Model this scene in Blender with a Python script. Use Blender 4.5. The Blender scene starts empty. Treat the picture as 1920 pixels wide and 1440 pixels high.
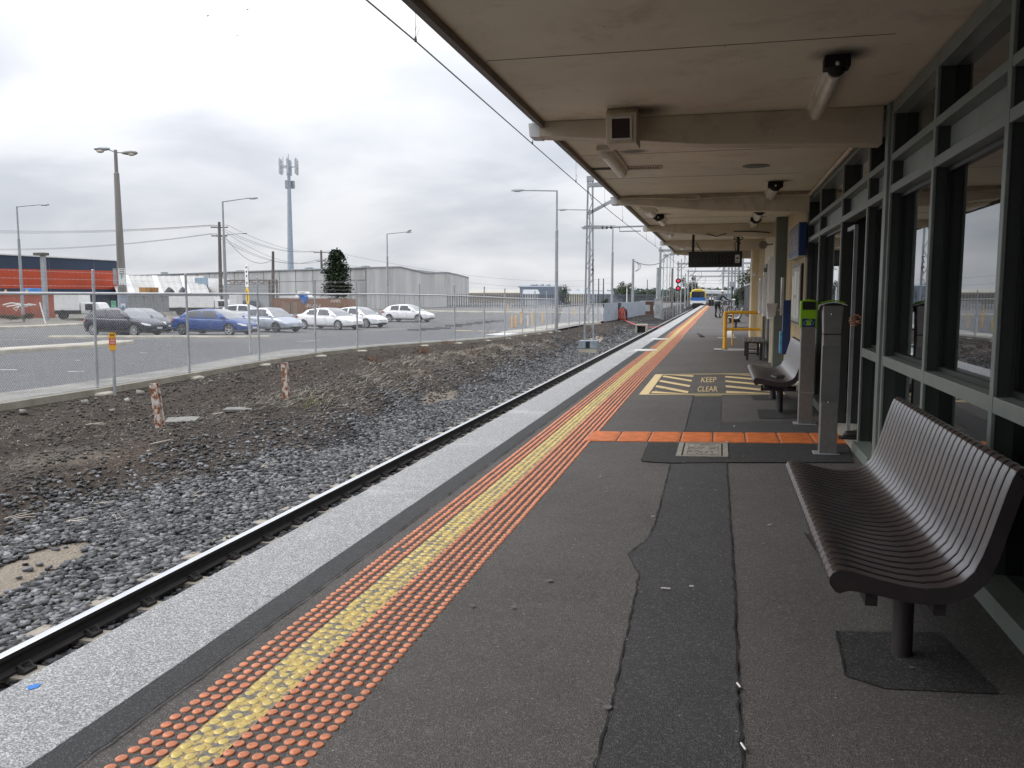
import bpy, bmesh, math, random
import numpy as np
from mathutils import Vector, Matrix
random.seed(7); rng = np.random.default_rng(11)
SC = bpy.context.scene
COL = SC.collection
R = math.radians

# ------------------------------------------------------------------ camera
CAMH = 1.45
PITCH, YAW, FPX = R(5.9587), R(13.6275), 1600.0
cam = bpy.data.cameras.new('camera'); cam.lens = 30.0; cam.sensor_width = 36.0
cam.clip_start = 0.05; cam.clip_end = 3000
camo = bpy.data.objects.new('camera', cam); COL.objects.link(camo)
camo.location = (0, 0, CAMH); camo.rotation_euler = (R(90) - PITCH, 0, YAW)
SC.camera = camo
_fh = np.array([-math.sin(YAW), math.cos(YAW), 0]); _r = np.array([math.cos(YAW), math.sin(YAW), 0]); _u = np.array([0, 0, 1.])
_F = _fh * math.cos(PITCH) - _u * math.sin(PITCH); _U = _u * math.cos(PITCH) + _fh * math.sin(PITCH)
def ray(x, y): return _F * FPX + _r * (x - 960) + _U * (720 - y)
def at(x, y, depth): return Vector(ray(x, y) / FPX * depth + [0, 0, CAMH])      # surveyed from the photo: sight line and distance
def onz(x, y, z): d = ray(x, y); return Vector(d * ((z - CAMH) / d[2]) + [0, 0, CAMH])

# ------------------------------------------------------------------ view + world + sun
SC.view_settings.view_transform = 'Standard'; SC.view_settings.look = 'None'
SC.view_settings.exposure = 0.2; SC.view_settings.gamma = 1.0
W = bpy.data.worlds.new('World'); SC.world = W; W.use_nodes = True
SUN_EL, SUN_AZ = R(50), R(-98)
def world():
    nt = W.node_tree; nt.nodes.clear(); N = nt.nodes.new; L = nt.links.new
    out = N('ShaderNodeOutputWorld'); bg = N('ShaderNodeBackground'); bg.inputs[1].default_value = 0.1
    sky = N('ShaderNodeTexSky'); sky.sky_type = 'NISHITA'; sky.sun_disc = False
    sky.sun_elevation = SUN_EL; sky.sun_rotation = SUN_AZ
    tc = N('ShaderNodeTexCoord'); sp = N('ShaderNodeSeparateXYZ'); L(tc.outputs['Generated'], sp.inputs[0])
    def m(op, a, b=None, c=None):
        n = N('ShaderNodeMath'); n.operation = op
        for i, s in enumerate((a, b, c)):
            if s is None: continue
            if isinstance(s, (int, float)): n.inputs[i].default_value = s
            else: L(s, n.inputs[i])
        return n.outputs[0]
    z = m('MAXIMUM', sp.outputs[2], 0.0); dz = m('ADD', z, 0.30)
    cx = m('DIVIDE', sp.outputs[0], dz); cy = m('DIVIDE', sp.outputs[1], dz)
    cb = N('ShaderNodeCombineXYZ'); L(cx, cb.inputs[0]); L(cy, cb.inputs[1])
    mp = N('ShaderNodeMapping'); mp.inputs['Rotation'].default_value = (0, 0, R(-22)); mp.inputs['Scale'].default_value = (.8, 1.0, 1); mp.inputs['Location'].default_value = (2.9, 1.15, 0)
    L(cb.outputs[0], mp.inputs[0])
    n1 = N('ShaderNodeTexNoise'); n1.inputs['Scale'].default_value = 1.9; n1.inputs['Detail'].default_value = 5; n1.inputs['Roughness'].default_value = .5
    n1.inputs['Distortion'].default_value = .35
    L(mp.outputs[0], n1.inputs['Vector'])
    r1 = N('ShaderNodeMapRange'); r1.interpolation_type = 'SMOOTHSTEP'
    r1.inputs[1].default_value = .30; r1.inputs[2].default_value = .68; L(n1.outputs[0], r1.inputs[0])
    mixc = N('ShaderNodeMix'); mixc.data_type = 'RGBA'
    mixc.inputs[6].default_value = (5.2, 5.45, 6.0, 1); mixc.inputs[7].default_value = (7.7, 7.8, 8.05, 1)
    L(r1.outputs[0], mixc.inputs[0])
    el = N('ShaderNodeMapRange'); el.inputs[1].default_value = .08; el.inputs[2].default_value = .6
    el.inputs[3].default_value = 1.0; el.inputs[4].default_value = 2.2; L(z, el.inputs[0])
    # veiled sun: the cloud is brighter around it
    sv = (math.sin(SUN_AZ) * math.cos(SUN_EL), math.cos(SUN_AZ) * math.cos(SUN_EL), math.sin(SUN_EL))
    dt = N('ShaderNodeVectorMath'); dt.operation = 'DOT_PRODUCT'; L(tc.outputs['Generated'], dt.inputs[0]); dt.inputs[1].default_value = sv
    glow = m('MULTIPLY_ADD', m('POWER', m('MAXIMUM', dt.outputs['Value'], 0.0), 8.0), 1.8, 1.0)
    sc = N('ShaderNodeVectorMath'); sc.operation = 'SCALE'; L(mixc.outputs[2], sc.inputs[0]); L(m('MULTIPLY', el.outputs[0], glow), sc.inputs['Scale'])
    fin = N('ShaderNodeMix'); fin.data_type = 'RGBA'; fin.inputs[0].default_value = .93
    L(sky.outputs[0], fin.inputs[6]); L(sc.outputs[0], fin.inputs[7])
    L(fin.outputs[2], bg.inputs[0]); L(bg.outputs[0], out.inputs[0])
world()
sd = bpy.data.lights.new('sun', 'SUN'); sd.energy = 1.0; sd.angle = R(35); sd.color = (1.0, .97, .92)
so = bpy.data.objects.new('sun', sd); COL.objects.link(so)
# sun high on the track side, behind thin cloud
so.rotation_euler = Vector((math.sin(SUN_AZ) * math.cos(SUN_EL), math.cos(SUN_AZ) * math.cos(SUN_EL), math.sin(SUN_EL))).to_track_quat('Z', 'Y').to_euler()

# ------------------------------------------------------------------ materials
MATS = {}
def newmat(name):
    m = bpy.data.materials.new(name); m.use_nodes = True; nt = m.node_tree; nt.nodes.clear()
    o = nt.nodes.new('ShaderNodeOutputMaterial'); b = nt.nodes.new('ShaderNodeBsdfPrincipled'); nt.links.new(b.outputs[0], o.inputs[0])
    return m, nt, b
class NT:
    """short-hand for building node graphs"""
    def __init__(s, nt): s.nt = nt
    def n(s, t, **k):
        x = s.nt.nodes.new('ShaderNode' + t)
        for a, b in k.items(): setattr(x, a, b)
        return x
    def l(s, a, b): s.nt.links.new(a, b)
    def pos(s): return s.n('NewGeometry').outputs['Position']
    def obj(s): return s.n('TexCoord').outputs['Object']
    def noise(s, vec, scale, detail=4, rough=.55, dist=0, sc=None):
        x = s.n('TexNoise'); x.inputs['Scale'].default_value = scale; x.inputs['Detail'].default_value = detail
        x.inputs['Roughness'].default_value = rough; x.inputs['Distortion'].default_value = dist
        if sc is not None:
            mp = s.n('Mapping'); mp.inputs['Scale'].default_value = sc; s.l(vec, mp.inputs[0]); vec = mp.outputs[0]
        s.l(vec, x.inputs['Vector']); return x.outputs[0]
    def vor(s, vec, scale, feat='F1', out='Distance'):
        x = s.n('TexVoronoi'); x.feature = feat; x.inputs['Scale'].default_value = scale; s.l(vec, x.inputs['Vector']); return x.outputs[out]
    def rng(s, v, a, b, c=0., d=1., smooth=True):
        x = s.n('MapRange'); x.interpolation_type = 'SMOOTHSTEP' if smooth else 'LINEAR'
        for i, q in enumerate((a, b, c, d)): x.inputs[i + 1].default_value = q
        s.l(v, x.inputs[0]); return x.outputs[0]
    def mix(s, f, a, b, mode='MIX'):
        x = s.n('Mix'); x.data_type = 'RGBA'; x.blend_type = mode
        for i, q in ((0, f), (6, a), (7, b)):
            if isinstance(q, (int, float)): x.inputs[i].default_value = q
            elif isinstance(q, (tuple, list)): x.inputs[i].default_value = tuple(q) + (1,) if len(q) == 3 else q
            else: s.l(q, x.inputs[i])
        return x.outputs[2]
    def math(s, op, a, b=0., c=0.):
        x = s.n('Math'); x.operation = op
        for i, q in enumerate((a, b, c)):
            if isinstance(q, (int, float)): x.inputs[i].default_value = q
            else: s.l(q, x.inputs[i])
        return x.outputs[0]
    def bump(s, h, b, strength=.3, dist=.01):
        x = s.n('Bump'); x.inputs['Strength'].default_value = strength; x.inputs['Distance'].default_value = dist
        s.l(h, x.inputs['Height']); s.l(x.outputs[0], b.inputs['Normal'])
def mul(c, k): return tuple(min(1, x * k) for x in c)
def pm(name, c, rough=.6, metal=0., var=.15, vs=3., bump=0., bs=60., spec=.5, dirt=None, da=.5, coat=0., streak=False):
    if name in MATS: return MATS[name]
    m, nt, b = newmat(name); g = NT(nt); v = g.obj()
    n = g.noise(v, vs, 6, .6, sc=(1, 1, .15) if streak else None)
    col = g.mix(g.rng(n, .3, .7), mul(c, 1 - var), mul(c, 1 + var))
    if dirt:
        d = g.noise(v, vs * 1.7, 7, .7, .4, sc=(1, 1, .2) if streak else None)
        col = g.mix(g.math('MULTIPLY', g.rng(d, .5, .72), da), col, dirt)
    g.l(col, b.inputs['Base Color'])
    b.inputs['Roughness'].default_value = rough; b.inputs['Metallic'].default_value = metal
    b.inputs['Specular IOR Level'].default_value = spec
    if coat: b.inputs['Coat Weight'].default_value = coat; b.inputs['Coat Roughness'].default_value = .05
    if bump: g.bump(g.noise(v, bs, 5, .6), b, bump)
    MATS[name] = m; return m
def asphalt(name, c, light=.35, warm=0., scale=1., sp=1., bump=.55):
    """rolled bitumen with pale chips, seen close up"""
    if name in MATS: return MATS[name]
    m, nt, b = newmat(name); g = NT(nt); p = g.pos()
    big = g.noise(p, .55 * scale, 5, .6); mid = g.noise(p, 6 * scale, 5, .65)
    base = g.mix(g.rng(big, .3, .7), mul(c, .82), mul(c, 1.2))
    base = g.mix(g.math('MULTIPLY', g.rng(mid, .4, .75), .45), base, mul(c, 1.45))
    fine = g.noise(p, 250 * scale, 3, .7)
    base = g.mix(g.rng(fine, .34, .66), mul(c, .25), base)
    chips = g.vor(p, 165 * scale, out='Color')
    sep = g.n('SeparateColor'); g.l(chips, sep.inputs[0])
    base = g.mix(g.math('MULTIPLY', g.rng(sep.outputs[0], .72, 1.0), .55 * sp), base, (light, light * .97, light * .92))
    spk = g.vor(p, 26 * scale, out='Distance'); sp2 = g.vor(p, 26 * scale, out='Color'); s2 = g.n('SeparateColor'); g.l(sp2, s2.inputs[0])
    k = g.math('MULTIPLY', g.rng(spk, .13, .08), g.rng(s2.outputs[1], .90, .92))
    base = g.mix(g.math('MULTIPLY', k, .8 * sp), base, (.5, .49, .47))
    g.l(base, b.inputs['Base Color']); b.inputs['Roughness'].default_value = .8; b.inputs['Specular IOR Level'].default_value = .35
    g.bump(g.math('ADD', g.math('MULTIPLY', fine, .5), g.vor(p, 165 * scale)), b, bump, .006)
    MATS[name] = m; return m

M = {}
M['asphalt'] = asphalt('platform_asphalt', (.112, .100, .090), light=.27, sp=.6)
M['asphalt_new'] = asphalt('trench_asphalt', (.063, .059, .058), light=.22, sp=.6)
M['asphalt_dark'] = asphalt('edge_asphalt', (.052, .052, .053), light=.22, sp=.45)
M['asphalt_patch'] = asphalt('patch_asphalt', (.036, .033, .031), light=.22, sp=.5)
M['lot'] = asphalt('carpark_asphalt', (.083, .086, .094), light=.28, scale=.5, bump=.2)
M['lot2'] = asphalt('carpark_asphalt_old', (.112, .111, .109), light=.3, scale=.5, bump=.2)
M['crack'] = pm('crack_shadow', (.012, .011, .011), .95)
def m_coping():
    m, nt, b = newmat('exposed_aggregate'); g = NT(nt); p = g.pos()
    a = g.noise(p, 190, 4, .75); c2 = g.vor(p, 175, out='Color'); sp = g.n('SeparateColor'); g.l(c2, sp.inputs[0])
    col = g.mix(g.rng(sp.outputs[0], .05, .95, smooth=False), (.15, .15, .15), (.66, .66, .65))
    col = g.mix(g.rng(a, .36, .62), (.16, .16, .16), col)
    big = g.noise(p, 1.1, 6, .65); col = g.mix(g.math('MULTIPLY', g.rng(big, .52, .75), .4), col, (.62, .62, .61))
    st = g.noise(p, 2.3, 7, .75, .6); col = g.mix(g.math('MULTIPLY', g.rng(st, .6, .72), .28), col, (.1, .1, .1))
    g.l(col, b.inputs['Base Color']); b.inputs['Roughness'].default_value = .85
    g.bump(a, b, .6, .006); return m
M['coping'] = m_coping()
def m_terrain():
    m, nt, b = newmat('trackside_soil'); g = NT(nt); p = g.pos()
    sx = g.n('SeparateXYZ'); g.l(p, sx.inputs[0])
    n1 = g.noise(p, .7, 6, .65); n2 = g.noise(p, 5, 6, .7); n3 = g.noise(p, 38, 5, .7)
    soil = g.mix(g.rng(n2, .3, .7), (.042, .032, .025), (.12, .094, .074))
    soil = g.mix(g.math('MULTIPLY', g.rng(n1, .55, .72), .55), soil, (.135, .095, .068))
    soil = g.mix(g.rng(n3, .38, .6), (.018, .015, .013), soil)
    peb = g.vor(p, 17, out='Color'); ps = g.n('SeparateColor'); g.l(peb, ps.inputs[0]); pd = g.vor(p, 17)
    soil = g.mix(g.math('MULTIPLY', g.rng(pd, .24, .12), g.rng(ps.outputs[0], .86, .9)), soil, (.42, .40, .36))
    # old ballast carried down the bank towards the track
    grc = g.vor(p, 21, out='Color'); gs = g.n('SeparateColor'); g.l(grc, gs.inputs[0]); gd = g.vor(p, 21)
    gra = g.mix(gs.outputs[1], (.04, .039, .039), (.13, .128, .128))
    gra = g.mix(g.rng(gd, .25, .5), gra, (.010, .009, .009))
    fx = g.math('ADD', sx.outputs[0], g.math('MULTIPLY', g.math('SUBTRACT', n1, .5), 5.0))
    gmask = g.rng(fx, -8.1, -6.9)
    col = g.mix(gmask, soil, gra)
    # washed-out sandy patches
    sand = g.mix(g.rng(n3, .3, .7), (.25, .21, .165), (.36, .31, .25))
    def blob(cx, cy, rx, ry, rot=0):
        dx = g.math('SUBTRACT', sx.outputs[0], cx); dy = g.math('SUBTRACT', sx.outputs[1], cy)
        ca, sa = math.cos(rot), math.sin(rot)
        u = g.math('ADD', g.math('MULTIPLY', dx, ca / rx), g.math('MULTIPLY', dy, sa / rx))
        w = g.math('ADD', g.math('MULTIPLY', dx, -sa / ry), g.math('MULTIPLY', dy, ca / ry))
        d = g.math('SQRT', g.math('ADD', g.math('MULTIPLY', u, u), g.math('MULTIPLY', w, w)))
        d = g.math('ADD', d, g.math('MULTIPLY', g.math('SUBTRACT', n2, .5), 1.6))
        return g.rng(d, 1.05, .8)
    for q in SAND: col = g.mix(g.math('MULTIPLY', blob(*q[:5]), q[5]), col, sand)
    g.l(col, b.inputs['Base Color']); b.inputs['Roughness'].default_value = .95; b.inputs['Specular IOR Level'].default_value = .2
    g.bump(g.math('ADD', n3, g.math('MULTIPLY', g.math('ADD', gd, n2), .8)), b, .9, .03); return m
#        cx    cy    rx   ry  rot  strength
SAND = [(-6.62, 6.75, .26, 1.15, .12, .85), (-7.6, 8.9, .35, .5, .3, .42), (-7.2, 13.6, .3, .7, .2, .4), (-7.35, 22.0, .4, 1.6, .1, .5), (-7.2, 50, .45, 5, .05, .8), (-9.8, 11.0, .7, 1.0, .3, .22)]
M['terrain'] = m_terrain()
def m_attr(name, rough=.8, bump=.3, bs=40, spec=.4):
    m, nt, b = newmat(name); g = NT(nt)
    a = g.n('VertexColor'); a.layer_name = 'col'
    n = g.noise(g.pos(), 55, 4, .7)
    g.l(g.mix(g.rng(n, .3, .7), (.72, .72, .72), (1.2, 1.2, 1.2), 'MIX'), (mx := g.n('Mix', data_type='RGBA', blend_type='MULTIPLY')).inputs[7])
    mx.inputs[0].default_value = 1; g.l(a.outputs[0], mx.inputs[6]); g.l(mx.outputs[2], b.inputs['Base Color'])
    b.inputs['Roughness'].default_value = rough; b.inputs['Specular IOR Level'].default_value = spec
    g.bump(g.noise(g.pos(), bs, 4, .6), b, bump); return m
M['stone'] = m_attr('ballast_stone'); M['leaf'] = m_attr('leaf_clumps', .7, .0, spec=.25); M['straw'] = m_attr('dry_straw', .9, .0)
def m_ceiling():
    m, nt, b = newmat('soffit_paint'); g = NT(nt); p = g.pos()
    n = g.noise(p, .8, 6, .6); col = g.mix(g.rng(n, .3, .72), (.65, .58, .45), (.76, .69, .54))
    d = g.noise(p, 2.1, 8, .72, .5); col = g.mix(g.math('MULTIPLY', g.rng(d, .5, .74), .5), col, (.36, .29, .19))
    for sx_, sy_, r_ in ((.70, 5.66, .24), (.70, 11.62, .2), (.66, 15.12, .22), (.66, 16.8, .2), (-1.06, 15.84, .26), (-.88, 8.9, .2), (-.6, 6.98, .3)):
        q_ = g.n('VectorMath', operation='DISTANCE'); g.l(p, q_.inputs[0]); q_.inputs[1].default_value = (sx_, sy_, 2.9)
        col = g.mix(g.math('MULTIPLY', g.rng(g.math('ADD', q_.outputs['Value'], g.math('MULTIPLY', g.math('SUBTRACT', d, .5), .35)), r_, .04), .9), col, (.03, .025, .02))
    f = g.vor(p, 7); col = g.mix(g.math('MULTIPLY', g.rng(f, .022, .01), .5), col, (.05, .04, .03))
    g.l(col, b.inputs['Base Color']); b.inputs['Roughness'].default_value = .55
    g.bump(g.noise(p, 30, 4, .6), b, .06); return m
M['ceiling'] = m_ceiling()
M['cream'] = pm('cream_timber_paint', (.62, .51, .33), .5, var=.12, vs=2.5, dirt=(.22, .16, .09), da=.45, bump=.05, streak=True)
M['beamcream'] = pm('cream_beam_paint', (.56, .48, .36), .5, var=.1, vs=1.8, dirt=(.22, .17, .11), da=.4, bump=.05)
M['fascia'] = pm('fascia_metal', (.16, .135, .12), .5, var=.15)
M['fasciaface'] = pm('fascia_pale_paint', (.62, .62, .62), .5, var=.1)
M['frame'] = pm('grey_green_frame_paint', (.175, .20, .177), .42, var=.1, vs=4, dirt=(.14, .14, .11), da=.35)
M['shadedframe'] = pm('shaded_frame_paint', (.035, .04, .036), .4, var=.12)  # shaded copy of the frame paint, for the sides of the uprights
M['spandrel'] = pm('grey_green_panel', (.24, .27, .245), .35, var=.1)
M['columnpaint'] = pm('dark_green_grey_column_paint', (.105, .12, .105), .5, var=.12)
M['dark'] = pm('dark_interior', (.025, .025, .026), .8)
M['black'] = pm('black_plastic', (.012, .012, .013), .4, var=.1)
M['rubber'] = pm('tyre_rubber', (.02, .02, .021), .8)
M['orange'] = pm('orange_stud_plastic', (.54, .185, .085), .55, var=.25, vs=11, dirt=(.22, .085, .05), da=.6)
M['yellow'] = pm('yellow_stud_plastic', (.55, .42, .12), .5, var=.22, vs=9, dirt=(.4, .32, .13), da=.5)
M['orangetile'] = pm('orange_ribbed_tile', (.50, .135, .032), .55, var=.2, vs=8, dirt=(.25, .07, .02), da=.5)
M['yellowpost'] = pm('yellow_rail_paint', (.72, .37, .025), .4, var=.1, vs=8, dirt=(.3, .16, .03), da=.4)
def m_worn(name, c, under, thr=.5, sc=12):
    m, nt, b = newmat(name); g = NT(nt); p = g.pos()
    n = g.noise(p, sc, 7, .75, .3); n2 = g.noise(p, 90, 3, .6)
    b1 = g.mix(g.rng(n2, .3, .7), mul(c, .8), mul(c, 1.1)); b2 = g.mix(g.rng(n2, .3, .7), mul(under, .6), mul(under, 1.3))
    g.l(g.mix(g.rng(n, thr - .03, thr + .03), b2, b1), b.inputs['Base Color']); b.inputs['Roughness'].default_value = .75
    g.bump(g.math('ADD', n, n2), b, .3); return m
M['glue'] = m_worn('worn_yellow_adhesive', (.47, .33, .10), (.15, .135, .115), .5, 16)
M['paintmark'] = m_worn('worn_cream_line_paint', (.62, .47, .24), (.12, .11, .10), .37, 7)
M['whitemark'] = m_worn('worn_white_line_paint', (.62, .62, .60), (.2, .2, .2), .44, 3)
M['ironlid'] = pm('cast_pit_lid', (.26, .24, .20), .6, .2, var=.2, vs=14, bump=.25, bs=70, dirt=(.1, .09, .08), da=.5)
M['concrete'] = pm('pale_concrete', (.37, .34, .28), .85, var=.18, vs=1.5, bump=.2, bs=40, dirt=(.2, .17, .13), da=.5)
M['concrete_grey'] = pm('grey_concrete', (.33, .33, .325), .85, var=.15, vs=.6, bump=.1, dirt=(.2, .2, .2), da=.5, streak=True)
M['galv'] = pm('galvanised_steel', (.33, .345, .36), .45, .35, var=.16, vs=5)
M['galvwire'] = pm('galvanised_wire', (.5, .51, .52), .5, .3, var=.1)
M['lamp_grey'] = pm('pole_grey', (.30, .32, .335), .5, .25, var=.14, vs=2)
M['polecon'] = pm('weathered_pole', (.22, .205, .19), .8, var=.2, vs=2, streak=True)
M['timber'] = pm('weathered_timber_pole', (.13, .115, .105), .9, var=.25, vs=4, streak=True, bump=.3)
M['rust'] = m_worn('rusty_white_paint', (.52, .47, .42), (.20, .07, .026), .495, 7)
M['railtop'] = pm('polished_rail_head', (.72, .72, .73), .22, .9, var=.05)
M['railside'] = pm('rusty_rail_web', (.02, .017, .016), .75, .1, var=.25, vs=12, bump=.2)
M['sleeper'] = pm('concrete_sleeper', (.26, .23, .19), .9, var=.2, vs=6, bump=.2, dirt=(.07, .06, .05), da=.6)
M['brown'] = pm('brown_powder_coat', (.030, .021, .023), .3, .0, var=.22, vs=9, spec=.7, coat=.55, dirt=(.075, .062, .06), da=.45)
M['brown'].node_tree.nodes['Principled BSDF'].inputs['Coat Roughness'].default_value = .28
M['brownleg'] = pm('brown_leg_paint', (.030, .024, .026), .5, var=.12)
M['steel'] = pm('brushed_stainless', (.33, .31, .29), .38, .75, var=.08, vs=18)
M['lime'] = pm('lime_green_plastic', (.25, .50, .015), .35, var=.05)
M['navy'] = pm('navy_panel', (.012, .035, .13), .35, var=.08)
M['white'] = pm('white_paint', (.72, .72, .71), .45, var=.06, vs=2, dirt=(.45, .43, .4), da=.3)
M['offwhite'] = pm('aged_white_plastic', (.58, .54, .46), .4, var=.08)
M['paper'] = pm('printed_paper', (.55, .55, .53), .6, var=.12, vs=9)
def m_glass(name, tint=.55, rough=.01):
    m, nt, b = newmat(name); g = NT(nt); nt.nodes.remove(b)
    tr = g.n('BsdfTransparent'); tr.inputs[0].default_value = (tint, tint, tint * 1.02, 1)
    gl = g.n('BsdfGlossy'); gl.inputs['Roughness'].default_value = rough; gl.inputs[0].default_value = (.95, .98, 1, 1)
    fr = g.n('Fresnel'); fr.inputs[0].default_value = 1.55
    mx = g.n('MixShader'); g.l(g.math('MINIMUM', g.math('MULTIPLY', fr.outputs[0], 1.5), 1.0), mx.inputs[0]); g.l(tr.outputs[0], mx.inputs[1]); g.l(gl.outputs[0], mx.inputs[2])
    out = [n for n in nt.nodes if n.type == 'OUTPUT_MATERIAL'][0]; g.l(mx.outputs[0], out.inputs[0]); return m
M['glass'] = m_glass('tinted_window_glass', .3)
M['carglass'] = pm('car_glass', (.018, .022, .03), .04, .0, var=.05, spec=.6)
M['windscreen'] = pm('windscreen_glass', (.03, .035, .04), .03, .0, var=.05, spec=1., coat=1.)
M['windscreen'].node_tree.nodes['Principled BSDF'].inputs['Coat IOR'].default_value = 2.2
M['chrome'] = pm('alloy_silver', (.62, .62, .63), .25, .8, var=.05)
M['tailred'] = pm('tail_lamp_red', (.42, .02, .02), .2, var=.05)
M['headlamp'] = pm('headlamp_clear', (.62, .64, .66), .08, .2, var=.15, vs=25)
M['plate'] = pm('number_plate', (.6, .6, .58), .5, var=.05)
def m_emit(name, c, s):
    m, nt, b = newmat(name); b.inputs['Base Color'].default_value = c + (1,)
    b.inputs['Emission Color'].default_value = c + (1,); b.inputs['Emission Strength'].default_value = s; return m
M['redlamp'] = m_emit('lit_red_signal_lens', (1., .01, .05), .75)

# ------------------------------------------------------------------ mesh helpers
class MB:
    def __init__(s): s.v = []; s.f = []; s.mi = []
    def add(s, vs, fs, m=0):
        o = len(s.v); s.v += [tuple(map(float, v)) for v in vs]; s.f += [tuple(i + o for i in f) for f in fs]; s.mi += [m] * len(fs); return s
    def box(s, x0, x1, y0, y1, z0, z1, m=0):
        return s.add([(x, y, z) for z in (z0, z1) for y in (y0, y1) for x in (x0, x1)],
                     [(0, 2, 3, 1), (4, 5, 7, 6), (0, 1, 5, 4), (2, 6, 7, 3), (0, 4, 6, 2), (1, 3, 7, 5)], m)
    def bar(s, p0, p1, w, h, m=0, up=(0, 0, 1)):
        p0, p1 = Vector(p0), Vector(p1); d = (p1 - p0).normalized(); u = Vector(up)
        if abs(d.dot(u)) > .98: u = Vector((0, 1, 0))
        a = d.cross(u).normalized() * (w / 2); b = a.cross(d).normalized() * (h / 2)
        vs = [q + sa * a + sb * b for q in (p0, p1) for sa, sb in ((-1, -1), (1, -1), (1, 1), (-1, 1))]
        return s.add(vs, [(3, 2, 1, 0), (4, 5, 6, 7)] + [(i, (i + 1) % 4, 4 + (i + 1) % 4, 4 + i) for i in range(4)], m)
    def cyl(s, p0, p1, r0, r1=None, n=10, m=0): return s.tube([p0, p1], [r0, r0 if r1 is None else r1], n, m)
    def tube(s, pts, r, n=6, m=0, cap=True):
        pts = [Vector(p) for p in pts]; k = len(pts); rr = r if isinstance(r, (list, tuple)) else [r] * k
        t0 = (pts[1] - pts[0]).normalized(); ref = Vector((0, 0, 1)) if abs(t0.z) < .9 else Vector((1, 0, 0))
        a = t0.cross(ref).normalized(); vs = []
        for i in range(k):
            t = (pts[min(i + 1, k - 1)] - pts[max(i - 1, 0)]).normalized()
            a = (a - t * a.dot(t)).normalized(); b = t.cross(a)
            vs += [pts[i] + (a * math.cos(q) + b * math.sin(q)) * rr[i] for q in [2 * math.pi * j / n for j in range(n)]]
        fs = [(i * n + j, i * n + (j + 1) % n, (i + 1) * n + (j + 1) % n, (i + 1) * n + j) for i in range(k - 1) for j in range(n)]
        if cap: fs += [tuple(range(n))[::-1], tuple((k - 1) * n + j for j in range(n))]
        return s.add(vs, fs, m)
    def prism(s, poly, vec, m=0):
        n = len(poly); vec = Vector(vec); vs = [Vector(p) for p in poly] + [Vector(p) + vec for p in poly]
        return s.add(vs, [tuple(range(n))[::-1], tuple(range(n, 2 * n))] + [(i, (i + 1) % n, n + (i + 1) % n, n + i) for i in range(n)], m)
    def sph(s, c, r, nu=12, nv=8, m=0):
        r = (r, r, r) if isinstance(r, (int, float)) else r; c = Vector(c)
        vs = [c + Vector((0, 0, -r[2]))]
        for j in range(1, nv):
            t = -math.pi / 2 + math.pi * j / nv
            vs += [c + Vector((r[0] * math.cos(t) * math.cos(p), r[1] * math.cos(t) * math.sin(p), r[2] * math.sin(t))) for p in [2 * math.pi * i / nu for i in range(nu)]]
        vs.append(c + Vector((0, 0, r[2]))); L = len(vs) - 1
        fs = [(0, 1 + (i + 1) % nu, 1 + i) for i in range(nu)]
        fs += [(1 + j * nu + i, 1 + j * nu + (i + 1) % nu, 1 + (j + 1) * nu + (i + 1) % nu, 1 + (j + 1) * nu + i) for j in range(nv - 2) for i in range(nu)]
        fs += [(L, 1 + (nv - 2) * nu + i, 1 + (nv - 2) * nu + (i + 1) % nu) for i in range(nu)]
        return s.add(vs, fs, m)
    def loft(s, rings, m=0, cap=True):
        n = len(rings[0]); vs = [v for r in rings for v in r]
        fs = [(i * n + j, i * n + (j + 1) % n, (i + 1) * n + (j + 1) % n, (i + 1) * n + j) for i in range(len(rings) - 1) for j in range(n)]
        if cap: fs += [tuple(range(n))[::-1], tuple((len(rings) - 1) * n + j for j in range(n))]
        return s.add(vs, fs, m)
    def lathe(s, c, axis, prof, n=16, m=0):
        """prof: (radius, offset along axis) pairs"""
        ax = Vector(axis).normalized(); ref = Vector((0, 0, 1)) if abs(ax.z) < .9 else Vector((1, 0, 0)); a = ax.cross(ref).normalized(); b = ax.cross(a); c = Vector(c)
        return s.loft([[c + ax * o + (a * math.cos(q) + b * math.sin(q)) * r for q in [2 * math.pi * j / n for j in range(n)]] for r, o in prof], m)
    def build(s, name, mat, parent=None, world=True, smooth=None, bevel=0, sub=0):
        me = bpy.data.meshes.new(name)
        off = Vector((0, 0, 0))
        if parent is not None and world:
            q = parent
            while q: off = off + q.location; q = q.parent
        me.from_pydata([Vector(v) - off for v in s.v], [], s.f)
        for x in (mat if isinstance(mat, (list, tuple)) else [mat]): me.materials.append(x)
        if len(me.materials) > 1: me.polygons.foreach_set('material_index', s.mi)
        bm = bmesh.new(); bm.from_mesh(me); bmesh.ops.recalc_face_normals(bm, faces=bm.faces); bm.to_mesh(me); bm.free()
        o = bpy.data.objects.new(name, me); COL.objects.link(o)
        if parent is not None: o.parent = parent
        if sub: q = o.modifiers.new('sub', 'SUBSURF'); q.levels = q.render_levels = sub
        if bevel: q = o.modifiers.new('bev', 'BEVEL'); q.width = bevel; q.segments = 2; q.limit_method = 'ANGLE'; q.angle_limit = R(40)
        if smooth is not None: smooth_by(o, smooth)
        return o
def smooth_by(o, ang):
    me = o.data; me.polygons.foreach_set('use_smooth', [True] * len(me.polygons))
    if ang < 180:
        try: me.set_sharp_from_angle(angle=R(ang))
        except Exception: pass
def tag(o, label=None, cat=None, group=None, kind=None):
    if label: o['label'] = label
    if cat: o['category'] = cat
    if group: o['group'] = group
    if kind: o['kind'] = kind
    return o
def thing(name, label, cat, loc=(0, 0, 0), group=None, rz=0):
    o = bpy.data.objects.new(name, None); COL.objects.link(o); o.location = loc; o.rotation_euler = (0, 0, rz); o.empty_display_size = .1
    return tag(o, label, cat, group)
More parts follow.
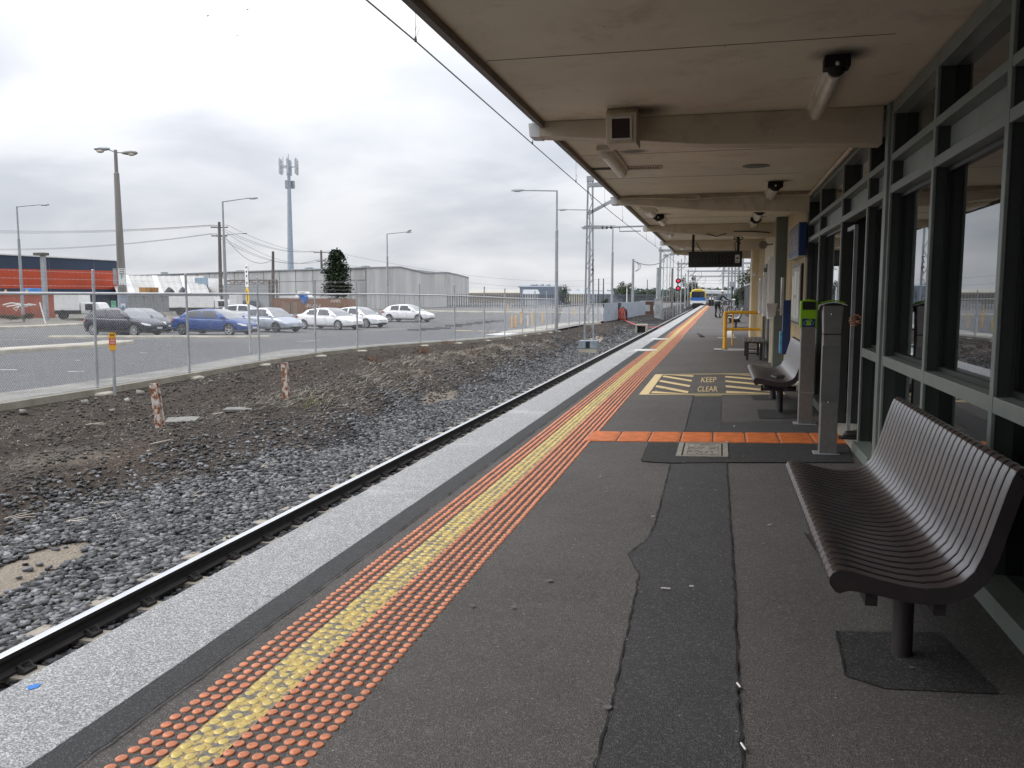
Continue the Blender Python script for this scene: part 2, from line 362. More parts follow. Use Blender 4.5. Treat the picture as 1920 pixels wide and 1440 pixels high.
def struct(name, mb, mat, **k): return tag(mb.build(name, mat, **k), kind='structure')
def dup(root, loc=None, rz=None, label=None, group=None, scale=None):
    r = root.copy(); COL.objects.link(r)
    if loc is not None: r.location = loc
    if rz is not None: r.rotation_euler = (0, 0, rz)
    if scale is not None: r.scale = scale if isinstance(scale, tuple) else (scale,) * 3
    if label: r['label'] = label
    if group: r['group'] = group
    def rec(src, dst):
        for ch in list(src.children):
            c = ch.copy(); COL.objects.link(c); c.parent = dst; rec(ch, c)
    rec(root, r); return r
def npmesh(name, V, F, mat, parent=None, col=None, smooth=False):
    """V (n,3), F (m,k) face index array"""
    me = bpy.data.meshes.new(name); k = F.shape[1]
    me.vertices.add(len(V)); me.vertices.foreach_set('co', np.ascontiguousarray(V, np.float32).ravel())
    me.loops.add(F.size); me.loops.foreach_set('vertex_index', np.ascontiguousarray(F, np.int32).ravel())
    me.polygons.add(len(F)); me.polygons.foreach_set('loop_start', np.arange(0, F.size, k, dtype=np.int32))
    if col is not None:
        a = me.color_attributes.new('col', 'FLOAT_COLOR', 'POINT')
        a.data.foreach_set('color', np.concatenate([col, np.ones((len(col), 1))], 1).astype(np.float32).ravel())
    me.update(calc_edges=True); me.validate()
    for x in (mat if isinstance(mat, (list, tuple)) else [mat]): me.materials.append(x)
    if smooth: me.polygons.foreach_set('use_smooth', [True] * len(me.polygons))
    o = bpy.data.objects.new(name, me); COL.objects.link(o)
    if parent is not None: o.parent = parent
    return o
def text(body, size, loc, right, up, mat, parent, name='lettering', align='CENTER', depth=.001, stretch=1.):
    c = bpy.data.curves.new('t', 'FONT'); c.body = body; c.size = size; c.align_x = align; c.align_y = 'CENTER'; c.extrude = depth; c.resolution_u = 3
    o = bpy.data.objects.new('t', c); COL.objects.link(o); dg = bpy.context.evaluated_depsgraph_get()
    me = bpy.data.meshes.new_from_object(o.evaluated_get(dg)); bpy.data.objects.remove(o)
    r = Vector(right).normalized(); u = Vector(up).normalized(); n = r.cross(u)
    off = Vector((0, 0, 0)); q = parent
    while q: off = off + q.location; q = q.parent
    p = Vector(loc) - off
    for v in me.vertices: v.co = p + r * v.co.x + u * (v.co.y * stretch) + n * v.co.z
    me.materials.clear(); me.materials.append(mat)
    ob = bpy.data.objects.new(name, me); COL.objects.link(ob)
    if parent: ob.parent = parent
    return ob
def applied(o):
    dg = bpy.context.evaluated_depsgraph_get(); me = bpy.data.meshes.new_from_object(o.evaluated_get(dg)); o.modifiers.clear(); o.data = me; return o
def interp(t, pts):
    xs = [p[0] for p in pts]; return float(np.interp(t, xs, [p[1] for p in pts]))
# ------------------------------------------------------------------ platform levels
def gz(x): return .03 * max(0., min(x, 1.6) + 1.235)          # paving rises gently towards the building
def gp(x, y, e=0.): return Vector((x, y, gz(x) + e))
XE, XC, XD = -2.53, -2.04, -1.90                                  # platform edge, coping, dark strip
FENCE = [(-60, -13.0), (0, -13.0), (15.85, -13.15), (20, -13.4), (24, -13.75), (28, -13.8), (31, -13.4), (35, -12.4), (38, -11.6), (42, -11.2), (50, -11.1), (57, -10.8), (68, -10.1), (86, -8.6), (97, -8.2), (140, -8.2), (900, -8.2)]
ZF = [(-60, -.58), (32, -.58), (36, -.62), (45, -.78), (57, -.9), (68, -.82), (90, -.7), (900, -.7)]
def xf(y): return interp(y, FENCE)
def zf(y): return interp(y, ZF)
GROUND_Z = -1.32
def th(x, y):
    """height of the railway ground, bank and land"""
    f = xf(y); z0 = zf(y)
    if x <= f - .05: return z0 - .12
    if x > -2.45: return -1.4
    t = x - f; wob = .07 * math.sin(x * 2.1 + y * .9) * math.sin(y * .6 - x) + .04 * math.sin(y * 2.3 + x * 3.1)
    far = min(1, max(0, (y - 20) / 14))
    foot = (-6.9 if y < 60 else -6.4)
    a = z0 - .13; mid = -1.02 * (1 - far) + -1.08 * far; mt = 3.3 * (1 - far) + 2.0 * far
    if t < .35: z = a
    elif t < mt: u = (t - .35) / (mt - .35); u = u * u * (3 - 2 * u); z = a + (mid - a) * u
    else: u = min(1, (t - mt) / max(.5, foot - f - mt)); u = u * u * (3 - 2 * u); z = mid + (GROUND_Z - mid) * u
    for cx, cy, rx, ry, h in ((-9.6, 29, 1.6, 5.5, .34), (-8.9, 36, 1.3, 4.5, .3), (-8.6, 47, 1.2, 6, .25), (-9.2, 20.5, 1.2, 2.2, .12), (-7.0, 83, .9, 8, .25)):
        z += h * math.exp(-((x - cx) / rx) ** 2 - ((y - cy) / ry) ** 2)
    w = min(1, max(0, (t - .2) / .6)) * min(1, max(0, (-6.2 - x) / .8))
    z += wob * w
    if x > -5.6 and x < -2.5: z = max(z, -1.30)
    return z
def terrain():
    xs = [-900, -500, -300, -180, -120, -90, -70, -55, -40, -30, -22, -18, -16, -15, -14.5] + list(np.arange(-14.2, -6.2, .2)) + list(np.arange(-6.2, -2.4, .4)) + [-2.3, -1, 2, 6, 12, 25, 60, 150, 400, 900]
    ys = [-120, -60, -20, -5] + list(np.arange(0, 30, .3)) + list(np.arange(30, 66, .6)) + list(np.arange(66, 110, 1.5)) + [115, 125, 140, 170, 220, 300, 420, 600, 900, 1400]
    V = np.array([(x, y, th(x, y)) for y in ys for x in xs]); nx = len(xs)
    F = np.array([(j * nx + i, j * nx + i + 1, (j + 1) * nx + i + 1, (j + 1) * nx + i) for j in range(len(ys) - 1) for i in range(nx - 1)])
    tag(npmesh('ground', V, F, M['terrain'], smooth=True), kind='structure')
terrain()
Y0, Y1 = -30., 121.
def sheet(poly, e, jit=0):
    mb = MB(); n = len(poly); mb.add([gp(x, y, e) for x, y in poly], [tuple(range(n))]); return mb
def platform():
    mb = MB()
    prof = [(XD, 0), (-1.235, 0), (1.6, gz(1.6)), (3.2, gz(1.6)), (3.2, -1.5), (XD, -1.5)]
    mb.prism([(x, Y0, z) for x, z in prof], (0, Y1 - Y0, 0)); struct('platform', mb, M['asphalt'])
    e = MB(); yy = Y0
    while yy < Y1:                                                     # coping stones 2.4 m long
        e.box(XE, XC, yy, min(yy + 2.396, Y1), -.22, .003); yy += 2.4
    e2 = struct('platform_edge', e, M['coping'], bevel=.004)
    w = MB().box(XE + .06, XC, Y0, Y1, -1.5, -.22); struct('platform_wall', w, M['concrete_grey'])
    d = MB().box(XC, XD, Y0, Y1, -1.5, .001); struct('edge_strip', d, M['asphalt_dark'])
    # trench reinstatement with a kinked edge
    Lp = [(-.325, 0.2), (-.33, 2.0), (-.335, 2.9), (-.345, 3.3), (-.365, 4.25), (-.46, 4.6), (-.375, 4.95), (-.36, 5.3), (-.372, 7.23)]
    Rp = [(.10, .2), (.104, 1.5), (.097, 3.0), (.1, 4.2), (.096, 5.1), (.087, 7.3)]
    struct('trench_patch', sheet(Lp + Rp[::-1], .004), M['asphalt_new'])
    struct('pit_surround_patch', sheet([(-.64, 8.27), (-.625, 7.30), (-.37, 7.25), (.087, 7.31), (1.1, 7.4), (1.18, 8.28)], .008), M['asphalt_patch'])
    struct('trench_patch', sheet([(-.327, 8.98), (-.327, 12.35), (.056, 12.35), (.046, 9.77), (.05, 8.98)], .004), M['asphalt_new'])
    struct('crossing_patch', sheet([(.05, 8.95), (.05, 9.7), (.62, 9.79), (1.18, 9.9), (1.18, 8.95)], .004), M['asphalt_new'])
    for k, p in enumerate(([(.503, 3.653), (.72, 3.68), (.906, 3.691), (.975, 3.16), (.6, 3.135), (.48, 3.22)], [(.515, 5.155), (.9, 5.2), (.93, 4.7), (.556, 4.66)],
              [(.479, 10.792), (.969, 10.75), (.93, 9.98), (.472, 9.96)], [(.45, 12.3), (.95, 12.33), (.95, 11.8), (.47, 11.75)])):
        struct('bench_footing_patch', sheet(p, .004), M['asphalt_patch'])
    struct('concrete_patch', sheet([(.12, 22.9), (.95, 22.9), (.95, 22.2), (.1, 22.2)], .004), M['concrete_grey'])
    struct('concrete_patch', sheet([(-.05, 28.9), (.55, 28.9), (.55, 29.3), (-.05, 29.3)], .004), M['concrete_grey'])
    struct('concrete_patch', sheet([(.15, 29.5), (.5, 29.5), (.5, 37), (.15, 37)], .006), M['concrete_grey'])
    # cracks and open joints, a fine jagged ribbon each
    def crack(pts, w, e=.0095):
        P = []
        for (a, b) in zip(pts[:-1], pts[1:]):
            n = max(2, int(math.dist(a, b) / .05))
            for i in range(n): t = i / n; P.append((a[0] + (b[0] - a[0]) * t + random.gauss(0, .0026), a[1] + (b[1] - a[1]) * t + random.gauss(0, .0035)))
        P.append(pts[-1]); vs = []; fs = []
        for i, (x, y) in enumerate(P):
            a = P[max(0, i - 1)]; b = P[min(len(P) - 1, i + 1)]; d = Vector((b[0] - a[0], b[1] - a[1])).normalized(); ww = w * .62 * random.uniform(.3, 1.3) / 2
            vs += [gp(x - d.y * ww, y + d.x * ww, e), gp(x + d.y * ww, y - d.x * ww, e)]
            if i: fs.append((2 * i - 2, 2 * i - 1, 2 * i + 1, 2 * i))
        CR.add(vs, fs)
    CR = MB()
    crack(Lp, .011); crack(Rp, .014); crack([(-.327, 8.98), (-.327, 12.35)], .016); crack([(.05, 9.7), (.62, 9.79)], .014)
    crack([(-.64, 8.27), (-.625, 7.30), (-.37, 7.25)], .014); crack([(.503, 3.653), (.48, 3.22), (.6, 3.135)], .014); crack([(.503, 3.65), (.9, 3.69)], .008)
    crack([(.975, 3.16), (.906, 3.69)], .007); crack([(.515, 5.155), (.556, 4.66), (.7, 4.67)], .01); crack([(.479, 10.79), (.472, 9.96), (.9, 9.97)], .012); crack([(.47, 11.75), (.95, 11.8)], .01)
    crack([(.087, 7.31), (1.1, 7.4)], .009); crack([(XD + .012, y) for y in np.arange(0.3, 60, 1.)], .016)
    struct('asphalt_joints', CR, M['crack'])
    # chewing gum marks, paper scraps and cigarette ends trodden into the paving
    gm = MB()
    for i in range(150):
        x, y = random.uniform(-1.1, 1.0), random.uniform(1.9, 30); r = random.uniform(.006, .016)
        gm.add([gp(x + r * math.cos(a) * random.uniform(.8, 1.2), y + r * math.sin(a) * random.uniform(.8, 1.2), .0115) for a in [k * math.pi / 4 for k in range(8)]], [tuple(range(8))])
    tag(gm.build('gum_spots', pm('old_gum', (.125, .115, .105), .8)), kind='stuff')
    lt = MB()
    for x, y, a, l in [(.10, 3.05, 1.9, .035), (.105, 2.62, 1.9, .04), (-.22, 4.05, .05, .045), (-.1, 4.1, .1, .02), (.33, 5.3, .7, .03)] + [(random.uniform(-1.1, .4), random.uniform(4, 14), random.uniform(0, 3), random.uniform(.015, .03)) for _ in range(6)]:
        d = Vector((math.cos(a), math.sin(a), 0)) * l / 2; lt.cyl(gp(x, y, .014) - d, gp(x, y, .014) + d, .0036, n=6)
    tag(lt.build('litter', pm('cigarette_paper', (.6, .58, .54), .8)), kind='stuff')
    pb = MB(); pts = []
    c = Vector((-2.44, 2.53, 0)); n = 26
    for i in range(n): a = 2 * math.pi * i / n; r = .03 * random.uniform(.4, 1.3); pts.append((c.x + r * math.cos(a) * .8, c.y + r * math.sin(a), .0055))
    pb.add(pts, [tuple(range(n))]); tag(pb.build('paint_splash', m_worn('blue_spray_paint', (.02, .17, .55), (.25, .25, .26), .42, 30)), 'small blue spray paint splash on the pale concrete platform edge', 'paint mark')
platform()
# ------------------------------------------------------------------ tactile paving
def tactile():
    root = thing('tactile_strip', 'long strip of orange studs with a yellow band in its middle beside the platform edge', 'tactile paving', (-1.52, 2, 0))
    nx, px = 12, .0511; x0 = -1.797
    ys = np.arange(1.75, 119, .0544)
    def wob(y): return .012 * math.sin(y * .31) + .02 * math.exp(-((y - 30) / 2.) ** 2)
    base = MB(); vs = []; fs = []
    Y = list(np.arange(1.5, 119.5, 1.0))
    for i, y in enumerate(Y):
        w = wob(y); vs += [(x0 + 2.52 * px + w, y, .0035), (x0 + 5.75 * px + w, y, .0035)]
        if i: fs.append((2 * i - 2, 2 * i - 1, 2 * i + 1, 2 * i))
    base.add(vs, fs); base.build('adhesive_band', M['glue'], root)
    P = [(x0 + k * px + wob(y) + random.gauss(0, .0012), y + random.gauss(0, .0012), k) for y in ys for k in range(nx) if random.random() > .004]
    def dome(r, n, rings):
        v = []; f = []
        for rr, z in rings: v += [(rr * r * math.cos(2 * math.pi * j / n), rr * r * math.sin(2 * math.pi * j / n), z) for j in range(n)]
        for i in range(len(rings) - 1): f += [(i * n + j, i * n + (j + 1) % n, (i + 1) * n + (j + 1) % n, (i + 1) * n + j) for j in range(n)]
        v.append((0, 0, rings[-1][1] + .0004)); c = len(v) - 1; t = (len(rings) - 1) * n
        f += [(t + j, t + (j + 1) % n, c, c) for j in range(n)]
        return np.array(v), np.array(f)
    def pips(mb, p):
        for a, q in [(0, 0)] + [(k * math.pi / 3, .0052) for k in range(6)] + [(k * math.pi / 6 + .2, .0098) for k in range(12)]:
            c = Vector((p[0] + q * math.cos(a), p[1] + q * math.sin(a), .0062)); mb.lathe(c, (0, 0, 1), [(.0015, 0), (.0007, .0013)], 5)
    near = {'o': 0, 'y': 0}; rest = {'o': [], 'y': []}; far = {'o': [], 'y': []}
    protos = {}
    for key, mat in (('o', M['orange']), ('y', M['yellow'])):
        mb = MB(); v, f = dome(.0195, 18, [(1, 0), (1, .0018), (.93, .0042), (.78, .0058), (.6, .0064)]); mb.add(v, [tuple(dict.fromkeys(map(int, q))) for q in f]); pips(mb, (0, 0))
        o = mb.build('orange_stud' if key == 'o' else 'yellow_stud', mat, root, world=False, smooth=45); protos[key] = [o, False]
    for x, y, k in P:
        key = 'y' if 3 <= k <= 5 else 'o'
        d = ray(0, 0); pt = np.array([x, y, -CAMH]); z = pt @ _F; u = 960 + FPX * (pt @ _r) / z; w = 720 - FPX * (pt @ _U) / z
        seen = -20 < u < 1940 and w < 1455
        if seen and near[key] < 100:
            near[key] += 1; o = protos[key][0]
            if protos[key][1]: o = o.copy(); COL.objects.link(o); o.parent = root
            protos[key][1] = True
            o.location = Vector((x, y, 0)) - root.location; o.rotation_euler = (0, 0, random.uniform(0, 6.28)); continue
        (rest if y < 11 else far)[key].append((x, y))
    for key, mat in (('o', M['orange']), ('y', M['yellow'])):
        nm = 'orange_studs' if key == 'o' else 'yellow_studs'; VV = []; FF = []; off = 0
        for lst, (v, f) in ((rest[key], dome(.0195, 12, [(1, 0), (.95, .0035), (.66, .0066)])), (far[key], dome(.0172, 6, [(1, 0), (.8, .006)]))):
            A = np.array(lst); n = len(A)
            Vs = (v[None] + np.concatenate([A, np.zeros((n, 1))], 1)[:, None, :]).reshape(-1, 3)
            Fs = (f[None] + (np.arange(n) * len(v))[:, None, None]).reshape(-1, 4) + off; VV.append(Vs); FF.append(Fs); off += len(Vs)
        V = np.concatenate(VV) - np.array(root.location); F = np.concatenate(FF)
        quads = F[F[:, 2] != F[:, 3]]; tri = F[F[:, 2] == F[:, 3]][:, :3]
        me = bpy.data.meshes.new(nm); idx = np.concatenate([quads.ravel(), tri.ravel()]).astype(np.int32)
        st = np.concatenate([np.arange(len(quads)) * 4, len(quads) * 4 + np.arange(len(tri)) * 3]).astype(np.int32)
        me.vertices.add(len(V)); me.vertices.foreach_set('co', V.astype(np.float32).ravel()); me.loops.add(len(idx)); me.loops.foreach_set('vertex_index', idx)
        me.polygons.add(len(st)); me.polygons.foreach_set('loop_start', st); me.update(calc_edges=True); me.materials.append(mat)
        o = bpy.data.objects.new(nm, me); COL.objects.link(o); o.parent = root; o['kind'] = 'stuff'
tactile()
def direction_tiles():
    root = thing('directional_strip', 'row of bright orange ribbed tiles crossing the platform towards the ticket reader post', 'tactile paving', (-.15, 8.63, gz(-.15)))
    x = -1.27; k = 0; w = .31
    while x < .93:
        mb = MB(); x1 = x + .296
        def q(xx, y, e): return gp(xx, y, e)
        mb.add([q(x, 8.34, .006), q(x1, 8.34, .006), q(x1, 8.93, .006), q(x, 8.93, .006), q(x, 8.34, .0), q(x1, 8.34, .0), q(x1, 8.93, .0), q(x, 8.93, .0)], [(0, 1, 2, 3), (4, 5, 1, 0), (6, 7, 3, 2), (5, 6, 2, 1), (7, 4, 0, 3)])
        for j in range(8):
            y = 8.375 + j * .0745; a, b = x + .012, x1 - .012
            mb.add([q(a, y - .019, .0055), q(b, y - .019, .0055), q(b, y + .019, .0055), q(a, y + .019, .0055), q(a + .008, y - .011, .0125), q(b - .008, y - .011, .0125), q(b - .008, y + .011, .0125), q(a + .008, y + .011, .0125)],
                   [(4, 5, 6, 7), (0, 1, 5, 4), (2, 3, 7, 6), (1, 2, 6, 5), (3, 0, 4, 7)])
        mb.build('tile', M['orangetile'], root); x += w; k += 1
direction_tiles()
def markings():
    root = thing('keep_clear_box', 'cream painted hatched box with stencilled lettering on the platform asphalt beside the brown bench', 'ground marking', (-.15, 14.1, gz(-.15)))
    mb = MB(); E = .0062
    def q(p): return gp(p[0], p[1], E)
    xa, xb, ya, yb = -1.11, .92, 12.40, 15.70
    def strip(x0, y0, x1, y1):
        mb.add([q((x0, y0)), q((x1, y0)), q((x1, y1)), q((x0, y1))], [(0, 1, 2, 3)])
    strip(xa, ya, xa + .135, yb)
    strip(xa + .136, ya, xb, ya + .085); strip(xa + .136, yb - .085, xb, yb); strip(xb - .09, ya + .086, xb, yb - .086)
    def hatch(x0, x1, slope, n0, n1, sp, w):
        for k in range(n0, n1):
            c = ya + .2 + k * sp; poly = []
            for xx, s in ((x0, 0), (x1, 0), (x1, w), (x0, w)):
                poly.append((xx, min(yb - .09, max(ya + .09, c - slope * (xx - x0) + s))))
            if abs(poly[0][1] - poly[3][1]) < .02 and abs(poly[1][1] - poly[2][1]) < .02: continue
            mb.add([q(p) for p in poly], [(0, 1, 2, 3)])
    hatch(xa + .16, -.42, 1.7, 0, 6, .86, .28); hatch(.12, xb - .1, 1.05, 0, 6, .80, .27)
    mb.build('hatching', M['paintmark'], root)
    s = .03
    for body, y, sz in (('KEEP', 14.55, .118), ('CLEAR', 13.1, .10)):
        text(body, sz, gp(-.15, y, .0066), (1, 0, s), (0, 1, 0), M['paintmark'], root, stretch=10.5, depth=.0004)
    mb2 = MB(); mb2.add([q((-.33, 12.2)), q((.06, 12.2)), q((.06, 12.3)), q((-.33, 12.3))], [(0, 1, 2, 3)]); mb2.build('old_line', m_worn('worn_olive_line', (.30, .26, .09), (.08, .08, .07), .45, 9), root)
markings()
def pit():
    root = thing('pit_cover', 'rectangular cast metal pit cover with a worn patterned lid set in the asphalt', 'pit cover', (-.12, 7.9, gz(-.12)))
    def slab(x0, x1, y0, y1, e0, e1): return [gp(x, y, e) for e in (e0, e1) for x, y in ((x0, y0), (x1, y0), (x1, y1), (x0, y1))]
    F = [(4, 5, 6, 7), (0, 1, 5, 4), (1, 2, 6, 5), (2, 3, 7, 6), (3, 0, 4, 7)]
    fr = MB()
    for a in ((-.345, -.30, 7.54, 8.27), (.06, .105, 7.54, 8.27), (-.30, .06, 7.54, 7.57), (-.30, .06, 8.24, 8.27)): fr.add(slab(*a, 0, .014), F)
    fr.build('frame', M['ironlid'], root)
    lid = MB(); lid.add(slab(-.285, .045, 7.585, 8.225, 0, .013), F)
    for i in range(70):
        x, y = random.uniform(-.24, 0), random.uniform(7.66, 8.15); a = random.uniform(0, 3.14); l = random.uniform(.012, .03); d = Vector((math.cos(a), math.sin(a) * 1.4)) * l
        lid.bar(gp(x - d.x, y - d.y, .0145), gp(x + d.x, y + d.y, .0145), .006, .004)
    for a, b in (((-.255, 7.63), (.015, 7.63)), ((.015, 7.63), (.015, 8.18)), ((.015, 8.18), (-.255, 8.18)), ((-.255, 8.18), (-.255, 7.63))): lid.bar(gp(*a, .0145), gp(*b, .0145), .006, .004)
    lid.build('lid', M['ironlid'], root)
    hs = MB()
    for y in (7.66, 8.15): hs.cyl(gp(-.12, y, .012), gp(-.12, y, .0146), .011, n=10)
    hs.build('lifting_hole', M['crack'], root)
    for x, y, lab in ((-1.86, 22.6, 'pale round cover on the platform edge, the nearer of two'), (-1.89, 28.4, 'pale round cover on the platform edge, the farther of two')):
        c = MB(); c.lathe(gp(x, y, .0), (0, 0, 1), [(.30, 0), (.30, .012), (.27, .02), (.05, .024)], 20); c.box(x - .02, x + .02, y - .2, y + .2, .02, .03)
        tag(c.build('round_cover', M['paper'], smooth=40), lab, 'pit cover', 'round covers by the platform edge')
pit()
# ------------------------------------------------------------------ railway track and ballast
RAILX = (-4.91, -3.24); RAILZ = -1.10
def track():
    root = thing('railway_track', 'railway track with shiny rail heads on concrete sleepers beside the platform', 'railway track', (-4.075, 10, RAILZ - .15))
    h = RAILZ; prof = [(-.066, -.15), (.066, -.15), (.066, -.138), (.014, -.122), (.009, -.06), (.012, -.045), (.036, -.036), (.036, -.006), (.028, 0), (-.028, 0), (-.036, -.006), (-.036, -.036), (-.012, -.045), (-.009, -.06), (-.014, -.122), (-.066, -.138)]
    for x in RAILX:
        mb = MB(); mb.prism([(x + a, -8, h + b) for a, b in prof], (0, 330, 0)); o = mb.build('rail', [M['railside'], M['railtop']], root)
        for p in o.data.polygons:
            if p.normal.z > .55 and p.center.z > .14 or (abs(p.normal.z) > .3 and p.center.z > .14): p.material_index = 1
    sl = MB(); zt = h - .155
    sl.loft([[(x, -.13 * s, zt - .2), (x, .13 * s, zt - .2), (x, .11 * s, zt - dz), (x, -.11 * s, zt - dz)] for x, s, dz in ((-5.37, 1, .01), (-4.6, 1, 0), (-4.4, .9, .03), (-3.75, .9, .03), (-3.55, 1, 0), (-2.79, 1, .01))])
    cls = []
    for x in RAILX:
        for sx in (-1, 1):
            cl = MB(); cls.append(cl); b = x + sx * .075
            cl.tube([(b + sx * .06, -.04, zt + .012), (b + sx * .015, -.045, zt + .05), (b - sx * .03, -.02, zt + .035), (b - sx * .03, .03, zt + .035), (b + sx * .015, .05, zt + .055), (b + sx * .06, .04, zt + .015)], .011, 6)
            cl.box(b + sx * .005, b + sx * .07, -.06, .06, zt - .002, zt + .022)
    off = Vector((-root.location.x, 0, -root.location.z))
    for m_ in [sl] + cls: m_.v = [tuple(Vector(v) + off) for v in m_.v]
    p = sl.build('sleeper', M['sleeper'], root, world=False); qs = [c.build('clip', M['railside'], p, world=False, smooth=50) for c in cls]
    y = 1.5; n = 0; VS = []
    while y < 150:
        if n < 100:
            o = p if n == 0 else p.copy()
            if n:
                COL.objects.link(o); o.parent = root
                for q in qs: c = q.copy(); COL.objects.link(c); c.parent = o
            o.location.y = y - 10
        else: VS.append(y - 10)
        y += .685; n += 1
    v0 = np.array(sl.v); f0 = np.array([f for f in sl.f if len(f) == 4])
    V = np.concatenate([v0 + [0, yy, 0] for yy in VS]); F = np.concatenate([f0 + i * len(v0) for i in range(len(VS))])
    o = npmesh('sleepers', V, F, M['sleeper'], root); o['kind'] = 'stuff'
track()
def chunk_mesh(name, P, S, C, mat, squash=.46):
    n = len(P)
    cube = np.array([(-1, -1, -1), (1, -1, -1), (1, 1, -1), (-1, 1, -1), (-1, -1, 1), (1, -1, 1), (1, 1, 1), (-1, 1, 1)], float)
    fc = np.array([(0, 3, 2, 1), (4, 5, 6, 7), (0, 1, 5, 4), (1, 2, 6, 5), (2, 3, 7, 6), (3, 0, 4, 7)])
    V = cube[None] * rng.uniform(.38, 1.0, (n, 8, 3)); V[:, :, 2] *= squash; V[:, :, 0] *= rng.uniform(.8, 1.35, (n, 1))
    a = rng.uniform(0, 6.28, n); tx = rng.normal(0, .26, n); ca, sa = np.cos(a)[:, None], np.sin(a)[:, None]
    y2 = V[:, :, 1] * np.cos(tx)[:, None] - V[:, :, 2] * np.sin(tx)[:, None]; z2 = V[:, :, 1] * np.sin(tx)[:, None] + V[:, :, 2] * np.cos(tx)[:, None]
    x3 = V[:, :, 0] * ca - y2 * sa; y3 = V[:, :, 0] * sa + y2 * ca
    V = np.stack([x3, y3, z2], 2) * S[:, None, None] + P[:, None, :]
    F = (fc[None] + (np.arange(n) * 8)[:, None, None]).reshape(-1, 4)
    return tag(npmesh(name, V.reshape(-1, 3), F, mat, col=np.repeat(C, 8, 0)), kind='stuff')
def in_sand(x, y):
    for cx, cy, rx, ry, rot, s in SAND:
        dx, dy = x - cx, y - cy; u = dx * math.cos(rot) / rx + dy * math.sin(rot) / rx; w = -dx * math.sin(rot) / ry + dy * math.cos(rot) / ry
        if s > .43 and u * u + w * w < 1.05: return True
    return False
def ballast():
    P = []; S = []; C = []
    def put(x, y, s, c, sink=.3):
        P.append((x, y, th(x, y) + s * sink)); S.append(s); C.append(c)
    def grey(): k = random.choice((.03, .05, .07, .09, .12, .16, .2)) * random.uniform(.75, 1.2); return (k, k * 1.0, k * random.uniform(.96, 1.08))
    for y0, y1, dens, s0, s1 in ((3.2, 9, 760, .020, .047), (9, 16, 600, .021, .047), (16, 28, 330, .024, .045), (28, 48, 190, .028, .05), (48, 80, 60, .035, .06)):
        xa, xb = -8.9, -4.98
        for _ in range(int(dens * (y1 - y0) * (xb - xa))):
            x, y = random.uniform(xa, xb), random.uniform(y0, y1)
            edge = -6.95 + .55 * math.sin(y * .55) + .35 * math.sin(y * 1.7 + 1)
            pr = 1 if x > edge else max(.10, 1 - (edge - x) / .9)
            if random.random() > pr or in_sand(x, y) and random.random() < .95: continue
            put(x, y, random.uniform(s0, s1), grey(), random.uniform(.15, .6))
        for _ in range(int(dens * .55 * (y1 - y0) * 2.2)):
            x, y = random.uniform(-4.85, -2.6), random.uniform(y0, y1); put(x, y, random.uniform(s0, s1), mul(grey(), .8), .35)
    NB = len(P); chunk_mesh('ballast', np.array(P), np.array(S), np.array(C), M['stone'])
    for _ in range(17000):                                             # old trodden chips below the bank
        y = random.uniform(4, 24); x = random.uniform(-10.8, -7.0); n_ = math.sin(x * 3.1 + y * .7) + math.sin(y * 2.3 - x * 1.3)
        if n_ < random.uniform(-1.6, 1.2) or in_sand(x, y): continue
        k = random.choice((.035, .05, .07, .1)) * random.uniform(.8, 1.3); put(x, y, random.uniform(.007, .024), (k * 1.12, k * .98, k * .86), .2)
    P2, S2, C2 = P, S, C
    chunk_mesh('old_chips', np.array(P[NB:]), np.array(S[NB:]), np.array(C[NB:]), M['stone'], .4)
    P.clear(); S.clear(); C.clear()
    for _ in range(9000):                                              # clods and pale pebbles on the bank
        y = random.uniform(5, 60) if random.random() < .6 else random.uniform(5, 25); x = random.uniform(xf(y) + .25, -7.2)
        if random.random() < .86: k = random.uniform(.025, .11); c = (k * 1.08, k * .96, k * .84); s = random.uniform(.01, .035)
        else: k = random.uniform(.18, .42); c = (k, k * .95, k * .86); s = random.uniform(.008, .022)
        put(x, y, s, c, .35)
    for x, y, s in ((-12.6, 13.2, .075), (-12.25, 14.4, .07), (-12.5, 16.4, .09), (-12.7, 12.4, .06), (-11.9, 15.2, .065), (-12.9, 17.4, .06), (-12.4, 19.0, .06), (-11.4, 14.1, .05)):
        k = random.uniform(.2, .32); put(x, y, s, (k, k * .95, k * .85), .5)
    chunk_mesh('bank_stones', np.array(P), np.array(S), np.array(C), M['stone'], .75)
ballast()
